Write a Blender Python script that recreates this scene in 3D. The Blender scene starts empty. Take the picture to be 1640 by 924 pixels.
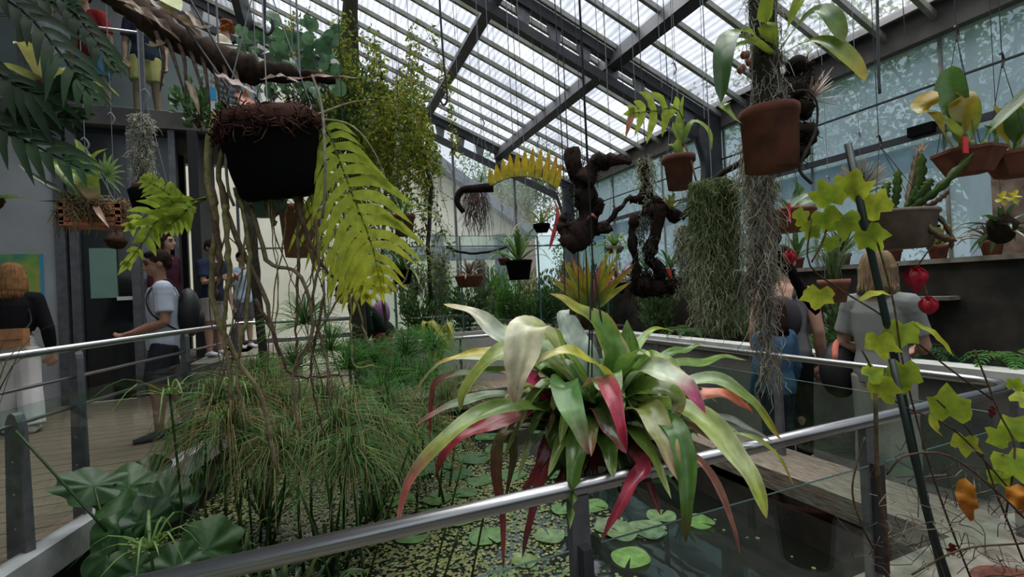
import bpy, math, random
import numpy as np
from mathutils import Vector, Matrix, Quaternion
random.seed(7)
S = bpy.context.scene
COL = S.collection
V = Vector
# ------------------------------------------------------------------ camera
F, CX, CY, HC = 764.0, 820.0, 462.0, 1.6
def _axes():
    v = V(((510 - CX) / F, (CY - 482) / F, -1)).normalized()
    u = V(((2700 - CX) / F, (CY - 375) / F, -1)); u = (u - v * u.dot(v)).normalized()
    return Matrix((u, v, u.cross(v)))
RM = _axes()
CAMP = V((0, 0, HC))
cam = bpy.data.cameras.new('camera'); cam.sensor_width = 36; cam.lens = F / 1640 * 36; cam.clip_start = 0.05; cam.clip_end = 300
camo = bpy.data.objects.new('camera', cam); COL.objects.link(camo)
camo.matrix_world = Matrix.Translation(CAMP) @ RM.to_4x4()
S.camera = camo
def at(x, y, d):            # a point of the place: sight line through a photo point, d metres in front of the lens
    return CAMP + RM @ V(((x - CX) / F, (CY - y) / F, -1)) * d
def atY(x, y, Y):
    r = RM @ V(((x - CX) / F, (CY - y) / F, -1)); return CAMP + r * (Y / r.y)
# ------------------------------------------------------------------ sky, light, exposure
S.view_settings.view_transform = 'Standard'; S.view_settings.look = 'None'
S.view_settings.exposure = 0.42; S.view_settings.gamma = 1.0; S.view_settings.use_curve_mapping = False
W = bpy.data.worlds.new('overcast_sky'); S.world = W; W.use_nodes = True
nt = W.node_tree; nt.nodes.clear()
o_ = nt.nodes.new('ShaderNodeOutputWorld'); b_ = nt.nodes.new('ShaderNodeBackground')
b_.inputs[0].default_value = (0.86, 0.92, 1.0, 1); b_.inputs[1].default_value = .74
nt.links.new(b_.outputs[0], o_.inputs[0])
sun = bpy.data.lights.new('sun', 'SUN'); sun.energy = 7.5; sun.angle = math.radians(75); sun.color = (1, 0.97, 0.92)
suno = bpy.data.objects.new('sun', sun); COL.objects.link(suno)
suno.rotation_euler = V((0.05, -0.12, -1)).to_track_quat('-Z', 'Y').to_euler()

# ------------------------------------------------------------------ materials
MATS = {}
def _new(name):
    m = bpy.data.materials.new(name); m.use_nodes = True
    n = m.node_tree.nodes; n.clear()
    out = n.new('ShaderNodeOutputMaterial'); MATS[name] = m
    return m, n, m.node_tree.links, out
def mat(name, col, rough=.6, metal=0, noise=0.0, scale=8, col2=None, bump=0, spec=.4, stretch=None, detail=5):
    m, n, l, out = _new(name)
    p = n.new('ShaderNodeBsdfPrincipled'); l.new(p.outputs[0], out.inputs[0])
    p.inputs['Base Color'].default_value = (*col, 1); p.inputs['Roughness'].default_value = rough
    p.inputs['Metallic'].default_value = metal; p.inputs['Specular IOR Level'].default_value = spec
    if noise or col2 or bump:
        tc = n.new('ShaderNodeTexCoord'); mp = n.new('ShaderNodeMapping')
        l.new(tc.outputs['Object'], mp.inputs[0])
        if stretch: mp.inputs['Scale'].default_value = stretch
        nz = n.new('ShaderNodeTexNoise'); nz.inputs['Scale'].default_value = scale; nz.inputs['Detail'].default_value = detail
        l.new(mp.outputs[0], nz.inputs[0])
        c2 = col2 or tuple(c * (1 - noise) for c in col)
        rp = n.new('ShaderNodeValToRGB'); l.new(nz.outputs[0], rp.inputs[0])
        rp.color_ramp.elements[0].position = .36; rp.color_ramp.elements[1].position = .64
        rp.color_ramp.elements[0].color = (*c2, 1); rp.color_ramp.elements[1].color = (*col, 1)
        l.new(rp.outputs[0], p.inputs['Base Color'])
        if bump:
            bp = n.new('ShaderNodeBump'); bp.inputs['Strength'].default_value = bump; bp.inputs['Distance'].default_value = .01
            l.new(nz.outputs[0], bp.inputs['Height']); l.new(bp.outputs[0], p.inputs['Normal'])
    return m
def leaf_mat(name, rough=.38, trans=.35, spec=.45, streak=30, amp=.3):
    m, n, l, out = _new(name)
    a = n.new('ShaderNodeAttribute'); a.attribute_name = 'Col'
    tc = n.new('ShaderNodeTexCoord'); nz = n.new('ShaderNodeTexNoise'); nz.inputs['Scale'].default_value = streak; nz.inputs['Detail'].default_value = 4
    l.new(tc.outputs['Object'], nz.inputs[0])
    mr = n.new('ShaderNodeMapRange'); mr.inputs[1].default_value = .3; mr.inputs[2].default_value = .7; mr.inputs[3].default_value = 1 - amp; mr.inputs[4].default_value = 1 + amp * .8
    l.new(nz.outputs[0], mr.inputs[0])
    mx = n.new('ShaderNodeVectorMath'); mx.operation = 'SCALE'; l.new(a.outputs['Color'], mx.inputs[0]); l.new(mr.outputs[0], mx.inputs['Scale'])
    p = n.new('ShaderNodeBsdfPrincipled'); p.inputs['Roughness'].default_value = rough; p.inputs['Specular IOR Level'].default_value = spec
    l.new(mx.outputs[0], p.inputs['Base Color'])
    if trans > 0:
        t = n.new('ShaderNodeBsdfTranslucent'); l.new(mx.outputs[0], t.inputs[0])
        ms = n.new('ShaderNodeMixShader'); ms.inputs[0].default_value = trans
        l.new(p.outputs[0], ms.inputs[1]); l.new(t.outputs[0], ms.inputs[2]); l.new(ms.outputs[0], out.inputs[0])
    else:
        l.new(p.outputs[0], out.inputs[0])
    return m
def glass_mat(name, tint=(.93, .97, .96), haze=0.0, hazecol=(.7, .78, .85), gloss=.9, rough=.02, fres=1.45, streaks=0.0, scale=3):
    m, n, l, out = _new(name)
    tr = n.new('ShaderNodeBsdfTransparent'); tr.inputs[0].default_value = (*tint, 1)
    gl = n.new('ShaderNodeBsdfGlossy'); gl.inputs['Roughness'].default_value = rough; gl.inputs[0].default_value = (gloss, gloss, gloss, 1)
    lw = n.new('ShaderNodeLayerWeight'); lw.inputs[0].default_value = .5
    pw = n.new('ShaderNodeMath'); pw.operation = 'POWER'; pw.inputs[1].default_value = 4; l.new(lw.outputs['Facing'], pw.inputs[0])
    fr = n.new('ShaderNodeMath'); fr.operation = 'MULTIPLY_ADD'; fr.inputs[1].default_value = .75; fr.inputs[2].default_value = .045; l.new(pw.outputs[0], fr.inputs[0])
    ms = n.new('ShaderNodeMixShader'); l.new(fr.outputs[0], ms.inputs[0]); l.new(tr.outputs[0], ms.inputs[1]); l.new(gl.outputs[0], ms.inputs[2])
    last = ms
    if haze > 0:
        tl = n.new('ShaderNodeBsdfTranslucent'); tl.inputs[0].default_value = (*hazecol, 1)
        df = n.new('ShaderNodeBsdfDiffuse'); df.inputs[0].default_value = (*hazecol, 1)
        m1 = n.new('ShaderNodeMixShader'); m1.inputs[0].default_value = .3; l.new(tl.outputs[0], m1.inputs[1]); l.new(df.outputs[0], m1.inputs[2])
        m2 = n.new('ShaderNodeMixShader'); l.new(ms.outputs[0], m2.inputs[1]); l.new(m1.outputs[0], m2.inputs[2])
        tc = n.new('ShaderNodeTexCoord'); mp = n.new('ShaderNodeMapping'); mp.inputs['Scale'].default_value = (1, 1, .35) if streaks else (1, 1, 1)
        l.new(tc.outputs['Object'], mp.inputs[0])
        nz = n.new('ShaderNodeTexNoise'); nz.inputs['Scale'].default_value = scale; nz.inputs['Detail'].default_value = 6; l.new(mp.outputs[0], nz.inputs[0])
        mr = n.new('ShaderNodeMapRange'); mr.inputs[1].default_value = .35; mr.inputs[2].default_value = .65
        mr.inputs[3].default_value = max(0, haze - streaks); mr.inputs[4].default_value = min(1, haze + streaks)
        l.new(nz.outputs[0], mr.inputs[0]); l.new(mr.outputs[0], m2.inputs[0]); last = m2
    l.new(last.outputs[0], out.inputs[0])
    return m
def roof_mat(name):
    m, n, l, out = _new(name)
    tc = n.new('ShaderNodeTexCoord')
    nz = n.new('ShaderNodeTexNoise'); nz.inputs['Scale'].default_value = 1.1; nz.inputs['Detail'].default_value = 7; nz.inputs['Roughness'].default_value = .6; l.new(tc.outputs['Object'], nz.inputs[0])
    wv = n.new('ShaderNodeTexWave'); wv.inputs['Scale'].default_value = 4.2; wv.inputs['Distortion'].default_value = 1.0; wv.bands_direction = 'X'; l.new(tc.outputs['Object'], wv.inputs[0])
    mu = n.new('ShaderNodeMath'); mu.operation = 'MULTIPLY'; l.new(nz.outputs[0], mu.inputs[0]); 
    mw = n.new('ShaderNodeMapRange'); mw.inputs[3].default_value = .72; mw.inputs[4].default_value = 1.12; l.new(wv.outputs[1], mw.inputs[0]); l.new(mw.outputs[0], mu.inputs[1])
    rp = n.new('ShaderNodeValToRGB'); l.new(mu.outputs[0], rp.inputs[0])
    e = rp.color_ramp.elements; e[0].position = .30; e[0].color = (.50, .52, .57, 1); e[1].position = .56; e[1].color = (.93, .95, .97, 1)
    tr = n.new('ShaderNodeBsdfTransparent'); l.new(rp.outputs[0], tr.inputs[0])
    tl = n.new('ShaderNodeBsdfTranslucent'); l.new(rp.outputs[0], tl.inputs[0])
    ms = n.new('ShaderNodeMixShader'); ms.inputs[0].default_value = .12; l.new(tr.outputs[0], ms.inputs[1]); l.new(tl.outputs[0], ms.inputs[2])
    l.new(ms.outputs[0], out.inputs[0]); return m

leaf_mat('leaf'); leaf_mat('leaf_gloss', rough=.24, trans=.28, spec=.6, streak=22); leaf_mat('leaf_thin', rough=.5, trans=.5, spec=.2); leaf_mat('leaf_dull', rough=.6, trans=.10, spec=.1, streak=14)
leaf_mat('bark', rough=.9, trans=0, spec=.06, streak=45, amp=.45); leaf_mat('fibre', rough=.9, trans=.25, spec=.1, streak=20)
leaf_mat('cloth', rough=.85, trans=0, spec=.12, streak=5, amp=.14); leaf_mat('skin', rough=.55, trans=0, spec=.3, streak=4, amp=.1)
mat('steel', (.46, .455, .47), .30, 1.0, noise=.08, scale=8)
mat('steel_flat', (.17, .175, .19), .5, .5, noise=.3, scale=14)
mat('dark_steel', (.050, .052, .062), .55, .3, noise=.35, scale=6)
mat('purlin', (.27, .27, .28), .6, .1, noise=.4, scale=5, col2=(.15, .16, .10))
mat('gutter', (.10, .095, .09), .7, 0, noise=.4, scale=4)
mat('white_metal', (.50, .52, .52), .45, .3, noise=.35, scale=7)
mat('concrete', (.24, .215, .18), .9, 0, scale=9, col2=(.12, .105, .085), bump=.5, spec=.15)
mat('concrete_dark', (.10, .095, .085), .9, 0, scale=6, col2=(.055, .05, .045), bump=.4, spec=.15)
mat('panel_dark', (.15, .145, .13), .8, 0, noise=.35, scale=3, spec=.2)
mat('kerb_wood', (.24, .20, .155), .9, 0, scale=10, col2=(.11, .09, .07), bump=.6, stretch=(8, 1, 8), spec=.15)
mat('coping', (.52, .53, .50), .8, 0, scale=7, col2=(.38, .38, .35), bump=.2)
mat('grey_wall', (.44, .46, .48), .85, 0, noise=.15, scale=2.2)
mat('panel_grey', (.42, .41, .39), .75, 0, noise=.2, scale=3)
mat('dark_wall', (.022, .021, .019), .95, 0, scale=5, col2=(.045, .040, .033), bump=.8, spec=.1)
mat('soil', (.035, .026, .018), 1, 0, scale=22, col2=(.065, .05, .035), bump=1)
mat('plank', (.235, .175, .13), .75, 0, scale=5, col2=(.15, .11, .078), bump=.15, stretch=(1, 9, 9), spec=.25)
mat('cream_wall', (.74, .69, .58), .9, 0, noise=.1, scale=1.2)
mat('slate', (.16, .18, .22), .8, 0, noise=.25, scale=5)
mat('brick_red', (.42, .22, .18), .9, 0, noise=.3, scale=12)
mat('ground_out', (.12, .15, .08), 1, 0, noise=.5, scale=2)
mat('terracotta', (.20, .075, .050), .9, 0, scale=12, col2=(.11, .045, .034), bump=.25, spec=.15)
mat('terracotta_light', (.30, .14, .085), .9, 0, scale=9, col2=(.18, .085, .055), bump=.25, spec=.15)
mat('terracotta_pale', (.24, .18, .145), .9, 0, scale=8, col2=(.11, .08, .065), bump=.3, spec=.15)
mat('basket_orange', (.52, .17, .09), .75, 0, noise=.3, scale=12)
mat('black_plastic', (.004, .004, .004), .8, 0, spec=.05)
mat('green_plastic', (.06, .14, .12), .45, 0, noise=.3, scale=6)
mat('rope', (.05, .055, .06), .7, 0)
mat('wire_pale', (.22, .23, .25), .6, .2)
mat('wire_dark', (.03, .03, .033), .6, .2)
mat('stake_green', (.012, .022, .018), .4, 0)
mat('red_tag', (.62, .03, .03), .5); mat('white_tag', (.75, .75, .74), .6); mat('blue_tag', (.05, .35, .65), .5)
mat('dark_glass', (.010, .013, .015), .12, 0, spec=.6)
mat('green_panel', (.20, .34, .28), .4, 0, noise=.1, scale=3)
mat('interior_dark', (.018, .02, .023), .8)
mat('black_leather', (.012, .012, .014), .6, 0, noise=.4, scale=20)
mat('tan_leather', (.42, .20, .09), .6, 0, noise=.25, scale=14)
mat('eye_dark', (.012, .009, .007), .2)
glass_mat('clear_glass', (.88, .95, .93), fres=1.45)
glass_mat('wall_glass', (.80, .88, .90), haze=.55, hazecol=(.46, .55, .63), streaks=.16, scale=2.2)
glass_mat('back_glass', (.92, .95, .96), haze=.10, hazecol=(.6, .66, .72), streaks=.1, scale=2)
mat('glass_edge', (.06, .115, .105), .2, 0)
roof_mat('roof_sheet')
def water_mat():
    m, n, l, out = _new('water')
    p = n.new('ShaderNodeBsdfPrincipled'); p.inputs['Base Color'].default_value = (.006, .008, .006, 1); p.inputs['Roughness'].default_value = .03
    p.inputs['IOR'].default_value = 1.75; p.inputs['Specular IOR Level'].default_value = .6
    nz = n.new('ShaderNodeTexNoise'); nz.inputs['Scale'].default_value = 5; bp = n.new('ShaderNodeBump'); bp.inputs['Strength'].default_value = .05; bp.inputs['Distance'].default_value = .02
    tc = n.new('ShaderNodeTexCoord'); l.new(tc.outputs['Object'], nz.inputs[0]); l.new(nz.outputs[0], bp.inputs['Height']); l.new(bp.outputs[0], p.inputs['Normal'])
    l.new(p.outputs[0], out.inputs[0])
water_mat()
def painting_mat():
    m, n, l, out = _new('painting')
    p = n.new('ShaderNodeBsdfPrincipled'); p.inputs['Roughness'].default_value = .6; l.new(p.outputs[0], out.inputs[0])
    tc = n.new('ShaderNodeTexCoord'); nz = n.new('ShaderNodeTexNoise'); nz.inputs['Scale'].default_value = 3.2; nz.inputs['Detail'].default_value = 3; l.new(tc.outputs['Object'], nz.inputs[0])
    rp = n.new('ShaderNodeValToRGB'); l.new(nz.outputs[0], rp.inputs[0]); cr_ = rp.color_ramp
    cr_.elements[0].position = .25; cr_.elements[0].color = (.02, .05, .04, 1); cr_.elements[1].position = .75; cr_.elements[1].color = (.5, .5, .06, 1)
    for pos, c in ((.36, (.06, .28, .22)), (.5, (.22, .42, .07)), (.6, (.42, .40, .10))):
        e = cr_.elements.new(pos); e.color = (*c, 1)
    l.new(rp.outputs[0], p.inputs['Base Color'])
painting_mat()

# ------------------------------------------------------------------ mesh helpers
def crv(pts, n):
    pts = [V(p) for p in pts]
    if len(pts) == 2: return [pts[0].lerp(pts[1], i / n) for i in range(n + 1)]
    P = [pts[0] * 2 - pts[1]] + pts + [pts[-1] * 2 - pts[-2]]
    out = []; m = len(pts) - 1
    for i in range(n + 1):
        t = i / n * m; k = min(int(t), m - 1); f = t - k
        a, b, c, d = P[k:k + 4]
        out.append(.5 * ((2 * b) + (c - a) * f + (2 * a - 5 * b + 4 * c - d) * f * f + (3 * b - a - 3 * c + d) * f ** 3))
    return out
def grad(cols, t):
    if not isinstance(cols[0], (tuple, list)): return cols
    m = len(cols) - 1
    if m == 0: return cols[0]
    x = min(max(t, 0), .9999) * m; k = int(x); f = x - k
    return tuple(cols[k][i] * (1 - f) + cols[k + 1][i] * f for i in range(3))
class MB:
    def __init__(s): s.v = []; s.f = []; s.c = []
    def add(s, vs, fs, cs):
        b = len(s.v); s.v += [tuple(p) for p in vs]; s.f += [tuple(i + b for i in f) for f in fs]
        s.c += ([cs] * len(vs) if not isinstance(cs[0], (tuple, list)) else list(cs))
        return s
    def tube(s, pts, r, n=6, col=(.5, .5, .5), cap=True, ref=None):
        pts = [V(p) for p in pts]; m = len(pts)
        rs = r if isinstance(r, (list, tuple)) else [r] * m
        cs = [grad(col, i / max(1, m - 1)) for i in range(m)]
        vs = []; vc = []; fs = []
        T = (pts[1] - pts[0]).normalized()
        a = V(ref) if ref else (V((0, 0, 1)) if abs(T.z) < .9 else V((1, 0, 0)))
        for i in range(m):
            T = (pts[min(i + 1, m - 1)] - pts[max(i - 1, 0)])
            if T.length < 1e-9: T = V((0, 0, 1))
            T.normalize(); a = a - T * a.dot(T)
            if a.length < 1e-6: a = T.orthogonal()
            a.normalize(); b = T.cross(a)
            ra, rb = rs[i] if isinstance(rs[i], (list, tuple)) else (rs[i], rs[i])
            for k in range(n):
                w = 2 * math.pi * k / n
                vs.append(pts[i] + a * (math.cos(w) * ra) + b * (math.sin(w) * rb)); vc.append(cs[i])
        for i in range(m - 1):
            for k in range(n):
                k2 = (k + 1) % n; fs.append((i * n + k, i * n + k2, (i + 1) * n + k2, (i + 1) * n + k))
        if cap: fs.append(tuple(range(n - 1, -1, -1))); fs.append(tuple((m - 1) * n + k for k in range(n)))
        return s.add(vs, fs, vc)
    def box(s, lo, hi, col=(.5, .5, .5)):
        (a, b, c), (d, e, f) = lo, hi
        return s.add([(a, b, c), (d, b, c), (d, e, c), (a, e, c), (a, b, f), (d, b, f), (d, e, f), (a, e, f)],
                     [(0, 3, 2, 1), (4, 5, 6, 7), (0, 1, 5, 4), (1, 2, 6, 5), (2, 3, 7, 6), (3, 0, 4, 7)], col)
    def bar(s, p, q, w, h, col=(.5, .5, .5), up=(0, 0, 1)):
        p = V(p); q = V(q); T = (q - p).normalized(); U = V(up); U = (U - T * U.dot(T)).normalized(); X = T.cross(U)
        vs = [c + X * (sx * w / 2) + U * (sz * h / 2) for c in (p, q) for sx, sz in ((-1, -1), (1, -1), (1, 1), (-1, 1))]
        return s.add(vs, [(3, 2, 1, 0), (4, 5, 6, 7), (0, 1, 5, 4), (1, 2, 6, 5), (2, 3, 7, 6), (3, 0, 4, 7)], col)
    def prism(s, poly, z0, z1, col=(.5, .5, .5)):
        n = len(poly)
        return s.add([(x, y, z0) for x, y in poly] + [(x, y, z1) for x, y in poly],
                     [tuple(range(n - 1, -1, -1)), tuple(range(n, 2 * n))] + [(i, (i + 1) % n, n + (i + 1) % n, n + i) for i in range(n)], col)
    def lathe(s, prof, n=24, c=(0, 0, 0), col=(.5, .5, .5), M=None, sx=1, sy=1):
        vs = []; fs = []; cs = []; m = len(prof)
        for i, (r, z) in enumerate(prof):
            for k in range(n):
                w = 2 * math.pi * k / n; p = V((r * math.cos(w) * sx, r * math.sin(w) * sy, z))
                if M is not None: p = M @ p
                vs.append(p + V(c)); cs.append(grad(col, i / max(1, m - 1)))
        for i in range(m - 1):
            for k in range(n):
                k2 = (k + 1) % n; fs.append((i * n + k, i * n + k2, (i + 1) * n + k2, (i + 1) * n + k))
        if prof[0][0] > 1e-6: fs.append(tuple(range(n - 1, -1, -1)))
        if prof[-1][0] > 1e-6: fs.append(tuple((m - 1) * n + k for k in range(n)))
        return s.add(vs, fs, cs)
    def ball(s, c, r, col=(.5, .5, .5), nu=10, nv=7, jit=0, M=None):
        r3 = r if isinstance(r, (tuple, list)) else (r, r, r)
        vs = []; fs = []
        for j in range(nv + 1):
            th = math.pi * j / nv
            for k in range(nu):
                w = 2 * math.pi * k / nu; q = 1 + random.uniform(-jit, jit)
                p = V((math.sin(th) * math.cos(w) * r3[0], math.sin(th) * math.sin(w) * r3[1], math.cos(th) * r3[2])) * q
                if M is not None: p = M @ p
                vs.append(p + V(c))
        for j in range(nv):
            for k in range(nu):
                k2 = (k + 1) % nu; fs.append((j * nu + k, (j + 1) * nu + k, (j + 1) * nu + k2, j * nu + k2))
        return s.add(vs, fs, col)
    def leaf(s, pts, w, cols, N=None, nseg=12, fold=.15, prof='strap', wave=0.0, edge=None, nc=2, tw=0.0):
        """one blade along pts, w = full width, N = the way its face looks"""
        P = crv(pts, nseg); m = len(P); vs = []; cs = []; fs = []
        ph = random.uniform(0, 6); na = 2 * nc + 1; sk = [1 + random.uniform(-.2, .2) * (nc > 2) for _ in range(na)]
        for i in range(m):
            t = i / (m - 1); T = (P[min(i + 1, m - 1)] - P[max(i - 1, 0)]).normalized()
            n_ = V(N) if N is not None else (V((0, 0, 1)) + (CAMP - P[i]).normalized() * .6)
            n_ = n_ - T * n_.dot(T)
            if n_.length < 1e-4: n_ = T.orthogonal()
            n_.normalize()
            if tw: n_ = Quaternion(T, tw * t) @ n_
            X = T.cross(n_)
            if prof == 'strap': k = (.62 + .38 * math.sin(math.pi * min(1, t * 1.25 + .08))) * (1 - t ** 5) ** .8
            elif prof == 'oval': k = max(0.0, math.sin(math.pi * (t ** .8))) ** .75 if 0 < t < 1 else 0
            elif prof == 'paddle': k = .16 + .84 * (max(0, math.sin(math.pi * min(1, max(0, (t - .25) / .75)))) ** .6) if t < .98 else 0.02
            elif prof == 'lance': k = max(0, math.sin(math.pi * t ** .65)) ** .9
            elif prof == 'blade': k = (1 - t) ** .6 * min(1, .5 + t * 3)
            else: k = 1 - t
            hw = w * .5 * max(k, .012); e = 0
            for j in range(na):
                q = (j - nc) / nc
                z = fold * abs(q) ** 1.4 * hw * 2
                if wave: z += wave * math.sin(ph + t * 17 + (1.5 if q > 0 else 0)) * abs(q) ** 2 * hw
                vs.append(P[i] + X * (q * hw) + n_ * z)
                c = grad(cols, t)
                if nc > 2:
                    b_r = sk[j] * (1 + random.uniform(-.12, .12)); c = tuple(a * b_r for a in c)
                if edge and abs(q) > .9: c = tuple(c[a] * .35 + edge[a] * .65 for a in range(3))
                cs.append(c)
        for i in range(m - 1):
            for j in range(na - 1):
                fs.append((i * na + j, i * na + j + 1, (i + 1) * na + j + 1, (i + 1) * na + j))
        return s.add(vs, fs, cs)
    def quadleaf(s, p, d, L, w, col, n=None):
        d = V(d).normalized(); n = V(n) if n is not None else V((random.uniform(-1, 1), random.uniform(-1, 1), random.uniform(0, 1)))
        X = d.cross(n)
        if X.length < 1e-4: X = d.orthogonal()
        X.normalize(); p = V(p); up = X.cross(d) * (w * .25)
        return s.add([p, p + d * L * .5 + X * w * .5 + up, p + d * L, p + d * L * .5 - X * w * .5 + up], [(0, 1, 2), (0, 2, 3)], col)
    def mesh(s, name, smooth=True, center=None):
        me = bpy.data.meshes.new(name)
        vs = np.array(s.v, dtype=np.float32).reshape(-1, 3)
        if center is not None: vs = vs - np.array(center, dtype=np.float32)
        me.from_pydata(vs.tolist(), [], s.f)
        ca = me.color_attributes.new('Col', 'FLOAT_COLOR', 'POINT')
        c = np.ones((len(s.v), 4), dtype=np.float32)
        if len(s.v): c[:, :3] = np.array(s.c, dtype=np.float32)
        ca.data.foreach_set('color', c.ravel())
        if smooth: me.polygons.foreach_set('use_smooth', [True] * len(me.polygons))
        me.update(); return me
    def obj(s, name, material, parent=None, smooth=False, **kw):
        """vertices are in world space (or in the frame of the parent when parent is given at its own origin)"""
        o = bpy.data.objects.new(name, s.mesh(name, smooth)); COL.objects.link(o)
        o.data.materials.append(MATS[material])
        if parent is not None:
            o.parent = parent; o.matrix_parent_inverse = parent.matrix_world.inverted()
        for k, v_ in kw.items(): o[k] = v_
        return o
def thing(name, label, cat, loc=(0, 0, 0), group=None, rz=0):
    o = bpy.data.objects.new(name, None); COL.objects.link(o); o.empty_display_size = .05
    o.location = loc; o.rotation_euler = (0, 0, rz); o['label'] = label; o['category'] = cat
    if group: o['group'] = group
    o.matrix_world = Matrix.Translation(V(loc)) @ Matrix.Rotation(rz, 4, 'Z')
    return o
def tag(o, label, cat, group=None):
    o['label'] = label; o['category'] = cat
    if group: o['group'] = group
    return o
def struct(name, loc=(0, 0, 0)):
    o = bpy.data.objects.new(name, None); COL.objects.link(o); o.location = loc; o['kind'] = 'structure'
    o.matrix_world = Matrix.Translation(V(loc)); return o
def share(name, me, parent, loc, rot=None, scale=None):
    o = bpy.data.objects.new(name, me); COL.objects.link(o); o.parent = parent; o.matrix_parent_inverse = parent.matrix_world.inverted()
    o.location = loc
    if rot is not None: o.rotation_euler = rot
    if scale is not None: o.scale = scale
    return o
R = random.uniform
def rv(a=1): return V((R(-a, a), R(-a, a), R(-a, a)))
def vary(c, a=.15):
    k = 1 + R(-a, a); return tuple(max(0, x * k * (1 + R(-a, a) * .5)) for x in c)

# ================================================================== SETTING
KS = dict(kind='structure')
def Z(X): return 3.80 + .41 * (5.26 - X)         # underside of the roof
# left deck edge runs a little askew
DL = V((.221, .975, 0)).normalized()
def dk(Y): return -1.42 + (Y - 2.95) * DL.x / DL.y
XR, YN, YF = 3.0, 1.17, 5.78                    # right, near and far rail lines
# ground and floors
MB().box((-40, -30, -.8), (60, 90, -.6)).obj('floor_ground', 'ground_out', **KS)
MB().box((3.1, -2, -.1), (4.05, 9, .06)).obj('floor_right_walkway', 'concrete_dark', **KS)
MB().prism([(-1.85, -3), (5.2, -3), (5.2, .85), (-1.85, .85)], -.1, 0).obj('floor_near_walkway', 'concrete_dark', **KS)
MB().prism([(dk(6), 6.0), (3.1, 6.0), (3.1, 9.1), (-1.3, 9.1), (-1.3, 7.0)], .1, .35).obj('floor_far_walkway', 'plank', **KS)
deck = struct('floor_deck', (-2.5, 4, .4))
k = 0; y = 1.2
MB().prism([(-6, .9), (dk(.9) - .03, .9), (dk(7.9) - .03, 7.9), (-6, 7.9)], .25, .355).obj('deck_joists', 'dark_wall', deck)
while y < 7.95:
    w = .185; x1 = dk(y) - .02
    MB().add([(-6, y, .36), (x1, y, .36), (dk(y + w) - .02, y + w, .36), (-6, y + w, .36), (-6, y, .4), (x1, y, .4), (dk(y + w) - .02, y + w, .4), (-6, y + w, .4)],
             [(0, 3, 2, 1), (4, 5, 6, 7), (0, 1, 5, 4), (1, 2, 6, 5), (2, 3, 7, 6), (3, 0, 4, 7)], (.5, .5, .5)).obj('plank', 'plank', deck)
    y += .194
MB().bar((dk(1.0) + .03, 1.0, .36), (dk(6.0) + .03, 6.0, .36), .11, .15).obj('trim_1', 'white_metal', **KS)
# pond: basin, water and kerbs
MB().prism([(dk(1) + .05, 1.1), (2.75, 1.1), (2.75, 5.8), (dk(5.8) + .05, 5.8)], -.58, -.5).obj('floor_pond', 'dark_wall', **KS)
wt = MB(); wt.add([(dk(1.1), 1.1, -.03), (2.75, 1.1, -.03), (2.75, 5.85, -.03), (dk(5.85), 5.85, -.03)], [(0, 1, 2, 3)], (0, 0, 0))
wo = wt.obj('pond_water', 'water', kind='stuff', label='dark still pond water reflecting the glass roof', category='water')
MB().box((2.70, 1.0, -.6), (2.75, 5.9, .22)).obj('wall_pond_right', 'dark_wall', **KS)
MB().box((-2.0, 5.85, -.6), (2.75, 5.9, .2)).obj('wall_pond_far', 'dark_wall', **KS)
MB().add([(dk(1) + .0, 1, -.6), (dk(5.9) + .0, 5.9, -.6), (dk(5.9), 5.9, .3), (dk(1), 1, .3), (dk(1) - .1, 1, -.6), (dk(5.9) - .1, 5.9, -.6), (dk(5.9) - .1, 5.9, .3), (dk(1) - .1, 1, .3)],
         [(0, 1, 2, 3), (7, 6, 5, 4), (3, 2, 6, 7), (0, 4, 5, 1)], (.5, .5, .5)).obj('wall_pond_left', 'dark_wall', **KS)
MB().box((-1.8, 1.0, -.6), (2.75, 1.06, .2)).obj('wall_pond_near', 'dark_wall', **KS)
MB().box((2.70, 1.33, .16), (3.14, 6.2, .35)).obj('trim_kerb_right', 'kerb_wood', **KS)
MB().box((-1.75, .84, .0), (3.7, 1.33, .35)).obj('trim_kerb_near', 'concrete', **KS)
MB().box((dk(5.8) - .1, 5.82, .15), (2.70, 6.05, .36)).obj('trim_kerb_far', 'kerb_wood', **KS)
# far panel wall with the glass screen on it
MB().box((.55, 6.5, .3), (3.25, 6.6, 1.06)).obj('wall_far_planter', 'panel_grey', **KS)
MB().box((3.25, 6.5, .0), (4.05, 6.6, .93)).obj('wall_far_planter_corner', 'panel_grey', **KS)
MB().box((.55, 6.6, .3), (5.2, 9.05, .95)).obj('floor_far_bed', 'soil', **KS)
# right planter
MB().box((4.05, -2.5, 0), (4.17, 6.6, .86)).obj('wall_right_planter', 'panel_dark', **KS)
MB().box((4.01, -2.5, .86), (4.22, 6.55, .935)).obj('trim_coping_right', 'coping', **KS)
MB().box((4.17, -2.5, 0), (5.3, 6.55, .84)).obj('floor_right_bed', 'soil', **KS)
MB().box((4.78, -2.5, .8), (5.42, 9.2, 1.66)).obj('wall_right', 'dark_wall', **KS)
MB().box((4.74, -2.5, 1.66), (5.42, 9.2, 1.70)).obj('trim_shelf_right', 'concrete', **KS)
for (y0, y1, z) in ((-.2, 1.35, 1.28), (2.2, 3.1, 1.36)):
    MB().box((4.62, y0, z), (4.79, y1, z + .03)).obj('trim_ledge', 'concrete', **KS)
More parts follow.
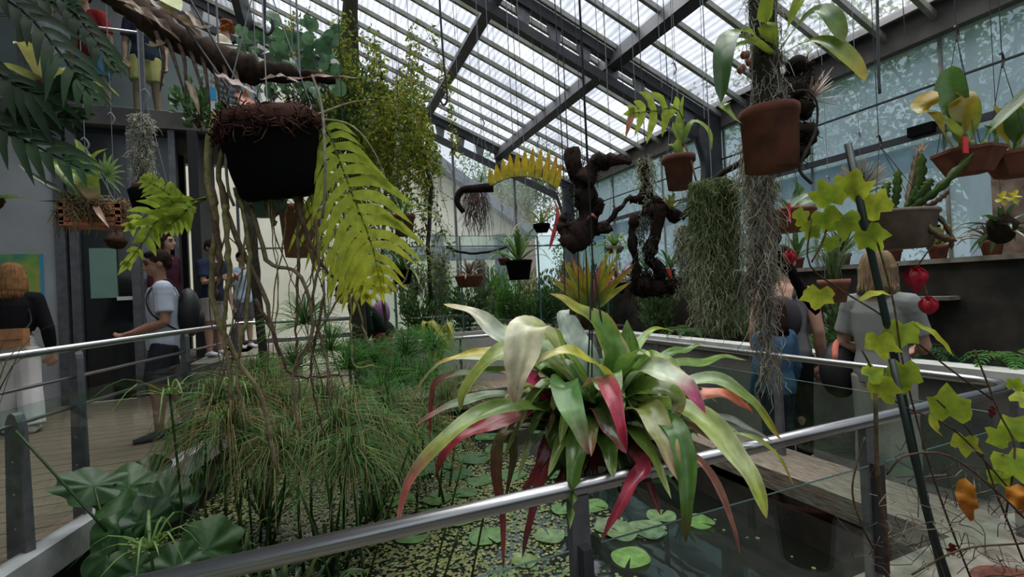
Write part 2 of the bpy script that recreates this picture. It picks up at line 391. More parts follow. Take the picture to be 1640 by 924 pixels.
# right glass wall
rw = struct('window_1', (5.3, 3, 2.6))
ys = [-2.5, -1.25, 0, 1.25, 2.5, 3.75, 5.0, 6.3, 7.7, 9.1]
for i in range(len(ys) - 1):
    for (z0, z1) in ((1.70, 2.87), (2.87, 3.74)):
        MB().box((5.32, ys[i] + .012, z0 + .01), (5.328, ys[i + 1] - .012, z1 - .01)).obj('pane', 'wall_glass', rw)
for y in ys:
    MB().box((5.31, y - .012, 1.7), (5.345, y + .012, 3.72)).obj('mullion', 'purlin', rw)
MB().bar((5.26, -2.5, 2.87), (5.26, 9.1, 2.87), .05, .06).obj('transom', 'dark_steel', rw)
MB().tube([(5.2, -2.5, 3.27), (5.2, 9.1, 3.27)], .012, 6).obj('tie_rod', 'dark_steel', rw)
MB().box((5.30, -2.5, 2.55), (5.318, 9.1, 2.80)).obj('frosted_band', 'wall_glass', rw)
for y in (1.2, 2.62, 4.2):
    MB().box((5.18, y - .10, 2.86), (5.28, y + .10, 2.95)).obj('clamp', 'black_plastic', rw)
MB().box((5.2, 1.95, 1.7), (5.31, 2.15, 2.56)).obj('trim_2', 'terracotta_pale', **KS)
# roof: gutter beam, long beams, purlins, trusses, sheets
roof = struct('ceiling', (2, 4, 5))
MB().box((5.22, -2.5, 3.72), (5.40, 9.15, 4.0)).obj('gutter_beam', 'gutter', roof)
MB().box((5.12, -2.5, 3.98), (5.42, 9.15, 4.05)).obj('gutter_lip', 'gutter', roof)
XB = [3.57, 2.07, .58, -.92, -2.42]
for x in XB:
    MB().bar((x, -2.5, Z(x) - .06), (x, 9.2, Z(x) - .06), .13, .24, up=(.38, 0, .92)).obj('long_beam', 'dark_steel', roof)
Yp = [.02 + .41 * i for i in range(-6, 23)]
for y in Yp:
    MB().bar((5.30, y, Z(5.30) + .07), (-2.45, y, Z(-2.45) + .07), .045, .06).obj('purlin', 'purlin', roof)
xs = [5.38] + XB
for i in range(len(xs) - 1):
    for j in range(0, len(Yp) - 1, 4):
        j2 = min(j + 4, len(Yp) - 1)
        mb = MB(); n = 46; x0, x1 = xs[i], xs[i + 1]; vs = []; fs = []
        for a in range(n + 1):
            x = x0 + (x1 - x0) * a / n; z = Z(x) + .125 + .010 * math.sin(x * 2 * math.pi / .076 * .5)
            vs += [(x, Yp[j], z), (x, Yp[j2], z)]
        for a in range(n): fs.append((2 * a, 2 * a + 1, 2 * a + 3, 2 * a + 2))
        mb.add(vs, fs, (.5, .5, .5)).obj('roof_sheet', 'roof_sheet', roof, smooth=True)
def truss(Y, x_end=-2.4):
    t = roof; o1 = -.02; o2 = -.36
    MB().bar((5.22, Y, Z(5.22) + o1), (x_end, Y, Z(x_end) + o1), .10, .13).obj('top_chord', 'dark_steel', t)
    MB().bar((4.85, Y, Z(4.85) + o2), (x_end, Y, Z(x_end) + o2), .10, .11).obj('bottom_chord', 'dark_steel', t)
    x = 4.75
    while x > x_end:
        a, b = .10, .055
        vs = []
        for yy in (Y - .012, Y + .012):
            vs += [(x - a, yy, Z(x - a) + o1 - .05), (x + a, yy, Z(x + a) + o1 - .05), (x + b, yy, Z(x + b) + o2 + .04), (x - b, yy, Z(x - b) + o2 + .04)]
        MB().add(vs, [(0, 1, 2, 3), (7, 6, 5, 4), (0, 4, 5, 1), (1, 5, 6, 2), (2, 6, 7, 3), (3, 7, 4, 0)], (.5, .5, .5)).obj('gusset', 'steel_flat', t)
        x -= .40
    MB().tube(crv([(4.95, Y, 2.95), (4.96, Y, 3.25), (4.85, Y, Z(4.85) + o2)], 8), [(.03, .05)] * 9, 6).obj('knee_brace', 'dark_steel', t)
    MB().box((5.02, Y - .09, 0), (5.22, Y + .09, Z(5.12))).obj('column', 'dark_steel', t)
for Y in (.92, 5.03, 9.12): truss(Y)
# back gable: glass on mullions
bw = struct('window_2', (2, 9.2, 2))
xg = [-1.2, .1, 1.35, 2.6, 3.9, 5.2]
for i in range(len(xg) - 1):
    a, b = xg[i] + .02, xg[i + 1] - .02
    MB().add([(a, 9.2, .95), (b, 9.2, .95), (b, 9.2, Z(b) - .1), (a, 9.2, Z(a) - .1)], [(0, 1, 2, 3)], (.5, .5, .5)).obj('pane', 'back_glass', bw)
for x in xg:
    MB().box((x - .02, 9.17, .3), (x + .02, 9.23, Z(x) - .1)).obj('mullion', 'steel_flat', bw)
MB().bar((-1.2, 9.2, 2.55), (5.2, 9.2, 2.55), .03, .03).obj('transom', 'steel_flat', bw)
MB().bar((-1.2, 9.2, .95), (5.2, 9.2, .95), .08, .06).obj('sill', 'steel_flat', bw)
# building block at the left: facade with doors, balcony above
YW = 8.0
MB().box((-6, YW, .3), (-3.14, YW + .15, 4.1)).obj('wall_left_facade', 'grey_wall', **KS)
MB().box((-6, 9.4, 4.0), (-.8, 9.55, 8)).obj('wall_upper', 'grey_wall', **KS)
MB().box((-6.2, -3, 0), (-6.0, 9.5, 8)).obj('wall_left_unseen', 'grey_wall', **KS)  # closing wall out of view, added to keep sky light from the left out
bk = struct('window_3', (0, -3, 2)); MB().box((-6, -3.2, 0), (6, -3, 2.6)).obj('added_sill_wall', 'dark_wall', bk)  # solid lower wall out of view, added to cut fill light from behind
for i in range(9):
    a = -6 + i * 1.3; MB().add([(a + .02, -3.1, 2.6), (a + 1.28, -3.1, 2.6), (a + 1.28, -3.1, 6.9 if a < -1 else Z(a + 1.28) - .1), (a + .02, -3.1, 6.9 if a < -1 else Z(a) - .1)], [(0, 1, 2, 3)], (.5, .5, .5)).obj('pane', 'clear_glass', bk); MB().box((a - .03, -3.14, .9), (a + .03, -3.06, 6.9 if a < -1 else Z(a) - .1)).obj('mullion', 'dark_steel', bk)
MB().box((-6, -3, 7.05), (-2.45, 9.5, 7.2)).obj('ceiling_left', 'interior_dark', **KS)
MB().box((-3.14, 9.0, .3), (-1.9, 9.1, 4.1)).obj('wall_interior', 'interior_dark', **KS)
MB().box((-3.3, 8.1, 4.02), (-1.3, 9.1, 4.1)).obj('ceiling_interior', 'interior_dark', **KS)
MB().box((-1.62, 7.9, .9), (-1.50, 9.1, 4.1)).obj('wall_interior_side', 'interior_dark', **KS)
dr = struct('door_1', (-2.5, YW, .4))
for (x0, x1) in ((-3.14, -3.03), (-2.99, -2.89), (-2.34, -2.24), (-1.86, -1.78)):
    MB().box((x0, YW - .04, .4), (x1, YW + .1, 4.1)).obj('frame', 'steel_flat', dr)
MB().box((-3.14, YW - .03, 2.98), (-1.78, YW + .08, 3.12)).obj('door_header', 'steel_flat', dr)
MB().box((-2.90, YW + .02, .4), (-2.34, YW + .03, 2.98)).obj('glass_leaf', 'dark_glass', dr)
MB().box((-2.24, YW + .02, .4), (-1.86, YW + .03, 2.98)).obj('glass_leaf', 'back_glass', dr)
MB().box((-2.90, YW + .02, 3.12), (-1.86, YW + .03, 4.0)).obj('top_light', 'dark_glass', dr)
MB().box((-2.80, YW - .01, 1.78), (-2.51, YW + .015, 2.45)).obj('green_panel', 'green_panel', dr)
MB().box((-2.52, YW - .012, 1.74), (-2.31, YW + .01, 1.79)).obj('sticker_strip', 'white_tag', dr)
# landing behind the man and the open passage
MB().box((-1.5, 6.9, .35), (-.3, 9.1, .9)).obj('floor_landing', 'concrete', **KS)
MB().box((-2.24, 8.05, .3), (-1.0, 9.1, .9)).obj('floor_landing_inner', 'concrete', **KS)
# balcony
MB().box((-6, 7.9, 4.10), (-.85, 9.5, 4.34)).obj('floor_balcony', 'gutter', **KS)
br = thing('balcony_railing', 'glass balcony railing with thin steel handrail on the upper floor', 'railing', (-2.3, 7.95, 4.34))
for (x0, x1) in ((-6, -4.7), (-4.68, -3.4), (-3.38, -2.12), (-2.10, -.88)):
    MB().box((x0, 7.95, 4.38), (x1, 7.962, 5.38)).obj('pane', 'clear_glass', br)
    MB().box((x1 - .02, 7.93, 4.34), (x1 + .03, 7.98, 5.45)).obj('post', 'steel_flat', br)
MB().tube([(-6, 7.955, 5.42), (-.85, 7.955, 5.42)], .02, 8).obj('handrail', 'steel', br, smooth=True)
# outdoors: neighbours and trees
cb = thing('neighbour_house', 'cream rendered house gable seen through the back glass', 'building', (3, 14, -.6))
MB().add([(-6, 14, -.6), (6.0, 14, -.6), (6.0, 14, 3.6), (1.0, 14, 7.45), (-6, 14, 12)] + [(-6, 22, -.6), (6.0, 22, -.6), (6.0, 22, 3.6), (1.0, 22, 7.45), (-6, 22, 12)],
         [(0, 1, 2, 3, 4), (9, 8, 7, 6, 5), (0, 5, 6, 1), (1, 6, 7, 2), (2, 7, 8, 3), (3, 8, 9, 4), (4, 9, 5, 0)], (.5, .5, .5)).obj('gable_wall', 'cream_wall', cb)
MB().bar((6.5, 17.9, 3.36), (-6, 17.9, 12.2), 8.6, .28, up=(.6, 0, .8)).obj('roof_slab', 'slate', cb)
bb = thing('brick_house', 'pink brick wall of a house standing beyond the slate roof', 'building', (8, 20, -.6))
MB().box((6.9, 20, -.6), (9.4, 24, 6.4)).obj('wall', 'brick_red', bb)
MB().box((6.7, 19.8, 6.4), (9.6, 24.2, 6.7)).obj('roof', 'slate', bb)
MB().box((8.2, 19.95, 3.5), (8.8, 20.02, 4.6)).obj('window', 'dark_glass', bb)
cf = thing('outdoor_railing', 'grey metal rail on posts outside behind the back glass', 'railing', (2.5, 10.4, 0))
MB().box((1.0, 10.4, 2.36), (4.2, 10.48, 2.64)).obj('beam', 'slate', cf)
for x in (2.5, 4.0): MB().box((x - .12, 10.35, -.6), (x + .12, 10.53, 2.95)).obj('post', 'slate', cf)

# ================================================================== RAILINGS
ZR = 1.05
gr = thing('pond_railing', 'brushed steel pond handrail on posts with low clear glass panels', 'railing', (XR, YN, .35))
path = [V((-1.55, YN, ZR))] + [V((2.8, YN, ZR)), V((2.90, YN + .015, ZR)), V((2.975, YN + .07, ZR)), V((XR, YN + .17, ZR))] + [V((XR, 5.6, ZR)), V((2.98, 5.70, ZR)), V((2.92, 5.76, ZR)), V((2.82, YF, ZR)), V((-.15, YF, ZR))]
MB().tube(path, .0225, 16).obj('handrail', 'steel', gr, smooth=True)
for (x, y) in ((-.62, YN), (.64, YN), (1.88, YN), (XR - .01, YN + .02)):
    p = MB().bar((x, y, .34), (x, y, ZR - .02), .055, .03, up=(0, 1, 0)).obj('post', 'steel_flat', gr)
    MB().bar((x, y - .03, .5), (x, y - .03, .9), .03, .035, up=(0, 1, 0)).obj('glass_clamp', 'dark_steel', p)
for y in (2.45, 3.75, 5.0):
    p = MB().bar((XR, y, .34), (XR, y, ZR - .02), .055, .03, up=(1, 0, 0)).obj('post', 'steel_flat', gr)
for x in (.3, 1.62):
    MB().tube(crv([(x, YF, ZR - .02), (x, YF, ZR - .07), (x, YF + .02, ZR - .10)], 5), .012, 6).obj('bracket', 'dark_steel', gr)
    MB().bar((x, YF + .02, .34), (x, YF + .02, ZR - .09), .03, .03, up=(0, 1, 0)).obj('post', 'steel_flat', gr)
def pane_xy(p, q, z0, z1, t=.010, r=.12, name='glass_panel'):
    p = V((*p, 0)); q = V((*q, 0)); d = q - p; L = d.length; d.normalize(); n = V((-d.y, d.x, 0))
    poly = []
    for (cx_, cz_, a0) in ((r, z0 + r, 180), (L - r, z0 + r, 270)):
        for k in range(6):
            a = math.radians(a0 + 18 * k); poly.append((cx_ + r * math.cos(a), cz_ + r * math.sin(a)))
    poly += [(L, z1), (0, z1)]
    m = len(poly)
    vs = [p + d * a + V((0, 0, b)) - n * t / 2 for a, b in poly] + [p + d * a + V((0, 0, b)) + n * t / 2 for a, b in poly]
    MBg = MB().add(vs, [tuple(range(m)), tuple(range(2 * m - 1, m - 1, -1))], (.5, .5, .5)).obj(name, 'clear_glass', gr)
    MB().tube([p + V((0, 0, z1)), q + V((0, 0, z1))], .0028, 4).obj('glass_edge', 'glass_edge', MBg)
pane_xy((-.57, YN - .03), (.59, YN - .03), .43, .90); pane_xy((.69, YN - .03), (1.83, YN - .03), .43, .90); pane_xy((1.93, YN - .03), (2.94, YN - .03), .43, .90)
pane_xy((XR, 1.28), (XR, 2.40), .43, .90); pane_xy((XR, 2.50), (XR, 3.70), .43, .90); pane_xy((XR, 3.80), (XR, 4.95), .43, .90)
# deck railing
dr2 = thing('deck_railing', 'steel railing with thin bars and flat posts along the wooden deck', 'railing', (dk(3), 3, .4))
def D(Y, z, off=-.04): return V((dk(Y) + off, Y, z))
MB().tube([D(.6, 1.40), D(5.74, 1.40), V((dk(5.74) - .04 + .06, 5.80, 1.40)), V((.35, 5.84, 1.38))], .021, 12).obj('handrail', 'steel', dr2, smooth=True)
for z in (1.23, 1.06):
    MB().tube([D(.6, z), D(5.74, z)], .010, 8).obj('bar', 'steel', dr2, smooth=True)
for z in (1.21, 1.05, .89, .73, .55):
    MB().tube([V((dk(5.74), 5.78, z)), V((.35, 5.84, z))], .009, 8).obj('bar', 'steel', dr2, smooth=True)
def flat_post(Y, top, w0=.055, w1=.09):
    b = D(Y, .4); n = 9; vs = []; ring = []
    prof = [(-w1, 0), (w1, 0), (w0, top - .4 - w0)] + [(w0 * math.cos(math.radians(a)), top - .4 - w0 + w0 * math.sin(math.radians(a))) for a in (30, 60, 90, 120, 150)] + [(-w0, top - .4 - w0)]
    X = V((.83, -.55, 0)); m = len(prof); N_ = V((.55, .83, 0))
    vs = [b + X * a * .5 + V((0, 0, c)) - N_ * .02 for a, c in prof] + [b + X * a * .5 + V((0, 0, c)) + N_ * .02 for a, c in prof]
    o = MB().add(vs, [tuple(range(m)), tuple(range(2 * m - 1, m - 1, -1))] + [(i, m + i, m + (i + 1) % m, (i + 1) % m) for i in range(m)], (.5, .5, .5)).obj('post', 'steel_flat', dr2)
    for z in (.55, .72, .88):
        MB().ball(b + V((0, 0, z - .4 + .0)) + V((0, 0, .4)) * 0 - N_ * .020, .005, (.5,) * 3, 6, 4).obj('bolt', 'steel', o)
flat_post(3.14, 1.12, .09, .13); flat_post(3.55, 1.385); flat_post(4.75, 1.385); flat_post(5.72, 1.385)
MB().bar(D(.8, .82, .0), D(5.6, .82, .0), .008, .66).obj('glass_panel', 'clear_glass', dr2)
# glass screen behind the far wall
gs = thing('glass_screen', 'tall frameless glass screen standing on the far grey planter wall', 'screen', (2, 6.5, 1.06))
for (a, b) in ((.62, 1.88), (1.92, 3.1), (3.14, 4.3)):
    o = MB().box((a, 6.53, 1.06), (b, 6.542, 2.42)).obj('pane', 'clear_glass', gs)
    MB().box((b + .0, 6.525, 1.06), (b + .022, 6.547, 2.42)).obj('pane_edge', 'glass_edge', gs)
    MB().box((a, 6.53, 2.42), (b, 6.542, 2.428)).obj('pane_edge', 'glass_edge', gs)
o = MB().box((4.10, 1.0, .95), (4.108, 3.1, 1.02)).obj('glass_kerb', 'clear_glass'); tag(o, 'low clear glass strip standing on the right planter coping', 'glass strip')
pt = thing('wall_painting', 'yellow and green abstract canvas hanging on the grey left wall', 'painting', (-3.5, 7.98, 2))
MB().box((-3.75, 7.95, 1.77), (-3.29, 7.985, 2.38)).obj('canvas', 'painting', pt)
MB().box((-3.29, 7.945, 1.77), (-3.275, 7.99, 2.38)).obj('edge_strip', 'blue_tag', pt)

# ================================================================== PEOPLE
def remesh(mb, name, voxel, material, parent, smooth_it=6, dec=None):
    me = mb.mesh(name, True); o = bpy.data.objects.new(name, me); COL.objects.link(o)
    m = o.modifiers.new('r', 'REMESH'); m.mode = 'VOXEL'; m.voxel_size = voxel; m.use_smooth_shade = True
    s = o.modifiers.new('s', 'SMOOTH'); s.iterations = smooth_it; s.factor = .5
    if dec: d = o.modifiers.new('d', 'DECIMATE'); d.ratio = dec
    dg = bpy.context.evaluated_depsgraph_get(); dg.update()
    me2 = bpy.data.meshes.new_from_object(o.evaluated_get(dg))
    o.modifiers.clear(); o.data = me2; bpy.data.meshes.remove(me)
    me2.materials.clear(); me2.materials.append(MATS[material])
    me2.polygons.foreach_set('use_smooth', [True] * len(me2.polygons))
    o.parent = parent
    return o
def paint(o, col):
    me = o.data; ca = me.color_attributes.get('Col')
    if ca: me.color_attributes.remove(ca)
    ca = me.color_attributes.new('Col', 'FLOAT_COLOR', 'POINT')
    a = np.ones((len(me.vertices), 4), dtype=np.float32); a[:, :3] = col; ca.data.foreach_set('color', a.ravel())
def hand(mb, w, d, curl, side, h):
    d = V(d).normalized(); c = V(curl) - d * V(curl).dot(d); c = c.normalized() if c.length > 1e-3 else d.orthogonal().normalized()
    s = d.cross(c); r = .0062 * h * 1.7
    mb.tube([w, w + d * .035 * h, w + d * .055 * h], [(.010 * h, .020 * h), (.010 * h, .024 * h), (.009 * h, .023 * h)], 8, ref=c)
    for i, L in enumerate((.042, .048, .045, .036)):
        b = w + d * .050 * h + s * ((i - 1.5) * .0125 * h)
        mb.tube([b, b + d * L * .5 * h + c * .006 * h, b + d * L * .85 * h + c * .024 * h], [r, r * .95, r * .8], 6)
    b = w + d * .018 * h + s * (side * .020 * h)
    mb.tube([b, b + s * (side * .018 * h) + d * .02 * h + c * .01 * h, b + s * (side * .018 * h) + d * .042 * h + c * .02 * h], [r * 1.2, r * 1.1, r * .85], 6)
def person(label, loc, h, fwd, skin=(.42, .25, .17), hair=(.03, .02, .015), hairstyle='short', top=None, bottom=None, lean=0.0, head_turn=0, head_tilt=0,
           armL=None, armR=None, legs=None, voxel=.010, face=True, shoes=(.5, .5, .5), group=None, sit=None):
    """armX: [elbow, wrist] offsets from the shoulder in body heights (x right, y forward, z up)"""
    yaw = math.atan2(-fwd[0], fwd[1])
    root = thing('person', label, 'person', loc, group, rz=yaw)
    hip = V((0, 0, .53)); ln = Matrix.Rotation(-lean, 3, 'X')
    def B(p): return (ln @ (V(p) - hip) + hip) * h      # the trunk leans from the hips
    b = MB(); sk = (.5, .5, .5)
    def trunk(mb, e=0, z0=.47, z1=.815):
        sec = [(.47, .088, .066), (.52, .094, .070), (.60, .078, .056), (.68, .088, .062), (.76, .098, .062), (.805, .085, .048), (.825, .045, .036)]
        sec = [q for q in sec if z0 <= q[0] <= z1 + .02]
        mb.tube([B((0, 0, q[0])) for q in sec], [((q[1] + e) * h, (q[2] + e) * h) for q in sec], 14, ref=(1, 0, 0))
    trunk(b)
    b.tube([B((0, 0, .80)), B((0, .006, .86)), B((0, .01, .89))], [.034 * h, .030 * h, .032 * h], 10)
    HM = Matrix.Rotation(-lean * .7, 3, 'X') @ Matrix.Rotation(head_turn, 3, 'Z') @ Matrix.Rotation(-head_tilt, 3, 'X')
    hc = B((0, .012, .935))
    def Hd(p): return hc + HM @ (V(p) * h)
    b.ball(Hd((0, -.004, .012)), (.046 * h, .056 * h, .056 * h), sk, 14, 10, M=HM)
    b.ball(Hd((0, .016, -.022)), (.037 * h, .040 * h, .044 * h), sk, 12, 8, M=HM)
    b.ball(Hd((0, .044, -.052)), (.016 * h, .014 * h, .012 * h), sk, 8, 6, M=HM)                       # chin
    b.tube([Hd((0, .052, .012)), Hd((0, .062, -.008)), Hd((0, .070, -.018)), Hd((0, .054, -.022))], [.006 * h, .008 * h, .010 * h, .009 * h], 8)   # nose
    b.ball(Hd((0, .054, -.034)), (.014 * h, .008 * h, .006 * h), sk, 8, 5, M=HM)                       # lips
    b.ball(Hd((0, .050, .018)), (.034 * h, .010 * h, .006 * h), sk, 8, 5, M=HM)                        # brow
    for s in (-1, 1): b.ball(Hd((s * .047, -.004, -.008)), (.006 * h, .013 * h, .019 * h), sk, 8, 6, M=HM)
    armL = armL or [(-.035, -.01, -.18), (-.035, .04, -.33)]; armR = armR or [(.035, -.01, -.18), (.035, .04, -.33)]
    sh = {}
    for s, arm in ((-1, armL), (1, armR)):
        S0 = V((s * .098, 0, .79)); e = S0 + V(arm[0]); w = S0 + V(arm[1])
        sh[s] = [B(S0), B(e), B(w)]
        b.tube([B((s * .06, 0, .79)), B(S0), B(S0.lerp(e, .5)), B(e), B(e.lerp(w, .35)), B(w)], [.036 * h, .036 * h, .030 * h, .024 * h, .026 * h, .016 * h], 10)
        hand(b, B(w), B(w) - B(e), (ln @ V((-s * .7, .7, .1))), -s, h)
    legs = legs or [[(-.052, .008, .285), (-.055, 0, .045)], [(.052, .008, .285), (.055, 0, .045)]]
    lg = []
    for s, l in ((-1, legs[0]), (1, legs[1])):
        kn, an = V(l[0]), V(l[1]); h0 = V((s * .048, 0, .50))
        lg.append([h0 * h, kn * h, an * h])
        b.tube([h0 * h, h0.lerp(kn, .4) * h, kn * h, kn.lerp(an, .3) * h + V((0, -.012 * h, 0)), an * h], [.056 * h, .050 * h, .033 * h, .034 * h, .021 * h], 10)
        b.tube([an * h, (an + V((0, -.02, -.02))) * h, (an + V((0, .04, -.026))) * h, (an + V((0, .095, -.034))) * h], [.022 * h, .024 * h, .022 * h, .012 * h], 8)
    body = remesh(b, 'body', voxel, 'skin', root, 3); paint(body, skin)
    # shoes
    for (h0, kn, an) in lg:
        s_ = MB().tube([an + V((0, -.035, -.028)) * h, an + V((0, .0, -.018)) * h, an + V((0, .055, -.026)) * h, an + V((0, .11, -.034)) * h], [(.014 * h, .022 * h), (.030 * h, .028 * h), (.020 * h, .027 * h), (.012 * h, .02 * h)], 10, ref=(0, 0, 1), col=shoes)
        o = s_.obj('shoe', 'cloth', None, True); o.parent = root
    if face:
        for s in (-1, 1):
            o = MB().ball(Hd((s * .019, .052, .004)), .0062 * h, sk, 8, 6).obj('eye', 'eye_dark', None, True); o.parent = root
            o = MB().tube([Hd((s * .008, .060, .018)), Hd((s * .020, .058, .021)), Hd((s * .032, .048, .016))], .003 * h, 5, col=hair).obj('eyebrow', 'fibre', None, True); o.parent = root
    # top
    if top:
        c, kind = top[0], top[1]; m = MB(); e = top[2] if len(top) > 2 else .010
        trunk(m, e, .47 if kind != 'crop' else .55, .80 if kind != 'tank' else .76)
        if kind == 'tank':
            for s in (-1, 1): m.tube([B((s * .05, .03, .75)), B((s * .055, 0, .825)), B((s * .05, -.03, .75))], .018 * h, 8)
        for s in (-1, 1):
            S0, e1, w1 = sh[s]
            if kind == 'tank': continue
            m.tube([B((s * .02, 0, .800)), B((s * .06, 0, .797)), S0 + V((0, 0, .004 * h)), S0.lerp(e1, .15)], [.040 * h, .046 * h, .047 * h, .047 * h], 10); m.ball(S0, .047 * h)
            if kind == 'tee': m.tube([S0, S0.lerp(e1, .4), S0.lerp(e1, .72)], [.046 * h, .043 * h, .043 * h], 10)
            else: m.tube([S0, S0.lerp(e1, .5), e1, e1.lerp(w1, .5), e1.lerp(w1, .93)], [.046 * h, .041 * h, .035 * h, .032 * h, .024 * h], 10)
        o = remesh(m, {'tee': 't_shirt', 'long': 'long_sleeve_top', 'jacket': 'jacket', 'tank': 'tank_top', 'crop': 'long_sleeve_top'}[kind], voxel, 'cloth', root, 5); paint(o, c)
    if bottom:
        c, kind = bottom[0], bottom[1]; m = MB()
        sec = [(.46, .092, .074), (.52, .102, .080), (.575, .090, .068)]
        m.tube([B((0, 0, q[0])) for q in sec], [(q[1] * h, q[2] * h) for q in sec], 14, ref=(1, 0, 0))
        for (h0, kn, an) in lg:
            if kind == 'shorts': m.tube([h0, h0.lerp(kn, .5), h0.lerp(kn, .92)], [.066 * h, .064 * h, .060 * h], 10)
            elif kind == 'wide': m.tube([h0, kn, kn.lerp(an, .5), an + V((0, 0, .0))], [.066 * h, .060 * h, .062 * h, .060 * h], 10)
            elif kind == 'skirt': pass
            else: m.tube([h0, kn, kn.lerp(an, .3), an], [.064 * h, .046 * h, .044 * h, .034 * h], 10)
        if kind == 'skirt': m.tube([V((0, 0, .57)) * h, V((0, 0, .45)) * h, V((0, 0, .22)) * h], [.09 * h, .11 * h, .14 * h], 16)
        o = remesh(m, {'shorts': 'shorts', 'wide': 'trousers', 'long': 'trousers', 'skirt': 'skirt'}[kind], voxel, 'cloth', root, 4); paint(o, c)
    # hair
    m = MB()
    m.ball(Hd((0, -.012, .020)), (.053 * h, .058 * h, .056 * h), hair, 14, 9, M=HM)
    if hairstyle == 'short':
        m.ball(Hd((0, .022, .052)), (.042 * h, .034 * h, .020 * h), hair, 10, 7, M=HM); m.ball(Hd((0, -.035, -.005)), (.044 * h, .030 * h, .038 * h), hair, 10, 7, M=HM)
    elif hairstyle == 'long':
        for i in range(9):
            a = math.radians(200 + i * 17.5); x, y = math.cos(a) * .05, math.sin(a) * .045
            m.tube([Hd((x * .6, y, .04)), Hd((x * 1.05, y * 1.25, -.02)), Hd((x * 1.15, y * 1.3 - .005, -.08)), Hd((x * 1.0, y * 1.1 - .012, -.125 - R(0, .02)))], [.024 * h, .026 * h, .024 * h, .008 * h], 7)
        m.ball(Hd((0, .015, .055)), (.040 * h, .034 * h, .016 * h), hair, 10, 7, M=HM)
    elif hairstyle == 'bob':
        for i in range(9):
            a = math.radians(190 + i * 20); x, y = math.cos(a) * .052, math.sin(a) * .05
            m.tube([Hd((x * .5, y * .6, .045)), Hd((x * 1.0, y * 1.1, .0)), Hd((x * 1.0, y * 1.1, -.05)), Hd((x * 1.05, y * 1.1, -.09 - R(0, .015)))], [.020 * h, .022 * h, .020 * h, .008 * h], 7)
        m.ball(Hd((0, .02, .055)), (.042 * h, .034 * h, .018 * h), hair, 10, 7, M=HM); m.ball(Hd((0, -.012, .018)), (.060 * h, .064 * h, .064 * h), hair, 16, 12, M=HM)
    elif hairstyle == 'curly':
        for i in range(46):
            d = rv(1).normalized(); d.y = min(d.y, .35)
            m.ball(Hd((d.x * .062, d.y * .066 - .01, d.z * .06 + .022)), R(.014, .022) * h, hair, 6, 5)
    elif hairstyle == 'bun':
        m.ball(Hd((0, -.055, .05)), .026 * h, hair, 10, 7); m.ball(Hd((0, -.035, -.005)), (.044 * h, .028 * h, .036 * h), hair, 10, 7, M=HM)
    o = remesh(m, 'hair', voxel * .8, 'fibre', root, 2); paint(o, hair)
    if hairstyle in ('long', 'bob'):
        m = MB(); low = {'long': -.13, 'bob': -.095, 'short': -.03}[hairstyle]
        for i in range(260):
            a = R(math.radians(150), math.radians(390)) if hairstyle != 'short' else R(0, 6.28); x, y = math.cos(a), math.sin(a); lo = low + R(-.015, .02) if y < .45 else .02
            m.tube(crv([Hd((x * .012, y * .012 - .01, .080)), Hd((x * .036, y * .040 - .011, .070)), Hd((x * .054, y * .058 - .012, .040)), Hd((x * .060, y * .066 - .010, .0)), Hd((x * (.066 if low < -.05 else .057), y * (.068 if low < -.05 else .062) - .010, max(lo, -.055) if lo < -.055 else lo)), Hd((x * .066 + R(-.006, .006), y * .066 - .014 + R(-.006, .006), lo))], 11), [.0026 * h] * 9 + [.002 * h, .0016 * h, .0008 * h], 4, [vary(hair, .45), vary(tuple(min(1, c_ * 1.6) for c_ in hair), .45)])
        o = m.obj('hair_strands', 'fibre', None, True); o.parent = root
    return root, B, Hd, sh
def local_part(mb, name, material, root, smooth=True):
    o = mb.obj(name, material, None, smooth); o.parent = root; return o
LEFT = (-.925, .376); AWAY = (.377, .926); RIGHT = (.925, -.376)
# woman at the left wall, from behind
P, B, Hd, sh = person('woman in black top and white trousers facing the left wall', (-2.90, 6.45, .4), 1.72, (-.2, 1), hair=(.30, .16, .07), hairstyle='long',
    top=((.010, .010, .012), 'crop', .016), bottom=((.62, .61, .60), 'wide'), shoes=(.7, .68, .68), legs=[[(-.05, .02, .285), (-.05, .05, .045)], [(.055, 0, .285), (.075, -.05, .045)]],
    armL=[(-.04, .03, -.18), (-.02, .14, -.22)], armR=[(.05, .0, -.18), (.055, .05, -.33)])
bag = thing('shoulder_bag', 'tan leather shoulder bag hanging on the back of the woman in black', 'bag', (-2.88, 6.2, 1.1))
c = P.matrix_world @ B((-.02, -.115, .57))
MB().prism([(c.x - .17, c.y - .04), (c.x + .17, c.y - .04), (c.x + .19, c.y + .04), (c.x - .19, c.y + .04)], c.z - .09, c.z + .09).obj('pouch', 'tan_leather', bag)
MB().prism([(c.x - .16, c.y - .055), (c.x + .16, c.y - .055), (c.x + .16, c.y - .04), (c.x - .16, c.y - .04)], c.z - .01, c.z + .095).obj('flap', 'tan_leather', bag)
MB().tube(crv([c + V((.16, 0, .06)), P.matrix_world @ B((.09, -.06, .68)), P.matrix_world @ B((.03, -.03, .845)), P.matrix_world @ B((-.06, .07, .74)), c + V((-.17, .02, .06))], 14), .008, 6).obj('strap', 'black_leather', bag, True)
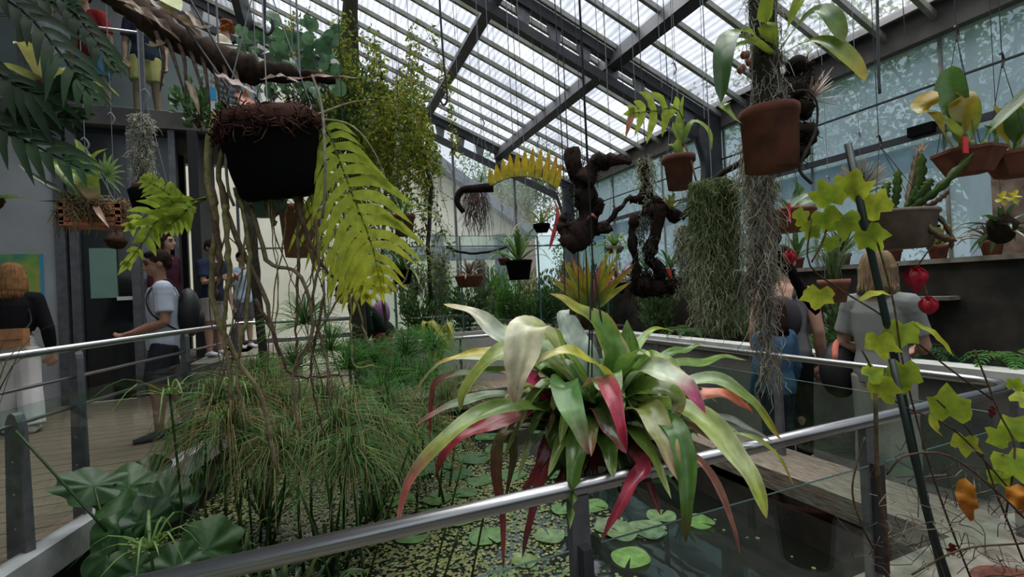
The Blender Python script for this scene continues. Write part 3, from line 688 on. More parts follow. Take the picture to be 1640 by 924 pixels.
# man in grey T-shirt
P, B, Hd, sh = person('man in grey T-shirt and dark shorts walking left on the deck', (-1.36, 5.40, .4), 1.74, (-.96, -.30), skin=(.30, .16, .10), hairstyle='short', top=((.42, .46, .54), 'tee', .014), bottom=((.022, .024, .03), 'shorts'),
    head_tilt=.18, armL=[(-.03, .0, -.17), (.06, .13, -.22)], armR=[(.03, -.01, -.17), (-.06, .13, -.22)], legs=[[(-.05, .05, .285), (-.05, .04, .045)], [(.05, -.02, .285), (.05, -.09, .05)]], shoes=(.05, .05, .05))
bp = thing('backpack', 'black backpack worn by the man in the grey T-shirt', 'backpack', P.matrix_world @ B((0, -.12, .6)))
m = MB(); MW = P.matrix_world
m.ball((0, 0, 0), (.16, .11, .24), (.5,) * 3, 14, 9, M=MW.to_3x3()); m.v = [tuple(V(v_) + MW @ B((.0, -.115, .66))) for v_ in m.v]
m.obj('pack_body', 'black_leather', bp, True)
m = MB(); m.ball((0, 0, 0), (.12, .06, .12), (.5,) * 3, 12, 8, M=MW.to_3x3()); m.v = [tuple(V(v_) + MW @ B((.0, -.16, .62))) for v_ in m.v]; m.obj('pocket', 'black_leather', bp, True)
for s in (-1, 1):
    MB().tube(crv([MW @ B((s * .05, -.085, .76)), MW @ B((s * .062, -.02, .845)), MW @ B((s * .07, .066, .77)), MW @ B((s * .10, .05, .66)), MW @ B((s * .09, -.07, .56))], 16), [(.006, .02)] * 17, 6).obj('strap', 'black_leather', bp, True)
# group on the landing
person('dark-haired woman in maroon top behind the man in grey T-shirt', (-1.80, 7.35, .9), 1.66, RIGHT, hairstyle='long', top=((.05, .014, .025), 'long', .012), bottom=((.03, .03, .04), 'long'), skin=(.45, .27, .2))
person('man in navy T-shirt looking down beside the dark-haired woman', (-1.36, 7.75, .9), 1.62, (.8, -.6), hairstyle='short', top=((.02, .03, .06), 'tee', .012), bottom=((.3, .28, .25), 'shorts'), head_tilt=.3, skin=(.34, .19, .13),
       armL=[(-.03, .05, -.16), (.03, .17, -.12)], armR=[(.03, .05, -.16), (-.03, .17, -.12)])
person('person in pale blue shirt standing beyond the landing near the back glass', (-1.12, 8.75, .9), 1.55, (.5, -.8), hairstyle='short', top=((.40, .50, .62), 'tee', .012), bottom=((.10, .10, .12), 'shorts'), skin=(.42, .26, .19))
# person bending by the far rail
P, B, Hd, sh = person('person in dark green top bending over behind the far rail', (.72, 6.15, .35), 1.62, (-.75, -.2), hairstyle='bun', hair=(.04, .02, .015), top=((.010, .018, .012), 'long', .012), bottom=((.30, .10, .07), 'long'), lean=.75,
    armL=[(-.03, .1, -.15), (.0, .24, -.2)], armR=[(.03, .1, -.15), (.0, .24, -.2)])
pb = thing('tote_bag', 'mauve cloth bag on the back of the bending person', 'bag', P.matrix_world @ B((.07, -.1, .62)))
m = MB(); m.ball((0, 0, 0), (.11, .07, .17), (.5,) * 3, 10, 8, jit=.06); m.v = [tuple(V(v_) + P.matrix_world @ B((.06, -.10, .60))) for v_ in m.v]; m.c = [(.28, .13, .26)] * len(m.v); m.obj('sack', 'cloth', pb, True)
MB().tube(crv([P.matrix_world @ B((.06, -.09, .66)), P.matrix_world @ B((.08, -.06, .74)), P.matrix_world @ B((.06, .02, .83))], 8), .008, 6, col=(.25, .12, .22)).obj('strap', 'cloth', pb, True)
# balcony visitors
zb = 4.34
person('visitor in blue shorts and red shirt leaning on the balcony glass', (-2.78, 8.35, zb), 1.74, (-.3, -1), top=((.30, .03, .03), 'tee', .012), bottom=((.12, .24, .46), 'shorts'), lean=.2, legs=[[(-.07, .02, .285), (-.10, 0, .045)], [(.07, .02, .285), (.09, 0, .045)]], skin=(.45, .26, .18))
person('visitor in yellow shorts and navy top on the balcony', (-2.16, 8.3, zb), 1.74, (.2, -1), top=((.03, .035, .06), 'tee', .012), bottom=((.62, .50, .20), 'shorts'), skin=(.40, .24, .17), legs=[[(-.06, .01, .285), (-.07, 0, .045)], [(.06, .01, .285), (.07, 0, .045)]])
person('visitor in white and blue clothes at the far left of the balcony', (-3.35, 8.6, zb), 1.7, (.4, -1), top=((.62, .64, .68), 'tee', .012), bottom=((.3, .4, .55), 'long'))
person('curly red-haired woman in pale yellow top on the balcony', (-1.14, 8.45, zb), 1.66, LEFT, hair=(.26, .09, .03), hairstyle='curly', top=((.62, .55, .40), 'tee', .012), bottom=((.05, .06, .08), 'long'), skin=(.5, .33, .25))
# right walkway visitors
P, B, Hd, sh = person('blonde woman in grey T-shirt and pale trousers on the right walkway', (3.58, 2.10, .06), 1.68, (.95, .12), hair=(.23, .165, .10), hairstyle='bob', top=((.20, .21, .20), 'tee', .012), bottom=((.30, .29, .26), 'wide'), skin=(.42, .23, .17),
    armL=[(-.05, .0, -.17), (.05, .08, -.22)], armR=[(.03, .04, -.17), (-.03, .15, -.2)], voxel=.009)
MW = P.matrix_world
bg = thing('handbag', 'black handbag with pink strap hung on the blonde woman', 'bag', MW @ B((-.12, -.05, .45)))
m = MB(); m.ball((0, 0, 0), (.12, .19, .21), (.5,) * 3, 14, 9, M=MW.to_3x3()); m.v = [tuple(V(v_) + MW @ B((-.17, .02, .50))) for v_ in m.v]; m.obj('bag_body', 'black_leather', bg, True)
MB().tube(crv([MW @ B((-.14, -.08, .56)), MW @ B((-.155, -.03, .625)), MW @ B((-.15, .05, .63)), MW @ B((-.14, .11, .56))], 10), [(.006, .022)] * 11, 6, col=(.52, .16, .12)).obj('strap', 'cloth', bg, True)
P, B, Hd, sh = person('visitor in black tank top with dark rucksack on the right walkway', (3.62, 2.86, .06), 1.80, (.8, .45), hair=(.02, .012, .01), hairstyle='bun', top=((.16, .16, .17), 'tank', .012), bottom=((.012, .012, .015), 'long'), skin=(.40, .23, .17), lean=.08)
MW = P.matrix_world
bp2 = thing('rucksack', 'charcoal rucksack on the back of the visitor in black tank top', 'backpack', MW @ B((0, -.1, .66)))
m = MB(); m.ball((0, 0, 0), (.15, .08, .19), (.5,) * 3, 14, 9, M=MW.to_3x3()); m.v = [tuple(V(v_) + MW @ B((0, -.10, .665))) for v_ in m.v]; m.c = [(.045, .040, .045)] * len(m.v); m.obj('pack_body', 'cloth', bp2, True)
for s in (-1, 1): MB().tube(crv([MW @ B((s * .05, -.07, .76)), MW @ B((s * .06, -.01, .835)), MW @ B((s * .065, .07, .75))], 8), [(.005, .018)] * 9, 6, col=(.04, .04, .045)).obj('strap', 'cloth', bp2, True)
person('child in blue denim jacket between the moss and the tank top visitor', (3.32, 2.72, .06), 1.36, (.1, .9), hair=(.035, .018, .014), hairstyle='long', top=((.045, .10, .17), 'jacket', .020), bottom=((.02, .03, .05), 'long'), head_turn=.6, skin=(.40, .24, .18))

# ================================================================== PLANT KIT
G1, G2, G3 = (.10, .20, .035), (.045, .105, .02), (.018, .042, .012)
YG, YG2, CR_, SIL = (.30, .37, .05), (.42, .42, .06), (.62, .58, .36), (.40, .47, .36)
RED, PNK, ORA, TAN, BRN = (.30, .025, .035), (.52, .06, .16), (.68, .17, .08), (.30, .17, .09), (.055, .032, .02)
def roofz(p): return Z(p[0]) - .02
def wire(mb, p, q, r=.0035, col=(.05, .05, .055), sag=0): return mb.tube(crv([p, (V(p) + V(q)) / 2 - V((0, 0, sag)), q], 6), r, 4, col)
def leafobj(parent, pts, w, cols, material='leaf_gloss', name='leaf', **kw):
    return MB().leaf(pts, w, cols, **kw).obj(name, material, parent, True)
def rosette_leaves(base, n, L, w, cols, elev=(20, 75), droop=.5, az=(0, 360), jit=.2):
    out = []
    for i in range(n):
        a = math.radians(az[0] + (az[1] - az[0]) * (i + R(-.3, .3)) / n); e = math.radians(R(*elev)); l = L * (1 + R(-jit, jit))
        d = V((math.cos(a) * math.cos(e), math.sin(a) * math.cos(e), math.sin(e))); h = V((math.cos(a), math.sin(a), 0))
        p = [V(base), V(base) + d * l * .4, V(base) + d * l * .75 - V((0, 0, droop * l * .18)), V(base) + d * l * .92 + h * l * .05 - V((0, 0, droop * l * .55))]
        out.append((p, w * (1 + R(-.15, .15)), cols[i % len(cols)], V((0, 0, 1)) * .8 - h * .6))
    return out
def rosette(parent, base, n, L, w, cols, elev=(20, 75), droop=.5, material='leaf', az=(0, 360), each=True, prof='strap', nseg=8, name='leaf', fold=.2):
    mb = MB()
    for (p, ww, c, N) in rosette_leaves(base, n, L, w, cols, elev, droop, az):
        if each: MB().leaf(p, ww, c, N=N, nseg=nseg, prof=prof, fold=fold, nc=1).obj(name, material, parent, True)
        else: mb.leaf(p, ww, c, N=N, nseg=nseg, prof=prof, fold=fold, nc=1)
    if not each: mb.obj('foliage', material, parent, True)
def frond(parent, pts, L, cols, npin=16, wpin=.02, N=None, tip=.15, material='leaf_thin', lobed=False, name='frond', ang=65, droop=.15, skip=.12, wave=.2, rach=.003):
    """pinnate leaf: rachis along pts, leaflets of length L"""
    P = crv(pts, 40); mb = MB(); mb.tube(P[::4] + [P[-1]], [rach * (1 - .7 * i / 10) for i in range(len(P[::4]) + 1)], 5, [tuple(c * .6 for c in grad(cols, 0))])
    o = mb.obj(name, material, parent, True); lf = MB()
    for i in range(npin):
        t = skip + (1 - skip) * (i + .5) / npin; k = t * 40; a = int(k); p = P[a].lerp(P[min(a + 1, 40)], k - a)
        T = (P[min(a + 1, 40)] - P[max(a - 1, 0)]).normalized()
        n_ = V(N) if N is not None else (V((0, 0, 1)) + (CAMP - p).normalized())
        n_ = (n_ - T * n_.dot(T)).normalized(); X = T.cross(n_)
        prof = (min(1, .45 + 2.2 * (t - skip)) * (1 - max(0, (t - .6) / .4) ** 1.5 * (1 - tip)))
        for s in (-1, 1):
            A = math.radians(ang + R(-7, 7)); d = (T * math.cos(A) + X * (s * math.sin(A))).normalized(); l = L * prof * R(.70, 1.12)
            pp = [p, p + d * l * .5 + n_ * l * .04, p + d * l - V((0, 0, droop * l)) + T * l * .10]
            lf.leaf(pp, wpin * R(.85, 1.15) * (.6 + .4 * prof), [grad(cols, min(1, t + R(-.1, .1))), grad(cols, min(1, t + R(0, .2)))], N=n_, nseg=5, prof='strap', nc=1, fold=.1, wave=wave)
    lf.leaf([P[34], P[38], P[40] + (P[40] - P[36]) * .6], wpin * 1.2, grad(cols, 1), N=N, nseg=4, nc=1)
    return o, lf.obj('leaflets', material, o, True)
def bush_mesh(c, r, n, L, w, cols, stems=10, up=.3):
    st = MB(); lf = MB(); c = V(c)
    for i in range(stems):
        d = V((R(-1, 1) * r[0], R(-1, 1) * r[1], R(.3, 1) * r[2] * 2)); e = c + d
        pts = crv([c, c + d * .5 + rv(.1) * r[0], e], 8); st.tube(pts, [.008 * (1 - .8 * k / 8) for k in range(9)], 5, BRN)
        for k in range(n // stems):
            t = R(.2, 1) ** .7; p = pts[min(8, int(t * 8))] + V((R(-1, 1) * r[0], R(-1, 1) * r[1], R(-1, 1) * r[2])) * .3
            dd = (p - c) * .6 + rv(1) * .35 * r[0] + V((0, 0, up * r[2] * R(-.5, 1)))
            lf.quadleaf(p, dd, L * R(.7, 1.2), w * R(.7, 1.2), vary(random.choice(cols), .3))
    return st, lf
def bush(label, c, r, n, L, w, cols, stems=12, cat='shrub', group=None, name='leafy_shrub', up=.3):
    t = thing(name, label, cat, c, group); st, lf = bush_mesh(c, r, n, L, w, cols, stems, up)
    st.obj('stems', 'bark', t, True); lf.obj('foliage', 'leaf', t); return t
def grass(label, c, n, L, w, cols, spread=.5, droop=.7, name='grass_tuft', cat='grass', group=None, material='leaf_thin'):
    t = thing(name, label, cat, c, group); mb = MB(); c = V(c)
    for i in range(n):
        a = R(0, 6.28); l = L * R(.6, 1.1); h = V((math.cos(a), math.sin(a), 0)); q = R(.1, 1) * spread
        b = c + h * R(0, .04)
        mb.leaf([b, b + h * l * q * .3 + V((0, 0, l * .55)), b + h * l * q * .75 + V((0, 0, l * (.85 - droop * .3 * q))), b + h * l * q * 1.2 + V((0, 0, l * (.9 - droop * q)))], w, vary(random.choice(cols), .25), nseg=6, nc=1, prof='blade', N=V((0, 0, 1)) - h)
    mb.obj('blades', material, t, True); return t
def moss(mb, top, length, rx, n, col=((.46, .48, .38), (.38, .41, .28)), curl=.012, r=.0014, taper=.5, sl=.25, fade=None):
    """hanging Spanish moss: thin curling strands"""
    top = V(top)
    for i in range(n):
        a = R(0, 6.28); q = math.sqrt(R(0, 1)) * rx; b = top + V((math.cos(a) * q, math.sin(a) * q, -R(0, 1) ** 1.5 * length * .75)); l = length * R(.05, .05 + sl)
        if b.z - l < top.z - length * 1.05: l = max(.04, b.z - (top.z - length * 1.05))
        f = (top.z - b.z) / length; sc = 1 - taper * abs(f - .45)
        b = V((top.x + (b.x - top.x) * sc, top.y + (b.y - top.y) * sc, b.z))
        p = b; pts = [p]; d = V((math.cos(a), math.sin(a), 0)) * R(0, .6)
        m = 7
        for k in range(m):
            p = p + (V((0, 0, -1)) + d * .7).normalized() * (l / m) + rv(curl); d = d * .5 + rv(.5); pts.append(p)
        c = random.choice(col)
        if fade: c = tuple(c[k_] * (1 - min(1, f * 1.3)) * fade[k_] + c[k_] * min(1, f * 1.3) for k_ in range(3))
        mb.tube(pts, [r] * m + [r * .5], 3, [vary(c, .25), vary(c, .25)], cap=False)
    return mb
def pot(mb, c, r, h, taper=.78, rim=.018, n=28, M=None, soil=True):
    pr = [(r * taper * .2, 0), (r * taper, 0), (r * .985, h - .032), (r + rim * .5, h - .030), (r + rim * .6, h - .002), (r + rim * .3, h), (r - .012, h), (r - .016, h - .02), (r * .5, h - .025), (.001, h - .025)]
    return mb.lathe(pr, n, c, M=M)
def wire_up(t, pts, name='hanging_wire', r=.0018, mat_='wire_pale', knot=None):
    """wires from the pot rim to a hook, then up to the roof"""
    hook = V(knot) if knot is not None else sum((V(p) for p in pts), V()) / len(pts) + V((0, 0, .45))
    mb = MB()
    for p in pts: mb.tube([V(p), hook], r * .8, 4)
    mb.tube([hook, V((hook.x, hook.y, roofz(hook)))], r, 4); mb.obj(name, mat_, t)
    h_ = MB().tube(crv([hook + V((0, 0, -.02)), hook + V((.015, 0, .01)), hook + V((0, 0, .04)), hook + V((-.012, 0, .03))], 8), .004, 5); h_.obj('hook', mat_, t)
def broadleaf(parent, c, n, rad, cols, stem=None, tilt_dir=None, lobes=9, depth=.12, ruff=.06, name='leaf', aspect=1.0, material='leaf'):
    n = V(n).normalized(); u = V(tilt_dir) if tilt_dir is not None else V((1, 0, 0)); u = (u - n * u.dot(n)).normalized(); w = n.cross(u)
    mb = MB(); vs = [V(c)]; cs = [grad(cols, 0)]; m = lobes * 6; ph = R(0, 6)
    for ring in (.5, 1.0):
        for k in range(m):
            a = 2 * math.pi * k / m; q = rad * ring * (1 + (.10 * math.sin(a * 2 + ph) + .07 * math.sin(a * 5 + ph * 3) if lobes > 4 else 0)) * (1 - (depth if ring == 1 else depth * .3) * (0.5 + .5 * math.cos(a * lobes)) - .55 * max(0, math.cos((a - math.pi))) ** 14)
            vs.append(V(c) + u * math.cos(a) * q * aspect + w * math.sin(a) * q + n * (rad * (.12 * ring ** 2 * (1 if ring == .5 else -.4) + ruff * ring * (math.sin(a * lobes + ph) + 1.6 * math.sin(a * 2 + ph * 2) * (1 if lobes > 4 else 0)))))
            cs.append(grad(cols, ring))
    fs = [(0, 1 + k, 1 + (k + 1) % m) for k in range(m)] + [(1 + k, 1 + m + k, 1 + m + (k + 1) % m, 1 + (k + 1) % m) for k in range(m)]
    mb.add(vs, fs, cs); o = mb.obj(name, material, parent, True)
    if stem is not None: MB().tube(crv([V(c), V(c).lerp(V(stem), .5) + V((0, 0, .05)), V(stem)], 8), .006, 6, G2).obj('leaf_stalk', 'leaf', o, True)
    return o

# ================================================================== HERO: BROMELIAD OVER THE RAIL
bc = at(962, 672, 1.62)
BR = thing('bromeliad', 'large bromeliad with arching green and red leaves hanging over the near rail', 'plant', bc)
def A(*q): return [at(*p) for p in q]
def hero(pts, wpx, cols, **kw):
    d = sum(p[2] for p in pts) / len(pts); kw.setdefault('nseg', 26); kw.setdefault('wave', .22); kw.setdefault('nc', 4)
    return leafobj(BR, A(*pts), wpx * d / F, cols, **kw)
hero([(955, 655, 1.62), (880, 590, 1.62), (800, 535, 1.68), (755, 500, 1.72), (710, 487, 1.76)], 42, [G2, G1, (.30, .38, .26), (.52, .50, .36), (.42, .30, .05)], edge=(.5, .5, .35))
hero([(950, 660, 1.55), (890, 560, 1.40), (848, 522, 1.31), (835, 575, 1.27), (826, 620, 1.27), (823, 645, 1.28)], 66, [G1, YG, (.60, .60, .38), (.62, .58, .40), (.55, .48, .33), (.36, .22, .13)], fold=.12, edge=(.64, .6, .44))
hero([(950, 650, 1.58), (885, 585, 1.45), (825, 562, 1.38), (775, 585, 1.36), (745, 625, 1.37), (736, 660, 1.38)], 40, [G1, (.27, .34, .10), (.33, .39, .15), (.28, .36, .08), (.26, .32, .06), (.2, .2, .06)], edge=(.45, .48, .2))
hero([(985, 640, 1.62), (985, 570, 1.62), (955, 520, 1.62), (915, 490, 1.62), (880, 470, 1.60)], 50, [G2, G1, (.15, .27, .05), (.33, .33, .05), (.48, .36, .10)], edge=(.5, .33, .1), fold=.2)
hero([(990, 640, 1.7), (1005, 570, 1.75), (1004, 512, 1.78)], 46, [G2, G1, (.16, .28, .05)], prof='lance')
hero([(1000, 620, 1.72), (1020, 555, 1.8), (1050, 527, 1.86), (1078, 530, 1.9)], 16, [G1, (.18, .30, .04), (.40, .36, .04)])
hero([(1000, 640, 1.65), (1060, 590, 1.7), (1120, 582, 1.74), (1160, 572, 1.78), (1196, 577, 1.8)], 23, [G1, (.22, .32, .10), (.17, .30, .05), (.28, .38, .16)])
hero([(1000, 640, 1.7), (1060, 575, 1.78), (1100, 560, 1.82), (1126, 550, 1.84)], 22, [G2, G1, (.2, .3, .08)])
hero([(990, 640, 1.55), (1030, 592, 1.42), (1080, 605, 1.34), (1110, 632, 1.30), (1130, 662, 1.28)], 42, [G1, (.30, .38, .22), (.38, .42, .30), (.50, .09, .20), (.36, .02, .06)], edge=(.42, .3, .16))
hero([(1010, 650, 1.66), (1080, 620, 1.62), (1150, 610, 1.58), (1200, 640, 1.56), (1235, 685, 1.55), (1252, 706, 1.55)], 30, [G1, (.30, .40, .24), (.26, .37, .16), (.18, .28, .06), (.36, .34, .05), (.3, .1, .04)])
hero([(1010, 660, 1.68), (1090, 637, 1.64), (1150, 632, 1.60), (1190, 648, 1.58), (1206, 662, 1.58)], 30, [G2, ORA, (.72, .22, .11), (.70, .16, .09), (.6, .12, .08)])
hero([(1000, 655, 1.52), (1075, 648, 1.40), (1140, 685, 1.32), (1190, 745, 1.27), (1215, 790, 1.24), (1228, 830, 1.22)], 44, [G1, (.20, .30, .05), (.34, .42, .12), (.42, .47, .22), (.35, .42, .07), (.36, .34, .08)], edge=(.46, .5, .26))
hero([(1040, 620, 1.6), (1095, 610, 1.55), (1118, 650, 1.5), (1142, 692, 1.47)], 16, [G1, (.17, .29, .05), (.2, .3, .06)])
hero([(985, 660, 1.5), (1035, 655, 1.36), (1062, 700, 1.28), (1080, 745, 1.24), (1098, 785, 1.23)], 42, [G1, (.22, .27, .07), (.27, .28, .10), (.40, .27, .16), (.45, .38, .22)], edge=(.38, .32, .15), wave=.3)
hero([(1010, 670, 1.45), (1075, 680, 1.30), (1098, 740, 1.24), (1100, 810, 1.20), (1098, 870, 1.19)], 36, [G2, (.06, .15, .02), (.07, .16, .03), (.06, .13, .02), (.10, .05, .02)])
hero([(930, 630, 1.5), (955, 605, 1.36), (980, 632, 1.29), (993, 680, 1.25), (1004, 722, 1.24)], 32, [G1, (.36, .20, .14), (.55, .07, .11), (.42, .03, .06), (.20, .015, .03)], wave=.35, edge=(.6, .13, .15))
hero([(945, 655, 1.48), (965, 655, 1.38), (985, 695, 1.31), (1003, 726, 1.28)], 44, [G2, (.06, .11, .03), (.09, .08, .03), (.25, .02, .04)], edge=(.45, .05, .12))
hero([(945, 650, 1.5), (905, 612, 1.30), (915, 655, 1.21), (930, 695, 1.19), (943, 728, 1.19)], 44, [G1, (.10, .24, .06), (.12, .27, .07), (.30, .33, .18), (.24, .05, .04)], edge=(.14, .28, .1))
hero([(950, 690, 1.58), (850, 650, 1.42), (770, 665, 1.32), (700, 715, 1.26), (655, 775, 1.23), (634, 845, 1.22)], 34, [G2, (.14, .24, .05), (.20, .30, .08), (.22, .25, .06), (.38, .10, .09), (.42, .12, .12)], edge=(.25, .33, .12))
hero([(940, 690, 1.6), (850, 665, 1.52), (770, 685, 1.45), (720, 715, 1.42), (697, 765, 1.42)], 36, [G3, (.16, .03, .03), RED, (.28, .03, .04), (.05, .015, .015)])
hero([(940, 670, 1.66), (840, 605, 1.64), (760, 598, 1.62), (705, 610, 1.6), (691, 645, 1.6), (689, 700, 1.6)], 18, [G2, G1, (.10, .18, .03), (.16, .06, .04), (.22, .05, .05), (.2, .03, .04)], fold=.3)
hero([(930, 660, 1.62), (800, 632, 1.56), (730, 648, 1.54), (690, 665, 1.53), (666, 682, 1.53)], 20, [G2, (.14, .23, .10), (.20, .28, .16), (.33, .17, .15), (.36, .16, .13)])
hero([(930, 640, 1.66), (840, 583, 1.62), (760, 573, 1.62), (705, 582, 1.63), (668, 625, 1.64), (650, 690, 1.66)], 11, [G1, (.25, .33, .16), (.42, .48, .30), (.33, .38, .18), (.25, .22, .08), (.22, .13, .06)])
hero([(930, 640, 1.64), (830, 566, 1.56), (770, 566, 1.56), (725, 574, 1.57), (692, 585, 1.58)], 22, [G1, (.20, .24, .04), (.44, .38, .05), (.40, .33, .05), (.20, .13, .05)])
hero([(1000, 670, 1.5), (965, 595, 1.36), (925, 568, 1.30), (885, 566, 1.28), (856, 584, 1.28)], 34, [G1, (.30, .36, .05), (.45, .43, .06), (.55, .53, .25), (.60, .58, .38)], edge=(.5, .4, .08))
hero([(950, 690, 1.55), (890, 700, 1.48), (865, 745, 1.44), (834, 795, 1.43)], 26, [G3, (.12, .015, .02), (.20, .02, .03), (.18, .03, .04)])
hero([(955, 700, 1.55), (900, 705, 1.46), (868, 765, 1.42), (848, 840, 1.42), (836, 895, 1.42)], 22, [G3, (.14, .02, .025), (.25, .03, .04), (.24, .04, .05), (.12, .05, .04)])
hero([(930, 690, 1.62), (815, 690, 1.55), (795, 750, 1.53), (805, 830, 1.52), (806, 915, 1.52)], 20, [G3, (.10, .10, .03), (.13, .06, .03), (.26, .05, .05), (.28, .06, .06)])
hero([(940, 690, 1.62), (830, 680, 1.56), (822, 740, 1.54), (808, 805, 1.53)], 18, [G3, (.06, .08, .02), (.10, .09, .03), (.14, .05, .03)])
hero([(985, 700, 1.5), (1030, 745, 1.28), (1012, 780, 1.23), (985, 830, 1.21), (962, 868, 1.21)], 24, [G3, (.14, .015, .03), (.32, .035, .06), (.30, .04, .06), (.22, .05, .05)], fold=.4, wave=.3)
hero([(1040, 690, 1.5), (1090, 680, 1.40), (1130, 700, 1.36), (1175, 730, 1.33)], 14, [G3, (.25, .14, .08), (.24, .13, .08), (.2, .09, .06)], fold=.5)
hero([(1060, 720, 1.45), (1110, 733, 1.27), (1150, 785, 1.22), (1172, 840, 1.20), (1186, 892, 1.20)], 14, [(.12, .07, .04), (.30, .13, .09), (.30, .14, .10), (.33, .15, .11), (.2, .09, .07)], fold=.5)
hero([(1060, 690, 1.6), (1140, 668, 1.58), (1195, 684, 1.56), (1238, 708, 1.55)], 18, [G2, (.30, .36, .30), (.36, .40, .34), (.3, .2, .15)])
hero([(1100, 690, 1.58), (1200, 700, 1.52), (1245, 730, 1.50), (1272, 778, 1.49)], 11, [G2, (.22, .30, .07), (.36, .38, .07), (.3, .24, .05)])
hero([(960, 640, 1.7), (930, 560, 1.78), (905, 510, 1.84), (912, 495, 1.86)], 42, [G2, (.30, .38, .30), (.40, .46, .40), (.36, .42, .34)], prof='lance')
hero([(990, 620, 1.75), (978, 560, 1.84), (972, 500, 1.90)], 30, [G2, (.25, .36, .22), (.38, .44, .38)], prof='lance')
hero([(950, 650, 1.72), (880, 570, 1.82), (840, 535, 1.9), (770, 520, 1.95)], 40, [G2, G1, (.16, .28, .05), (.2, .3, .1)])
hero([(930, 655, 1.6), (880, 640, 1.56), (840, 600, 1.55), (800, 595, 1.56)], 36, [G2, PNK, (.50, .05, .14), (.42, .06, .10)], prof='lance')
hero([(950, 640, 1.55), (905, 560, 1.45), (870, 540, 1.42), (850, 560, 1.4)], 44, [G1, (.2, .3, .05), (.24, .34, .06), YG])
hero([(985, 650, 1.5), (1040, 620, 1.40), (1085, 640, 1.36), (1078, 680, 1.34)], 40, [G2, (.15, .26, .04), (.25, .33, .10), (.5, .3, .2)])
hero([(980, 650, 1.55), (1030, 590, 1.5), (1060, 575, 1.48), (1090, 590, 1.47)], 40, [G2, (.13, .25, .04), (.2, .3, .06), (.24, .33, .1)])
hero([(935, 690, 1.55), (905, 690, 1.45), (905, 720, 1.42), (915, 760, 1.42)], 60, [G3, (.05, .10, .02), (.09, .15, .03), G3], prof='lance')
random.seed(11)
for i in range(96):
    a = i * 2.4; up = i % 4 != 0
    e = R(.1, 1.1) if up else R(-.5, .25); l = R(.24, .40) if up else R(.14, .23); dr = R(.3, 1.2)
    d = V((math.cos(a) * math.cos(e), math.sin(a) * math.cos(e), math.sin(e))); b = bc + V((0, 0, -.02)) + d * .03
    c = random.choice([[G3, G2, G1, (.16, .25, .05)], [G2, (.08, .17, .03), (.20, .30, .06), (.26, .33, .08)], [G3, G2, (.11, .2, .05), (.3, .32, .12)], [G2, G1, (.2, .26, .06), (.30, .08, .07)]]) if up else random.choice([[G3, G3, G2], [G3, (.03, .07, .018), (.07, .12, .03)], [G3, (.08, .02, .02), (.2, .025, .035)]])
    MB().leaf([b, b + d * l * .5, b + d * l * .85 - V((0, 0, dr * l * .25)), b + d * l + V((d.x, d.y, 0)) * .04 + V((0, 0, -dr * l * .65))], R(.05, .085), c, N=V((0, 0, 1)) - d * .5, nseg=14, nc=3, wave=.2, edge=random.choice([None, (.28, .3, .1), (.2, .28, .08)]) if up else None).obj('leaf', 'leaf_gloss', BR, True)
m = MB(); m.ball(bc + V((0, 0, -.06)), (.10, .10, .09), BRN, 14, 9, jit=.1)
for i in range(60):
    d = rv(1); d.z = -abs(d.z); d.normalize(); p = bc + V((0, 0, -.06)) + d * .09; m.tube([p, p + d * .03 + rv(.02), p + d * .05 + V((0, 0, -.05)) + rv(.03)], .0025, 4, vary(BRN, .4))
m.obj('root_ball', 'bark', BR, True)
wm = MB()
for dx in (-.06, .06): wm.tube([bc + V((dx, 0, -.02)), bc + V((0, 0, .55)), V((bc.x, bc.y, roofz(bc)))], .0035, 4)
wm.tube([bc + V((0, .06, -.02)), bc + V((0, 0, .55))], .003, 4); wm.obj('hanging_wire', 'wire_dark', BR)
# smaller yellow-red bromeliad hung behind
c = at(945, 500, 2.5)
t = thing('bromeliad', 'yellow and orange upright bromeliad hanging behind the large one', 'plant', c)
for i in range(17):
    a = -1.15 + 2.3 * i / 16 + R(-.07, .07); k = R(-.35, .35); l = R(.24, .34)
    rt = RM @ V((1, 0, 0)); d = (rt * math.sin(a) * .75 + V((0, 0, 1)) * math.cos(a * .75) + (RM @ V((0, 0, 1))) * k).normalized()
    MB().leaf([c + d * .03, c + d * l * .5, c + d * l + rt * math.sin(a) * .04], R(.032, .046), random.choice([[G1, (.30, .33, .03), (.50, .40, .04)], [G1, (.22, .30, .03), (.45, .30, .05)], [(.2, .25, .03), (.5, .38, .04), (.45, .14, .05)], [(.2, .1, .05), (.40, .14, .08), (.38, .12, .10)]]), N=(RM @ V((0, 0, 1))), nseg=8, prof='lance').obj('leaf', 'leaf_gloss', t, True)
MB().ball(c - V((0, 0, .03)), (.07, .07, .06), BRN, 12, 8, jit=.15).obj('root_ball', 'bark', t, True)
wire_up(t, [c + V((.05, 0, 0)), c + V((-.05, 0, 0))], mat_='wire_dark', knot=c + V((0, 0, .5)))

# ================================================================== HANGING PLANTS
random.seed(21)
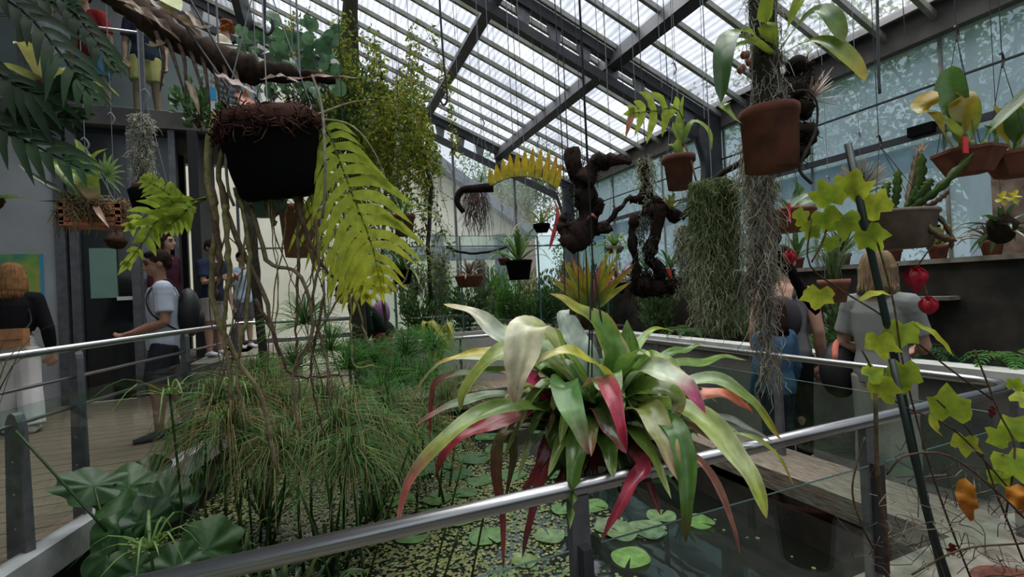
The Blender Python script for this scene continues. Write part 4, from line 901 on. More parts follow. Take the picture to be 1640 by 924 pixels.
# black bucket with root mass and long fern
c = at(440, 232, 1.6)
BK = thing('hanging_bucket', 'black hanging bucket with brown root mass, the largest pot at upper left', 'plant pot', c)
Mt = Matrix.Rotation(math.radians(-9), 3, 'Y') @ Matrix.Rotation(math.radians(9), 3, 'X')
MB().lathe([(.02, -.178), (.118, -.176), (.138, -.160), (.150, -.09), (.164, .05), (.166, .06), (.158, .062), (.15, .03), (.01, .03)], 36, c, M=Mt).obj('bucket', 'black_plastic', BK, True)
m = MB().lathe([(.157, .02), (.166, .05), (.160, .085), (.13, .108), (.05, .118), (.001, .12)], 30, c, M=Mt, col=[(.03, .014, .010), (.05, .022, .016), (.03, .016, .012)])
for i in range(520):
    a = R(0, 6.28); z = R(.02, .12); r_ = .167 if z < .07 else .167 - (z - .07) * 1.0
    p = c + Mt @ V((math.cos(a) * r_, math.sin(a) * r_, z)); q = c + Mt @ V((math.cos(a + R(-.25, .25)) * (r_ + R(0, .02)), math.sin(a + R(-.2, .2)) * (r_ + R(0, .02)), z + R(-.05, .03)))
    m.tube([p, (p + q) / 2 + rv(.008), q], .0022, 3, vary(random.choice([(.06, .028, .020), (.03, .016, .012), (.09, .04, .027)]), .3))
m.obj('root_mass', 'bark', BK, True)
for i in range(150):
    a = R(0, 6.28); p = c + Mt @ V((math.cos(a) * .115, math.sin(a) * .115, -.165))
    if i % 2 == 0: continue
    MB().tube([p, p + V((R(-.01, .01), R(-.01, .01), -R(.005, .03)))], .0015, 3, BRN).obj('root_hair', 'bark', BK) if i % 10 == 1 else None
for (dx, dy) in ((-.15, 0), (.15, .03), (0, -.15)):
    p = c + Mt @ V((dx, dy, .06)); h_ = c + V((-.02, .02, .62)); MB().tube([p, h_], .0018, 4).obj('hanging_wire', 'wire_pale', BK)
MB().tube([c + V((-.02, .02, .62)), V((c.x - .02, c.y + .02, roofz(c)))], .0025, 5).obj('hanging_wire', 'wire_pale', BK)
for q in ([(500, 120, 1.62), (515, 170, 1.52), (520, 240, 1.46), (520, 310, 1.46), (516, 350, 1.46)], [(395, 135, 1.6), (372, 185, 1.52), (362, 235, 1.5), (365, 300, 1.52), (375, 330, 1.53)]):
    MB().tube(crv(A(*q), 18), .0045, 6, [(.10, .10, .08), (.22, .22, .17), (.12, .11, .09)]).obj('hoop', 'bark', BK, True)
# dried orange leaf and pale dry leaves at the rim
for q, w, cc in (([(385, 150, 1.5), (402, 175, 1.45), (420, 195, 1.43)], 22, [(.42, .11, .04), (.50, .13, .05), (.25, .06, .03)]), ([(350, 120, 1.55), (380, 135, 1.5), (412, 150, 1.5)], 16, [(.35, .22, .2), (.42, .30, .26)]),
                 ([(460, 128, 1.7), (520, 122, 1.72), (575, 125, 1.75)], 12, [(.22, .06, .03), (.16, .06, .03)]), ([(420, 128, 1.58), (450, 122, 1.55), (480, 132, 1.53)], 14, [(.30, .2, .15), (.2, .13, .1)])):
    leafobj(BK, A(*q), w * 1.55 / F, cc, 'leaf', name='dry_leaf', wave=.4)
# long fern of the bucket
FR = [([(500, 175, 1.62), (528, 215, 1.58), (560, 300, 1.55), (595, 390, 1.55), (612, 470, 1.57)], 95, 15, 17),
      ([(505, 195, 1.7), (520, 260, 1.72), (530, 340, 1.72), (560, 420, 1.72), (590, 480, 1.72)], 88, 15, 15)]
for q, Lp, npn, wp in FR:
    frond(BK, A(*q), Lp * 1.6 / F, [(.20, .30, .04), (.34, .43, .05), (.42, .48, .06), (.50, .50, .05)], npin=npn, wpin=wp * 1.6 / F * .92, N=(CAMP - at(560, 340, 1.6)).normalized() + V((-.5, 0, .3)), ang=62, droop=.30, material='leaf_thin', rach=.004, skip=.18, wave=.25)
for q in ([(505, 185, 1.6), (560, 165, 1.66), (600, 160, 1.7)], [(500, 190, 1.6), (560, 200, 1.62), (600, 245, 1.6), (630, 320, 1.6)], [(495, 180, 1.6), (530, 230, 1.6), (580, 330, 1.6), (650, 420, 1.62), (640, 460, 1.62), (610, 470, 1.62)]):
    MB().tube(crv(A(*q), 14), [.005 * (1 - .6 * i / 14) for i in range(15)], 5, [(.24, .24, .12), (.20, .18, .10), (.16, .13, .09)]).obj('stem', 'bark', BK, True)
# trailing roots and stems under the bucket
TR = [[(470, 300, 1.6), (490, 370, 1.6), (520, 430, 1.62), (545, 450, 1.63)], [(430, 300, 1.6), (440, 360, 1.6), (410, 300, 1.58)], [(372, 180, 1.6), (352, 260, 1.58), (360, 330, 1.58), (392, 410, 1.6), (425, 480, 1.62), (447, 570, 1.64)],
      [(345, 180, 1.6), (330, 260, 1.6), (345, 360, 1.6), (340, 470, 1.6), (370, 560, 1.62), (420, 640, 1.65), (445, 760, 1.7)], [(385, 320, 1.58), (400, 400, 1.58), (395, 500, 1.58), (380, 600, 1.6), (400, 680, 1.62)],
      [(500, 310, 1.6), (510, 420, 1.6), (500, 500, 1.62), (520, 560, 1.64), (530, 650, 1.66)], [(520, 300, 1.6), (545, 400, 1.6), (560, 480, 1.6), (565, 580, 1.6), (600, 585, 1.6)],
      [(360, 330, 1.56), (366, 430, 1.57), (360, 520, 1.6), (372, 640, 1.62)], [(340, 300, 1.6), (352, 420, 1.6), (348, 480, 1.6)], [(400, 330, 1.6), (430, 420, 1.6), (480, 440, 1.6), (500, 530, 1.6), (470, 600, 1.62), (480, 700, 1.65)],
      [(475, 310, 1.65), (478, 430, 1.66), (474, 540, 1.68), (480, 640, 1.7)], [(545, 330, 1.62), (570, 420, 1.62), (548, 470, 1.62), (470, 600, 1.64)], [(520, 470, 1.62), (500, 580, 1.64), (505, 640, 1.66), (520, 700, 1.7)],
      [(530, 350, 1.6), (575, 500, 1.62), (590, 555, 1.64)], [(410, 480, 1.6), (440, 540, 1.62), (470, 600, 1.66), (545, 600, 1.7)]]
for i, q in enumerate(TR):
    P_ = crv(A(*q), 22); P_ = [p + rv(.004) for p in P_]
    r0 = 1.25 * (.0075, .006, .009, .010, .006, .005, .004, .008, .009, .006, .005, .004, .004, .004, .005)[i]
    MB().tube(P_, [r0 * (1 - .5 * k / 22) * R(.8, 1.2) for k in range(23)], 6, random.choice([[(.24, .20, .10), (.17, .13, .08), (.25, .18, .13)], [(.15, .10, .07), (.11, .07, .05)], [(.24, .22, .10), (.20, .18, .08), (.30, .22, .15)]])).obj('trailing_stem', 'bark', BK, True)
for i in range(18):
    x0 = R(345, 545); x1 = x0 + R(-50, 60); y1 = R(430, 690); dd = R(1.56, 1.72)
    P_ = [p + rv(.004) for p in crv(A((x0, R(285, 315), dd), (x0 + R(-18, 18), 370, dd), (x0 + R(-35, 40), (370 + y1) / 2, dd), (x1, y1, dd + .03)), 20)]; r0 = R(.0018, .0042)
    MB().tube(P_, [r0 * (1 - .5 * k / 20) for k in range(21)], 5, random.choice([[(.20, .16, .09), (.14, .10, .07)], [(.12, .08, .06), (.18, .12, .09)], [(.24, .22, .10), (.2, .15, .09)]])).obj('trailing_stem', 'bark', BK, True)
# pots behind the bucket
c = at(420, 325, 1.95); t = thing('green_pot', 'round green plastic pot hanging just behind the black bucket', 'plant pot', c)
MB().lathe([(.01, -.06), (.05, -.055), (.085, -.02), (.10, .03), (.10, .05), (.09, .05), (.085, .02), (.01, .02)], 28, c).obj('pot_body', 'green_plastic', t, True)
MB().ball(c + V((0, 0, .03)), (.085, .085, .03), (.05, .035, .02), 12, 6, jit=.1).obj('soil', 'bark', t, True)
wire_up(t, [c + V((.09, 0, .05)), c + V((-.09, 0, .05))], knot=c + V((0, 0, .5)))
c = at(482, 375, 2.1); t = thing('terracotta_pot', 'tall terracotta pot half hidden behind the black bucket fern', 'plant pot', c)
pot(MB(), c + V((0, 0, -.10)), .085, .22).obj('pot_body', 'terracotta_light', t, True)
rosette(t, c + V((0, 0, .11)), 9, .2, .018, [[G3, G2], [G2, G1]], (30, 80), .5); wire_up(t, [c + V((.08, 0, .1)), c + V((-.08, 0, .1))], knot=c + V((0, 0, .55)))
# big driftwood branch across the top left
DB = thing('driftwood_branch', 'thick dark driftwood branch with dry leaves hanging across the upper left', 'branch', at(330, 80, 1.75))
q = A((150, -40, 1.75), (205, 5, 1.72), (262, 45, 1.70), (330, 85, 1.68), (400, 112, 1.70), (470, 118, 1.74), (540, 132, 1.78)); P_ = [p + rv(.006) for p in crv(q, 34)]
MB().tube(P_, [(.050 if k < 22 else .050 * (1 - (k - 22) / 16)) * R(.75, 1.2) for k in range(35)], 10, [(.03, .02, .015), (.045, .03, .022), (.02, .014, .012)]).obj('branch', 'bark', DB, True)
for i in range(8):
    a = A((250 + i * 18, 52 + i * 8, 1.66), (262 + i * 17, 78 + i * 9 + R(0, 15), 1.62), (268 + i * 16 + R(-12, 12), 110 + i * 6 + R(0, 50), 1.63)); MB().tube(crv(a, 6), [.009, .008, .007, .006, .005, .004, .002], 5, [(.05, .035, .025), (.16, .12, .10)]).obj('root', 'bark', DB, True)
for q, w in (([(205, 12, 1.62), (250, 35, 1.60), (290, 68, 1.6)], 20), ([(232, 0, 1.6), (280, 30, 1.58), (315, 60, 1.58)], 24), ([(262, 18, 1.6), (300, 40, 1.58), (325, 62, 1.6)], 18), ([(300, 20, 1.6), (320, 45, 1.58), (345, 40, 1.6)], 12), ([(300, 130, 1.6), (312, 160, 1.58), (320, 185, 1.58)], 10), ([(265, 70, 1.6), (245, 75, 1.6), (232, 70, 1.6)], 16), ([(170, -5, 1.6), (215, 10, 1.6), (245, 40, 1.6)], 14)):
    leafobj(DB, A(*q), w * 1.6 / F, [(.30, .22, .15), (.38, .29, .21), (.22, .14, .09)], 'leaf', name='dry_leaf', wave=.5, fold=.35)
for (x, y) in ((210, -5), (350, 80), (480, 118)):
    p = at(x, y, 1.7); MB().tube([p, V((p.x, p.y, roofz(p)))], .0035, 4).obj('hanging_wire', 'wire_pale', DB)
MB().tube(A((305, 0, 1.62), (345, 70, 1.6), (400, 165, 1.56)), .0035, 5).obj('cord', 'wire_dark', DB); MB().tube(A((285, 25, 1.6), (330, 90, 1.58), (372, 150, 1.56)), .0035, 5).obj('cord', 'wire_dark', DB)
# green leaf piece over the branch
leafobj(DB, A((250, -22, 1.6), (268, 4, 1.55), (290, 18, 1.52)), 46 * 1.55 / F, [YG, (.35, .42, .05), YG], 'leaf', prof='lance')
# dark pinnate philodendron leaves at the top left, near the lens
PH = thing('philodendron', 'dark green deeply cut philodendron leaves at the upper left edge', 'plant', at(-60, 60, 1.2))
LV = [([(-40, -30, 1.1), (40, 20, 1.12), (100, 90, 1.12), (150, 160, 1.12)], 74), ([(60, -40, 1.2), (110, 10, 1.2), (150, 60, 1.2), (188, 115, 1.2)], 46), ([(-60, 60, 1.1), (0, 120, 1.1), (60, 150, 1.12), (120, 140, 1.12)], 84), ([(-80, 130, 1.1), (-20, 190, 1.1), (50, 230, 1.1), (140, 275, 1.1)], 78),
      ([(-60, 190, 1.15), (-10, 200, 1.15), (50, 185, 1.16), (130, 190, 1.16)], 60), ([(-60, -60, 1.2), (20, -30, 1.2), (70, 0, 1.2), (120, 10, 1.2)], 52)]
for q, Lp in LV:
    frond(PH, A(*q), Lp * 1.12 / F, [(.006, .014, .006), (.010, .026, .010), (.018, .045, .016)], npin=9, wpin=.023, N=(CAMP - at(40, 120, 1.1)).normalized() + V((0, 0, .5)), ang=36, droop=.2, material='leaf_dull', tip=.4, rach=.005, wave=.15, name='cut_leaf')
p0 = at(-70, 60, 1.15); MB().tube(crv([p0 + V((-.1, 0, -.5)), p0 + V((-.05, 0, -.2)), p0, p0 + V((.02, 0, .35))], 12), .018, 8, (.04, .05, .03)).obj('stem', 'bark', PH, True)
wire_up(PH, [p0 + V((.02, 0, .35)), p0 + V((-.02, 0, .35))], knot=p0 + V((0, 0, .6)))
# yellow-green bromeliad clump behind them
c = at(78, 145, 1.75); t = thing('bromeliad', 'pale yellow-green bromeliad behind the dark cut leaves', 'plant', c)
rosette(t, c, 12, .22, .05, [[(.3, .33, .12), (.30, .36, .06)], [(.35, .3, .15), (.38, .42, .08)]], (10, 80), .5, 'leaf_gloss'); MB().ball(c, (.05, .05, .05), (.14, .07, .05), 10, 7, jit=.2).obj('root_ball', 'bark', t, True)
wire_up(t, [c], knot=c + V((0, 0, .4)))
# orange basket with bromeliad
c = at(152, 345, 2.15); t = thing('hanging_basket', 'small orange slotted basket with moss and a bromeliad near the left doors', 'plant pot', c)
o = MB().box((c.x - .10, c.y - .07, c.z - .055), (c.x + .11, c.y + .07, c.z - .04)).obj('basket_floor', 'basket_orange', t)
for z in (-.035, -.005, .025): 
    for (a, b) in (((-.10, -.07), (.11, -.055)), ((-.10, .055), (.11, .07)), ((.095, -.07), (.11, .07)), ((-.10, -.07), (-.085, .07))): MB().box((c.x + a[0], c.y + a[1], c.z + z), (c.x + b[0], c.y + b[1], c.z + z + .018)).obj('slat', 'basket_orange', t)
for (a, b) in ((-.10, -.07), (.095, -.07), (-.10, .055), (.095, .055), (0, -.07)): MB().box((c.x + a, c.y + b, c.z - .05), (c.x + a + .015, c.y + b + .015, c.z + .045)).obj('corner_post', 'basket_orange', t)
m = MB(); m.ball(c + V((0, 0, .01)), (.085, .055, .045), (.25, .19, .11), 12, 8, jit=.15)
for i in range(950):
    a = R(0, 6.28); p = c + V((math.cos(a) * R(.09, .128), math.sin(a) * R(.07, .095), R(-.01, .07))); m.tube([p, p + rv(.02), p + rv(.03) + V((0, 0, -R(.0, .10 if R(0, 1) < .25 else .05)))], .0018, 3, vary((.36, .28, .16), .4))
m.obj('moss', 'fibre', t, True)
LQ = [([(138, 330, 2.12), (110, 290, 2.1), (85, 262, 2.1), (62, 250, 2.1)], 26, [G2, (.10, .16, .04), G2]), ([(142, 328, 2.12), (120, 290, 2.05), (95, 268, 2.05), (80, 262, 2.05)], 30, [(.35, .25, .2), YG, (.22, .3, .04)]), ([(150, 330, 2.12), (145, 290, 2.1), (152, 252, 2.1), (172, 238, 2.08)], 22, [G1, (.3, .38, .05), YG]),
      ([(148, 330, 2.12), (135, 285, 2.1), (118, 255, 2.1)], 20, [(.3, .2, .14), G1, (.16, .24, .04)]), ([(138, 335, 2.1), (95, 310, 2.06), (55, 285, 2.05), (28, 262, 2.05)], 16, [G2, G3, G2]), ([(138, 338, 2.1), (100, 325, 2.06), (60, 322, 2.05)], 8, [G2, G3]),
      ([(150, 330, 2.15), (140, 270, 2.15), (128, 238, 2.15), (120, 222, 2.15)], 18, [G1, YG, (.25, .33, .05)]), ([(145, 330, 2.1), (135, 300, 2.0), (115, 280, 1.96), (100, 285, 1.95)], 26, [(.30, .17, .14), G1, YG]), ([(150, 325, 2.12), (160, 345, 2.0), (175, 365, 1.98)], 9, [(.5, .3, .25), (.4, .3, .2)])]
for q, w, cc in LQ: leafobj(t, A(*q), w * 2.1 / F, cc, fold=.3)
wire_up(t, [c + V((.1, .06, .04)), c + V((-.1, -.06, .04)), c + V((.1, -.06, .04))], knot=at(136, 235, 2.15))
MB().box(tuple(at(141, 262, 2.05) + V((-.008, 0, -.04))), tuple(at(141, 262, 2.05) + V((.008, .003, .04)))).obj('label_tag', 'white_tag', t)
# fan palm leaf next to it
c = at(168, 282, 2.4); t = thing('fan_palm', 'small pale green fan palm leaf beside the orange basket', 'plant', c)
for i in range(15):
    a = math.radians(-110 + i * 17); l = R(.09, .14); d = (RM @ V((math.sin(a), math.cos(a), .2))).normalized(); leafobj(t, [c, c + d * l * .6, c + d * l - V((0, 0, .015))], .014, [(.16, .28, .08), (.26, .38, .14)], 'leaf', nseg=5, nc=1, N=CAMP - c)
MB().tube([c, c + V((.02, .03, -.18)), c + V((.02, .05, -.3))], .004, 5, G2).obj('stalk', 'leaf', t, True)
MB().ball(c + V((.02, .05, -.32)), (.05, .05, .04), BRN, 10, 6, jit=.2).obj('root_ball', 'bark', t, True); wire_up(t, [c + V((.02, .05, -.3))], knot=c + V((.02, .05, .3)))
# lobed fern hanging beside, in a dark pot
c = at(240, 318, 2.0); t = thing('hanging_fern', 'yellow-green lobed fern hanging from a dark pot above the man', 'plant', c)
MB().lathe([(.02, -.05), (.06, -.04), (.075, .03), (.065, .04), (.01, .04)], 20, c).obj('pot_body', 'black_plastic', t, True)
MB().ball(c + V((0, 0, .04)), (.06, .06, .03), (.08, .03, .025), 12, 6, jit=.2).obj('soil', 'bark', t, True)
for q, L in (([(330, 316, 1.85), (290, 326, 1.82), (250, 335, 1.8), (205, 366, 1.8)], 30), ([(325, 320, 1.85), (285, 338, 1.8), (250, 355, 1.78), (232, 385, 1.78), (197, 430, 1.8)], 27), ([(310, 330, 1.85), (285, 320, 1.82), (255, 300, 1.82), (228, 286, 1.82)], 30), ([(315, 322, 1.86), (300, 335, 1.8), (285, 350, 1.8), (262, 368, 1.8)], 26)):
    frond(t, A(*q), L * 1.8 / F * 1.1, [(.24, .36, .04), (.33, .44, .05), (.38, .48, .07)], npin=8, wpin=.026, N=(CAMP - c), ang=50, droop=.2, tip=.3, wave=.3, rach=.004)
MB().tube(crv(A((330, 318, 1.85), (300, 330, 1.9), (262, 322, 1.95), (242, 312, 2.0)), 10), .004, 5, G2).obj('stalk', 'leaf', t, True)
wire_up(t, [c + V((.07, 0, .03)), c + V((-.07, 0, .03))], knot=c + V((0, 0, .42)))
# Spanish moss column at the left
p = at(226, 185, 2.3); t = thing('spanish_moss', 'narrow grey Spanish moss column hanging below the balcony', 'plant', p)
moss(MB(), p, .36, .038, 1500, col=((.55, .54, .45), (.42, .42, .34)), taper=.5, curl=.010, r=.0014, sl=.1).obj('strands', 'fibre', t, True)
MB().tube([p - V((0, 0, .3)), V((p.x, p.y, roofz(p)))], .003, 4).obj('hanging_wire', 'wire_pale', t)
# pink-tipped bromeliad at the left edge
c = at(-12, 322, 2.0); t = thing('bromeliad', 'pink-tipped bromeliad cut by the left picture edge', 'plant', c)
rosette(t, c, 11, .12, .022, [[G2, G1, (.35, .15, .15)]], (-20, 50), .3, 'leaf_gloss'); MB().ball(c, .035, BRN, 10, 6, jit=.2).obj('root_ball', 'bark', t, True); wire_up(t, [c], knot=c + V((0, 0, .4)))
# ---------------------------------------------------------------- right: terracotta pot with log and orchid
c = at(1236, 272, 1.7); t = thing('terracotta_pot', 'tall hanging terracotta pot with mossy log and broad-leaved orchid at upper right', 'plant pot', c)
pot(MB(), c, .095, .215, .90, .005).obj('pot_body', 'terracotta', t, True)
lg = crv([c + V((0, 0, .12)), c + V((.0, 0, .3)), c + V((-.005, 0, .45)), c + V((.0, 0, .70))], 16)
m = MB().tube(lg, [.048 * R(.85, 1.15) for _ in lg], 12, [(.03, .022, .018), (.055, .045, .035), (.03, .025, .02)]); m.obj('log', 'bark', t, True)
m = MB(); 
for i in range(520):
    k = random.choice(lg); a = R(0, 6.28); p = k + V((math.cos(a) * .05, math.sin(a) * .05, R(-.02, .02))); m.tube([p, p + rv(.02), p + rv(.03) - V((0, 0, R(.0, .07)))], .0012, 3, vary((.42, .42, .36), .3), cap=False)
m.obj('moss', 'fibre', t, True)
LQ = [([(1240, 95, 1.68), (1205, 55, 1.62), (1175, 55, 1.58), (1160, 90, 1.55), (1155, 165, 1.54)], 34, [(.2, .28, .04), YG, (.07, .14, .03), (.04, .10, .025), G2]), ([(1235, 80, 1.68), (1228, 40, 1.62), (1232, -10, 1.58), (1240, -50, 1.56)], 30, [(.25, .32, .05), (.32, .40, .05), (.28, .36, .05)]),
      ([(1245, 75, 1.68), (1268, 35, 1.62), (1290, -5, 1.58), (1310, -30, 1.56)], 36, [(.25, .32, .05), (.33, .42, .06), (.22, .32, .05)]), ([(1250, 80, 1.68), (1275, 45, 1.6), (1305, 20, 1.55), (1330, 30, 1.52), (1352, 68, 1.50)], 36, [(.2, .28, .04), (.22, .3, .05), (.10, .19, .03), (.09, .18, .03), (.2, .24, .04)]),
      ([(1250, 90, 1.66), (1290, 68, 1.58), (1325, 72, 1.53), (1360, 100, 1.50), (1386, 130, 1.49)], 36, [(.22, .30, .04), (.33, .38, .05), (.14, .24, .03), (.28, .30, .04), (.52, .38, .03)]), ([(1235, 90, 1.66), (1200, 65, 1.6), (1180, 62, 1.6), (1172, 78, 1.6)], 26, [(.2, .28, .04), (.34, .4, .05), (.3, .36, .05)]),
      ([(1235, 85, 1.66), (1200, 70, 1.66), (1165, 90, 1.64), (1150, 130, 1.62)], 26, [(.16, .24, .03), (.1, .18, .03), G2]), ([(1165, 165, 1.56), (1160, 172, 1.55), (1175, 190, 1.55), (1188, 198, 1.55)], 16, [G1, (.3, .38, .06), (.26, .33, .06)]), ([(1238, 60, 1.72), (1215, 20, 1.74), (1192, 12, 1.74)], 22, [(.2, .28, .04), (.33, .40, .05)])]
for q, w, cc in LQ: leafobj(t, A(*q), w * 1.58 / F, cc, fold=.2, prof='paddle' if w > 33 else 'strap', nseg=16)
# air plants, bulbs and roots tied on its right side
c2 = at(1295, 160, 1.75)
for i in range(16):
    a = R(-.3, 1.5); d = (RM @ V((math.cos(a), math.sin(a), R(-.4, .4)))).normalized(); l = R(.09, .17); leafobj(t, [c2, c2 + d * l * .6, c2 + d * l], .010, [(.16, .11, .08), (.30, .2, .15), (.36, .26, .2)], 'leaf', name='air_plant_leaf', nseg=5, nc=1)
m = MB(); 
for (x, y, r_) in ((1275, 105, .035), (1285, 175, .04), (1290, 215, .045), (1278, 145, .03), (1282, 245, .03)): m.ball(at(x, y, 1.78), r_, (.02, .015, .012), 12, 8, jit=.15)
for i in range(160):
    p = at(R(1268, 1300), R(90, 255), 1.77); m.tube([p, p + rv(.03), p + rv(.045)], .0014, 3, (.035, .027, .02))
m.obj('epiphyte_clump', 'bark', t, True)
MB().tube(crv(A((1262, 150, 1.7), (1290, 145, 1.66), (1308, 165, 1.66), (1306, 210, 1.66), (1285, 255, 1.66), (1282, 275, 1.66), (1300, 294, 1.66)), 24), [.004] * 12 + [.0055] * 13, 6, [(.07, .06, .05), (.05, .05, .05)]).obj('aerial_root', 'bark', t, True)
for i in range(5):
    m_ = at(1178 + R(0, 22), 70 + R(0, 45), 1.58); MB().ball(m_, (.010, .010, .014), (.30, .12, .08), 8, 6).obj('bud', 'leaf', t, True)
wire_up(t, [c + V((.09, 0, .2)), c + V((-.09, 0, .2))], knot=c + V((0, 0, .85)))
# small terracotta pot with fern
c = at(1089, 303, 2.4); t = thing('terracotta_pot', 'small hanging terracotta pot with a jagged fern frond under the roof', 'plant pot', c)
pot(MB(), c, .072, .165, .78).obj('pot_body', 'terracotta', t, True)
frond(t, A((1100, 215, 2.38), (1085, 175, 2.36), (1045, 178, 2.32), (1005, 182, 2.3)), 48 * 2.35 / F, [(.24, .34, .04), (.33, .42, .05), (.38, .46, .07)], npin=5, wpin=.045, N=CAMP - c, ang=65, droop=.25, skip=.3, rach=.004)
leafobj(t, A((1012, 183, 2.3), (1008, 200, 2.29), (1002, 220, 2.29)), 11 * 2.3 / F, [(.42, .17, .07), (.30, .10, .05)], 'leaf', name='dry_leaflet')
for q, w in (([(1095, 225, 2.38), (1088, 195, 2.38), (1095, 150, 2.38)], 14), ([(1095, 225, 2.36), (1110, 195, 2.34), (1135, 210, 2.33), (1140, 240, 2.33)], 13), ([(1090, 230, 2.36), (1080, 205, 2.36), (1078, 195, 2.36)], 10), ([(1085, 250, 2.36), (1078, 235, 2.35), (1070, 232, 2.35)], 16), ([(1090, 250, 2.36), (1085, 232, 2.35), (1086, 222, 2.35)], 14)): leafobj(t, A(*q), w * 2.36 / F, [G1, (.26, .36, .05), YG], 'leaf')
for q in ([(1090, 225, 2.38), (1085, 245, 2.36), (1105, 255, 2.35)], [(1092, 225, 2.38), (1100, 240, 2.36), (1108, 262, 2.34), (1115, 290, 2.34)]): MB().tube(crv(A(*q), 8), .005, 6, [(.16, .10, .05), (.26, .18, .1)]).obj('rhizome', 'bark', t, True)
wire_up(t, [c + V((.07, 0, .16)), c + V((-.07, 0, .16))], knot=c + V((0, 0, .6)))
# driftwood sculptures with wires
def drift(label, runs, d0, col=((.016, .011, .010), (.035, .022, .018))):
    t = thing('driftwood', label, 'driftwood', at(*runs[0][0][0]))
    for k, (q, r0, r1) in enumerate(runs):
        P_ = [p + rv(.005) for p in crv(A(*q), 16)]; mb_ = MB().tube(P_, [(r0 + (r1 - r0) * i / 16) * (1.1 + .22 * math.sin(i * 1.1 + k) + R(-.08, .08)) for i in range(17)], 12, [random.choice(col), random.choice(col), random.choice(col)]); mb_.v = [tuple(V(p) + rv(r0 * .16)) for p in mb_.v]; mb_.obj('limb', 'bark', t, True)
    return t
t = drift('dark knobbly driftwood hung on wires above the large bromeliad', [([(915, 236, 2.4), (920, 270, 2.4), (936, 310, 2.4), (942, 345, 2.4), (928, 375, 2.4), (908, 395, 2.4)], .032, .062), ([(935, 290, 2.38), (955, 262, 2.36), (975, 255, 2.34), (1010, 260, 2.32)], .045, .018), ([(945, 345, 2.4), (960, 330, 2.36), (950, 318, 2.34)], .03, .02), ([(930, 375, 2.4), (960, 370, 2.4), (990, 335, 2.42), (1010, 316, 2.45)], .015, .010), ([(905, 340, 2.4), (900, 360, 2.4), (910, 390, 2.4)], .012, .03), ([(958, 368, 2.4), (968, 364, 2.38), (975, 372, 2.38)], .025, .02)], 2.4)
m = MB()
for (x, y, r_) in ((930, 312, .035), (918, 390, .035), (968, 264, .03), (948, 350, .035)): m.ball(at(x, y, 2.38), r_, (.025, .016, .013), 10, 7, jit=.18)
for i in range(200):
    p = at(R(905, 955), R(250, 400), 2.37); m.tube([p, p + rv(.02), p + rv(.03)], .002, 3, (.025, .018, .015))
m.obj('knots', 'bark', t, True)
leafobj(t, A((940, 352, 2.32), (948, 345, 2.3), (956, 350, 2.3)), .035, [(.25, .06, .03), (.15, .05, .03)], 'leaf', name='dry_leaf')
for (x, y) in ((910, 250), (940, 260), (905, 330)): p = at(x, y, 2.42); MB().tube([p, V((p.x, p.y, roofz(p)))], .0032, 4).obj('hanging_wire', 'wire_dark', t)
for (x, y, y2) in ((903, 395, 560), (925, 400, 540), (938, 395, 500)): MB().tube([at(x, y, 2.4), at(x + 4, y2, 2.4)], .0035, 4).obj('lower_wire', 'wire_dark', t)
t = drift('twin-legged driftwood with moss and small bromeliads beside the moss curtain', [([(1018, 345, 2.5), (1012, 380, 2.5), (1018, 420, 2.5), (1022, 460, 2.5)], .022, .018), ([(1055, 330, 2.5), (1048, 380, 2.5), (1040, 410, 2.5), (1055, 430, 2.5), (1062, 455, 2.5)], .035, .022), ([(1020, 460, 2.5), (1040, 462, 2.5), (1075, 460, 2.5)], .045, .03), ([(1010, 320, 2.5), (1040, 320, 2.5), (1085, 350, 2.5)], .02, .03), ([(1030, 255, 2.5), (1035, 300, 2.5), (1040, 345, 2.5)], .022, .03)], 2.5)
m = MB(); moss(m, at(1034, 255, 2.5), .30, .05, 260); moss(m, at(1030, 340, 2.5), .32, .06, 200, col=((.12, .11, .09), (.2, .19, .14))); m.obj('moss', 'fibre', t, True)
m = MB()
for i in range(260):
    p = at(R(1008, 1080), R(435, 470), 2.5); m.tube([p, p + rv(.03), p + rv(.05)], .0025, 3, vary((.03, .02, .016), .4))
m.obj('roots', 'bark', t, True)
c2 = at(1075, 335, 2.45)
rosette(t, c2, 12, .10, .022, [[(.36, .28, .2), (.45, .40, .28)], [G1, YG], [(.3, .38, .06), (.45, .45, .06)]], (0, 80), .3, 'leaf_gloss')
leafobj(t, A((1070, 430, 2.45), (1075, 445, 2.44)), .02, [(.5, .04, .02)] * 2, 'leaf', name='red_leaf')
for (x, y) in ((1034, 255), (1080, 350)): p = at(x, y, 2.5); MB().tube([p, V((p.x, p.y, roofz(p)))], .003, 4).obj('hanging_wire', 'wire_dark', t)
